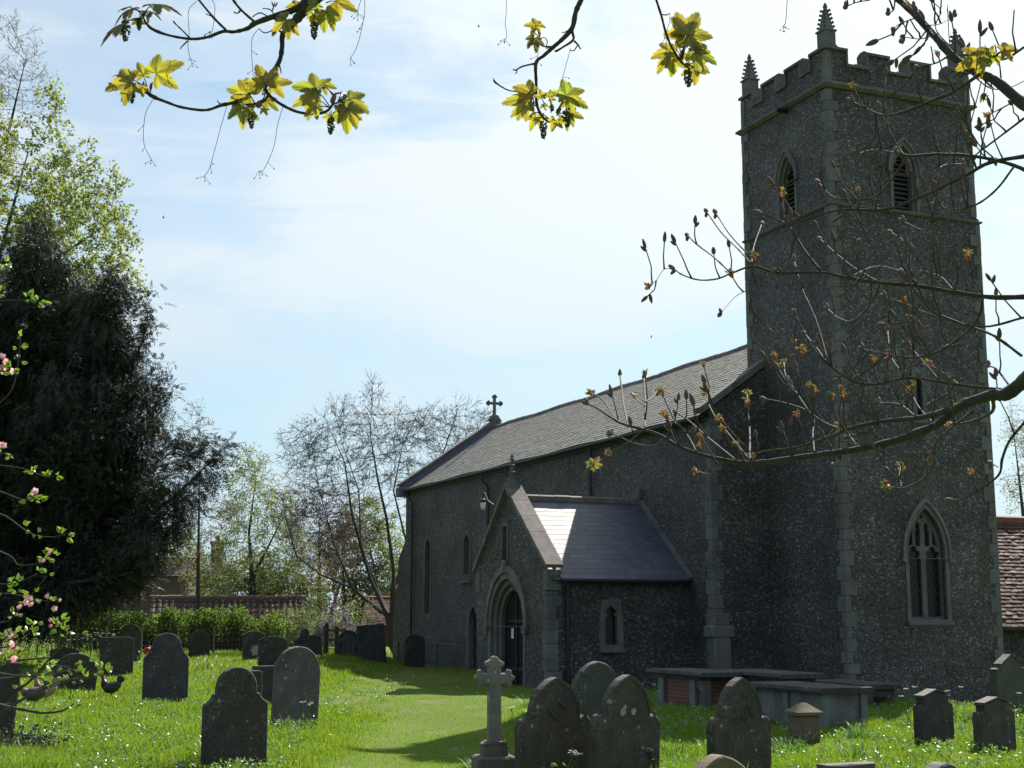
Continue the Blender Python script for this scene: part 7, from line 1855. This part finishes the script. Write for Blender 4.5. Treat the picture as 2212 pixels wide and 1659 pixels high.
budded(sy2, Z1, [[(2300, 1030, 30), (2230, 1008, 26), (2100, 962, 22), (1900, 922, 19), (1700, 912, 16), (1520, 920, 14), (1470, 870, 11), (1400, 742, 9), (1360, 642, 7)], [(1520, 930, 13), (1400, 1100, 11), (1300, 1172, 9), (1100, 1172, 7), (1000, 1082, 6)], [(2300, 905, 30), (2230, 922, 26), (2010, 962, 22), (1880, 1032, 20), (1700, 1120, 18), (1560, 1182, 18), (1380, 1242, 18), (1120, 1242, 12), (850, 1320, 10), (760, 1302, 7), (650, 1262, 5)], [(1310, 1180, 9), (1350, 1240, 9)], [(1380, 1242, 11), (1330, 1330, 9), (1240, 1420, 7)], [(1890, 780, 8), (1950, 860, 9), (2040, 940, 10)], [(2150, 990, 14), (2050, 1120, 12), (1930, 1210, 11), (1800, 1240, 8), (1700, 1215, 7)], [(1230, 910, 5), (1320, 885, 6), (1450, 900, 7)], [(1700, 1000, 6), (1760, 970, 5), (1850, 970, 6)], [(2212, 700, 14), (2080, 800, 12), (1920, 920, 9)], [(1960, 480, 7), (1900, 720, 7), (1880, 780, 5)], [(2230, 560, 9), (2080, 640, 8), (2000, 680, 6)], [(1690, 1300, 7), (1620, 1360, 6), (1500, 1310, 5)], [(830, 1320, 11), (880, 1420, 11), (930, 1500, 12)]],
    3.5, 3.9, 10, [5, 5, 8, 0, 1, 2, 4, 1, 2, 3, 2, 2, 2], .06, root=tr(3.1))
# sprig of opened yellow leaves at the upper right
rs = random.Random(8); ml, ms = MB(), MB()
for (b_, t_) in (((1960, 340), (1820, 395)), ((1990, 320), (1900, 290)), ((2010, 310), (2035, 262)), ((2090, 300), (2188, 278)), ((2110, 300), (2080, 345)), ((2000, 340), (1960, 390)), ((1940, 330), (1880, 320)), ((2050, 330), (2000, 380)), ((2100, 290), (2150, 262))):
    leafy(Z1, ml, ms, (2040, 335), b_, t_, 1, 3.3, rs.uniform(.3, .9), rs.uniform(-.4, .4), rs)
yl = sub('leaves', ml, L_SYC, sy2); sub('leaf_stalks', ms, M['twig'], yl); raceme(Z1, 1890, 330, 70, 50, 3.3, yl, rs); raceme(Z1, 1985, 345, 60, 45, 3.3, yl, rs)
# loose opened sprig low in front of the nave wall
ml, ms = MB(), MB()
for (b_, t_, ti) in (((75, 1420), (50, 1415), .2), ((80, 1425), (55, 1445), .3), ((95, 1428), (120, 1385), .4), ((90, 1440), (95, 1465), .6), ((85, 1435), (130, 1440), .7)): leafy(Z2, ml, ms, (95, 1425), b_, t_, 1, 3.35, ti, 0, rs)
ms.tube([Z2.p(95, 1425, 3.35), Z2.p(130, 1400, 3.4), Z2.p(240, 1330, 3.4), Z2.p(330, 1258, 3.38)], [.0012, .001, .001, .001], 5)
yl = sub('leaves', ml, L_BUD, sy2); sub('leaf_stalks', ms, M['twig'], yl)

# ------------------------------------------------------------------ crab apple reaching in at the left
ap = empty('apple_tree', (-3.75, 5.4, float(gz(-3.75, 5.4)))); so_cur = np.array(ap.location); tag(ap, 'crab apple with pink blossom and fresh leaves reaching across the yew', 'tree')
AP = Branchwork(0, 0, 1.0); rs = random.Random(31)
m = MB(); a0 = so_cur; m.tube([a0 + (0, 0, -.2), a0 + (.05, 0, .8), a0 + (0, .1, 1.8), a0 + (.15, .1, 2.8), a0 + (.1, .2, 3.8)], [.09, .075, .06, .04, .02], 10); sub('trunk', m, M['bark'], ap, True)
L_APPLE = mat_leaf('apple_leaves', [(0.05, 0.105, 0.012), (0.10, 0.16, 0.03)], .5, [(0.16, 0.29, 0.02), (0.27, 0.38, 0.05)], .08, .35)
M['pink'] = mat_leaf('pink_blossom', [(0.62, 0.16, 0.22), (0.72, 0.38, 0.42), (0.78, 0.62, 0.62)], .45, None, .03)
tw_ = [([(-60, 660, 4), (0, 650, 3), (45, 648, 2.4), (88, 652, 1.6)], .9), ([(-60, 600, 4), (0, 640, 3), (10, 570, 2)], .7), ([(-40, 900, 4), (20, 850, 2.6), (38, 790, 2), (44, 730, 1.6)], .15), ([(-50, 810, 4), (0, 803, 3), (20, 800, 2)], .7), ([(-60, 1010, 4), (0, 980, 3), (28, 985, 2)], .6), ([(-60, 1050, 4), (0, 1062, 3), (50, 1080, 2.2), (80, 1078, 1.6)], .8), ([(-60, 1120, 4), (0, 1110, 3), (62, 1150, 2.4), (105, 1160, 2), (140, 1155, 1.4)], .7), ([(-60, 1000, 3), (40, 1010, 2), (98, 1030, 1.5), (116, 1028, 1.2)], .45), ([(-60, 1170, 4), (20, 1200, 3), (40, 1220, 2), (84, 1216, 1.6), (115, 1195, 1.4)], .6), ([(-60, 1290, 4), (10, 1282, 3), (60, 1290, 2.2), (105, 1300, 1.5)], .8), ([(-60, 1340, 4), (0, 1345, 3), (30, 1330, 2.2), (100, 1245, 1.5)], .7), ([(-60, 1370, 4), (0, 1380, 3), (30, 1372, 2)], .9), ([(-50, 1250, 3), (20, 1262, 2.2), (80, 1240, 1.6)], .6),
       ([(-70, 1560, 9), (0, 1545, 7), (30, 1500, 6), (70, 1466, 5), (110, 1420, 4), (150, 1385, 2.4), (170, 1370, 1.6)], .12), ([(-60, 1440, 6), (0, 1455, 5), (40, 1460, 4), (95, 1458, 3), (150, 1448, 2.4), (185, 1430, 1.6)], .04), ([(-60, 1500, 7), (0, 1523, 6.5), (60, 1535, 6), (95, 1540, 5), (135, 1535, 4), (160, 1520, 2.6)], .05), ([(30, 1520, 4), (70, 1498, 3), (150, 1470, 2.4), (225, 1445, 1.6)], .03), ([(110, 1420, 3), (125, 1395, 2.2), (130, 1370, 1.6), (128, 1345, 1.2)], .1), ([(40, 1462, 3), (100, 1440, 2.4), (140, 1440, 2), (165, 1452, 1.4)], .03), ([(0, 1540, 4), (120, 1475, 2.6), (190, 1465, 1.8), (222, 1450, 1.2)], 0.0), ([(-40, 1400, 4), (30, 1395, 3), (60, 1372, 2), (75, 1350, 1.4)], .5), ([(-40, 1420, 4), (0, 1440, 3), (30, 1420, 2.4), (45, 1400, 2)], .2), ([(-60, 1450, 4), (0, 1430, 3), (14, 1425, 2)], .4)]
for i, (pts, pk) in enumerate(tw_):
    d = 4.9 + rs.uniform(-.5, .5); mbr, mlf, mbl = MB(), MB(), MB(); Q = AP.limb(mbr, [(x, y, w * 1.1) for x, y, w in pts], d, d, 7, rs=rs)
    a_ = Q[0]; root = a0 + np.array([.08, .1, min(3.4, max(.9, a_[2] - a0[2] - .3))]); mbr.tube([root, (root + a_) / 2 + (0, 0, .05), a_], [.02, .013, pts[0][2] * d / F / 2], 7)
    n = 4 if pts[-1][0] < 130 else 4
    for k in range(n):
        f = rs.uniform(.35, 1) if k else 1.0; q = Q[min(len(Q) - 1, int(f * (len(Q) - 1)))]; cl_ = rs.randint(2, 4)
        if AP is None: continue
        for j in range(cl_):
            ax = nrm(np.array([rs.uniform(-1, 1), rs.uniform(-.8, .8), rs.uniform(-.3, 1)])); L = rs.uniform(.017, .030); u = nrm(np.cross(ax, (rs.uniform(-1, 1), 1, .3))); w = np.cross(ax, u); b_ = q + ax * .012; wd = L * .30
            mlf.add([b_, b_ + ax * L * .3 + u * wd + w * .004, b_ + ax * L * .7 + u * wd * .8 + w * .005, b_ + ax * L - w * .004, b_ + ax * L * .7 - u * wd * .8 + w * .005, b_ + ax * L * .3 - u * wd + w * .004, b_ + ax * L * .5 - w * .004], [(0, 1, 2, 6), (6, 2, 3), (6, 3, 4), (0, 6, 4, 5)])
        if rs.random() < pk * .36:
            c = q + np.array([rs.uniform(-.02, .02), rs.uniform(-.02, .02), rs.uniform(-.01, .03)])
            for j in range(rs.randint(2, 4)):
                e = c + np.array([rs.uniform(-.028, .028), rs.uniform(-.028, .028), rs.uniform(-.02, .025)])
                if rs.random() < .5: mbl.lathe(e, [(.0015, -.005), (.006, 0), (.0062, .004), (.002, .009)], 7)
                else:
                    fd = nrm(np.array([rs.uniform(-.8, .8), -1, rs.uniform(-.2, .8)])); u = nrm(np.cross(fd, (0, 0, 1))); w = np.cross(u, fd)
                    for z in range(5):
                        a = 2 * PI * z / 5; dd = u * math.cos(a) + w * math.sin(a); s_ = np.cross(fd, dd); mbl.add([e, e + dd * .008 + s_ * .0062 + fd * .003, e + dd * .0135 + fd * .005, e + dd * .008 - s_ * .0062 + fd * .003], [(0, 1, 2, 3)])
    br = sub('branch', mbr, M['bark'], ap, True); sub('leaves', mlf, L_APPLE, br)
    if mbl.v: sub('blossom', mbl, M['pink'], br)

# ------------------------------------------------------------------ insects on the wing
for i, (x, y, d, lab) in enumerate(((191, 305, 2.6, 'small dark flying insect against the sky left of the dangling stalks'), (353, 470, 3.4, 'small dark flying insect low in the open sky beside the fresh green tree'), (1034, 57, 3.4, 'small dark flying insect between the two leafy twigs at the top'), (1407, 728, 4.0, 'tiny flying insect above the slate roof near the tower'))):
    o = empty('flying_insect', at(x, y, d)); o.scale = (.62, .62, .62); tag(o, lab, 'insect', 'insects in the air')
    m = MB(); m.lathe((0, 0, 0), [(.0004, -.005), (.0016, -.002), (.0018, .002), (.0006, .005)], 6, ax=(1, .2, .1)); m.build('body', M['dark'], o)
    m = MB(); m.add([(0, 0, .001), (.003, .001, .008), (-.001, .002, .009), (-.002, 0, .002)], [(0, 1, 2, 3)]); m.add([(0, 0, .001), (.002, -.004, -.006), (-.002, -.004, -.006), (-.002, 0, .001)], [(0, 1, 2, 3)]); m.build('wing', M['dark'], o)
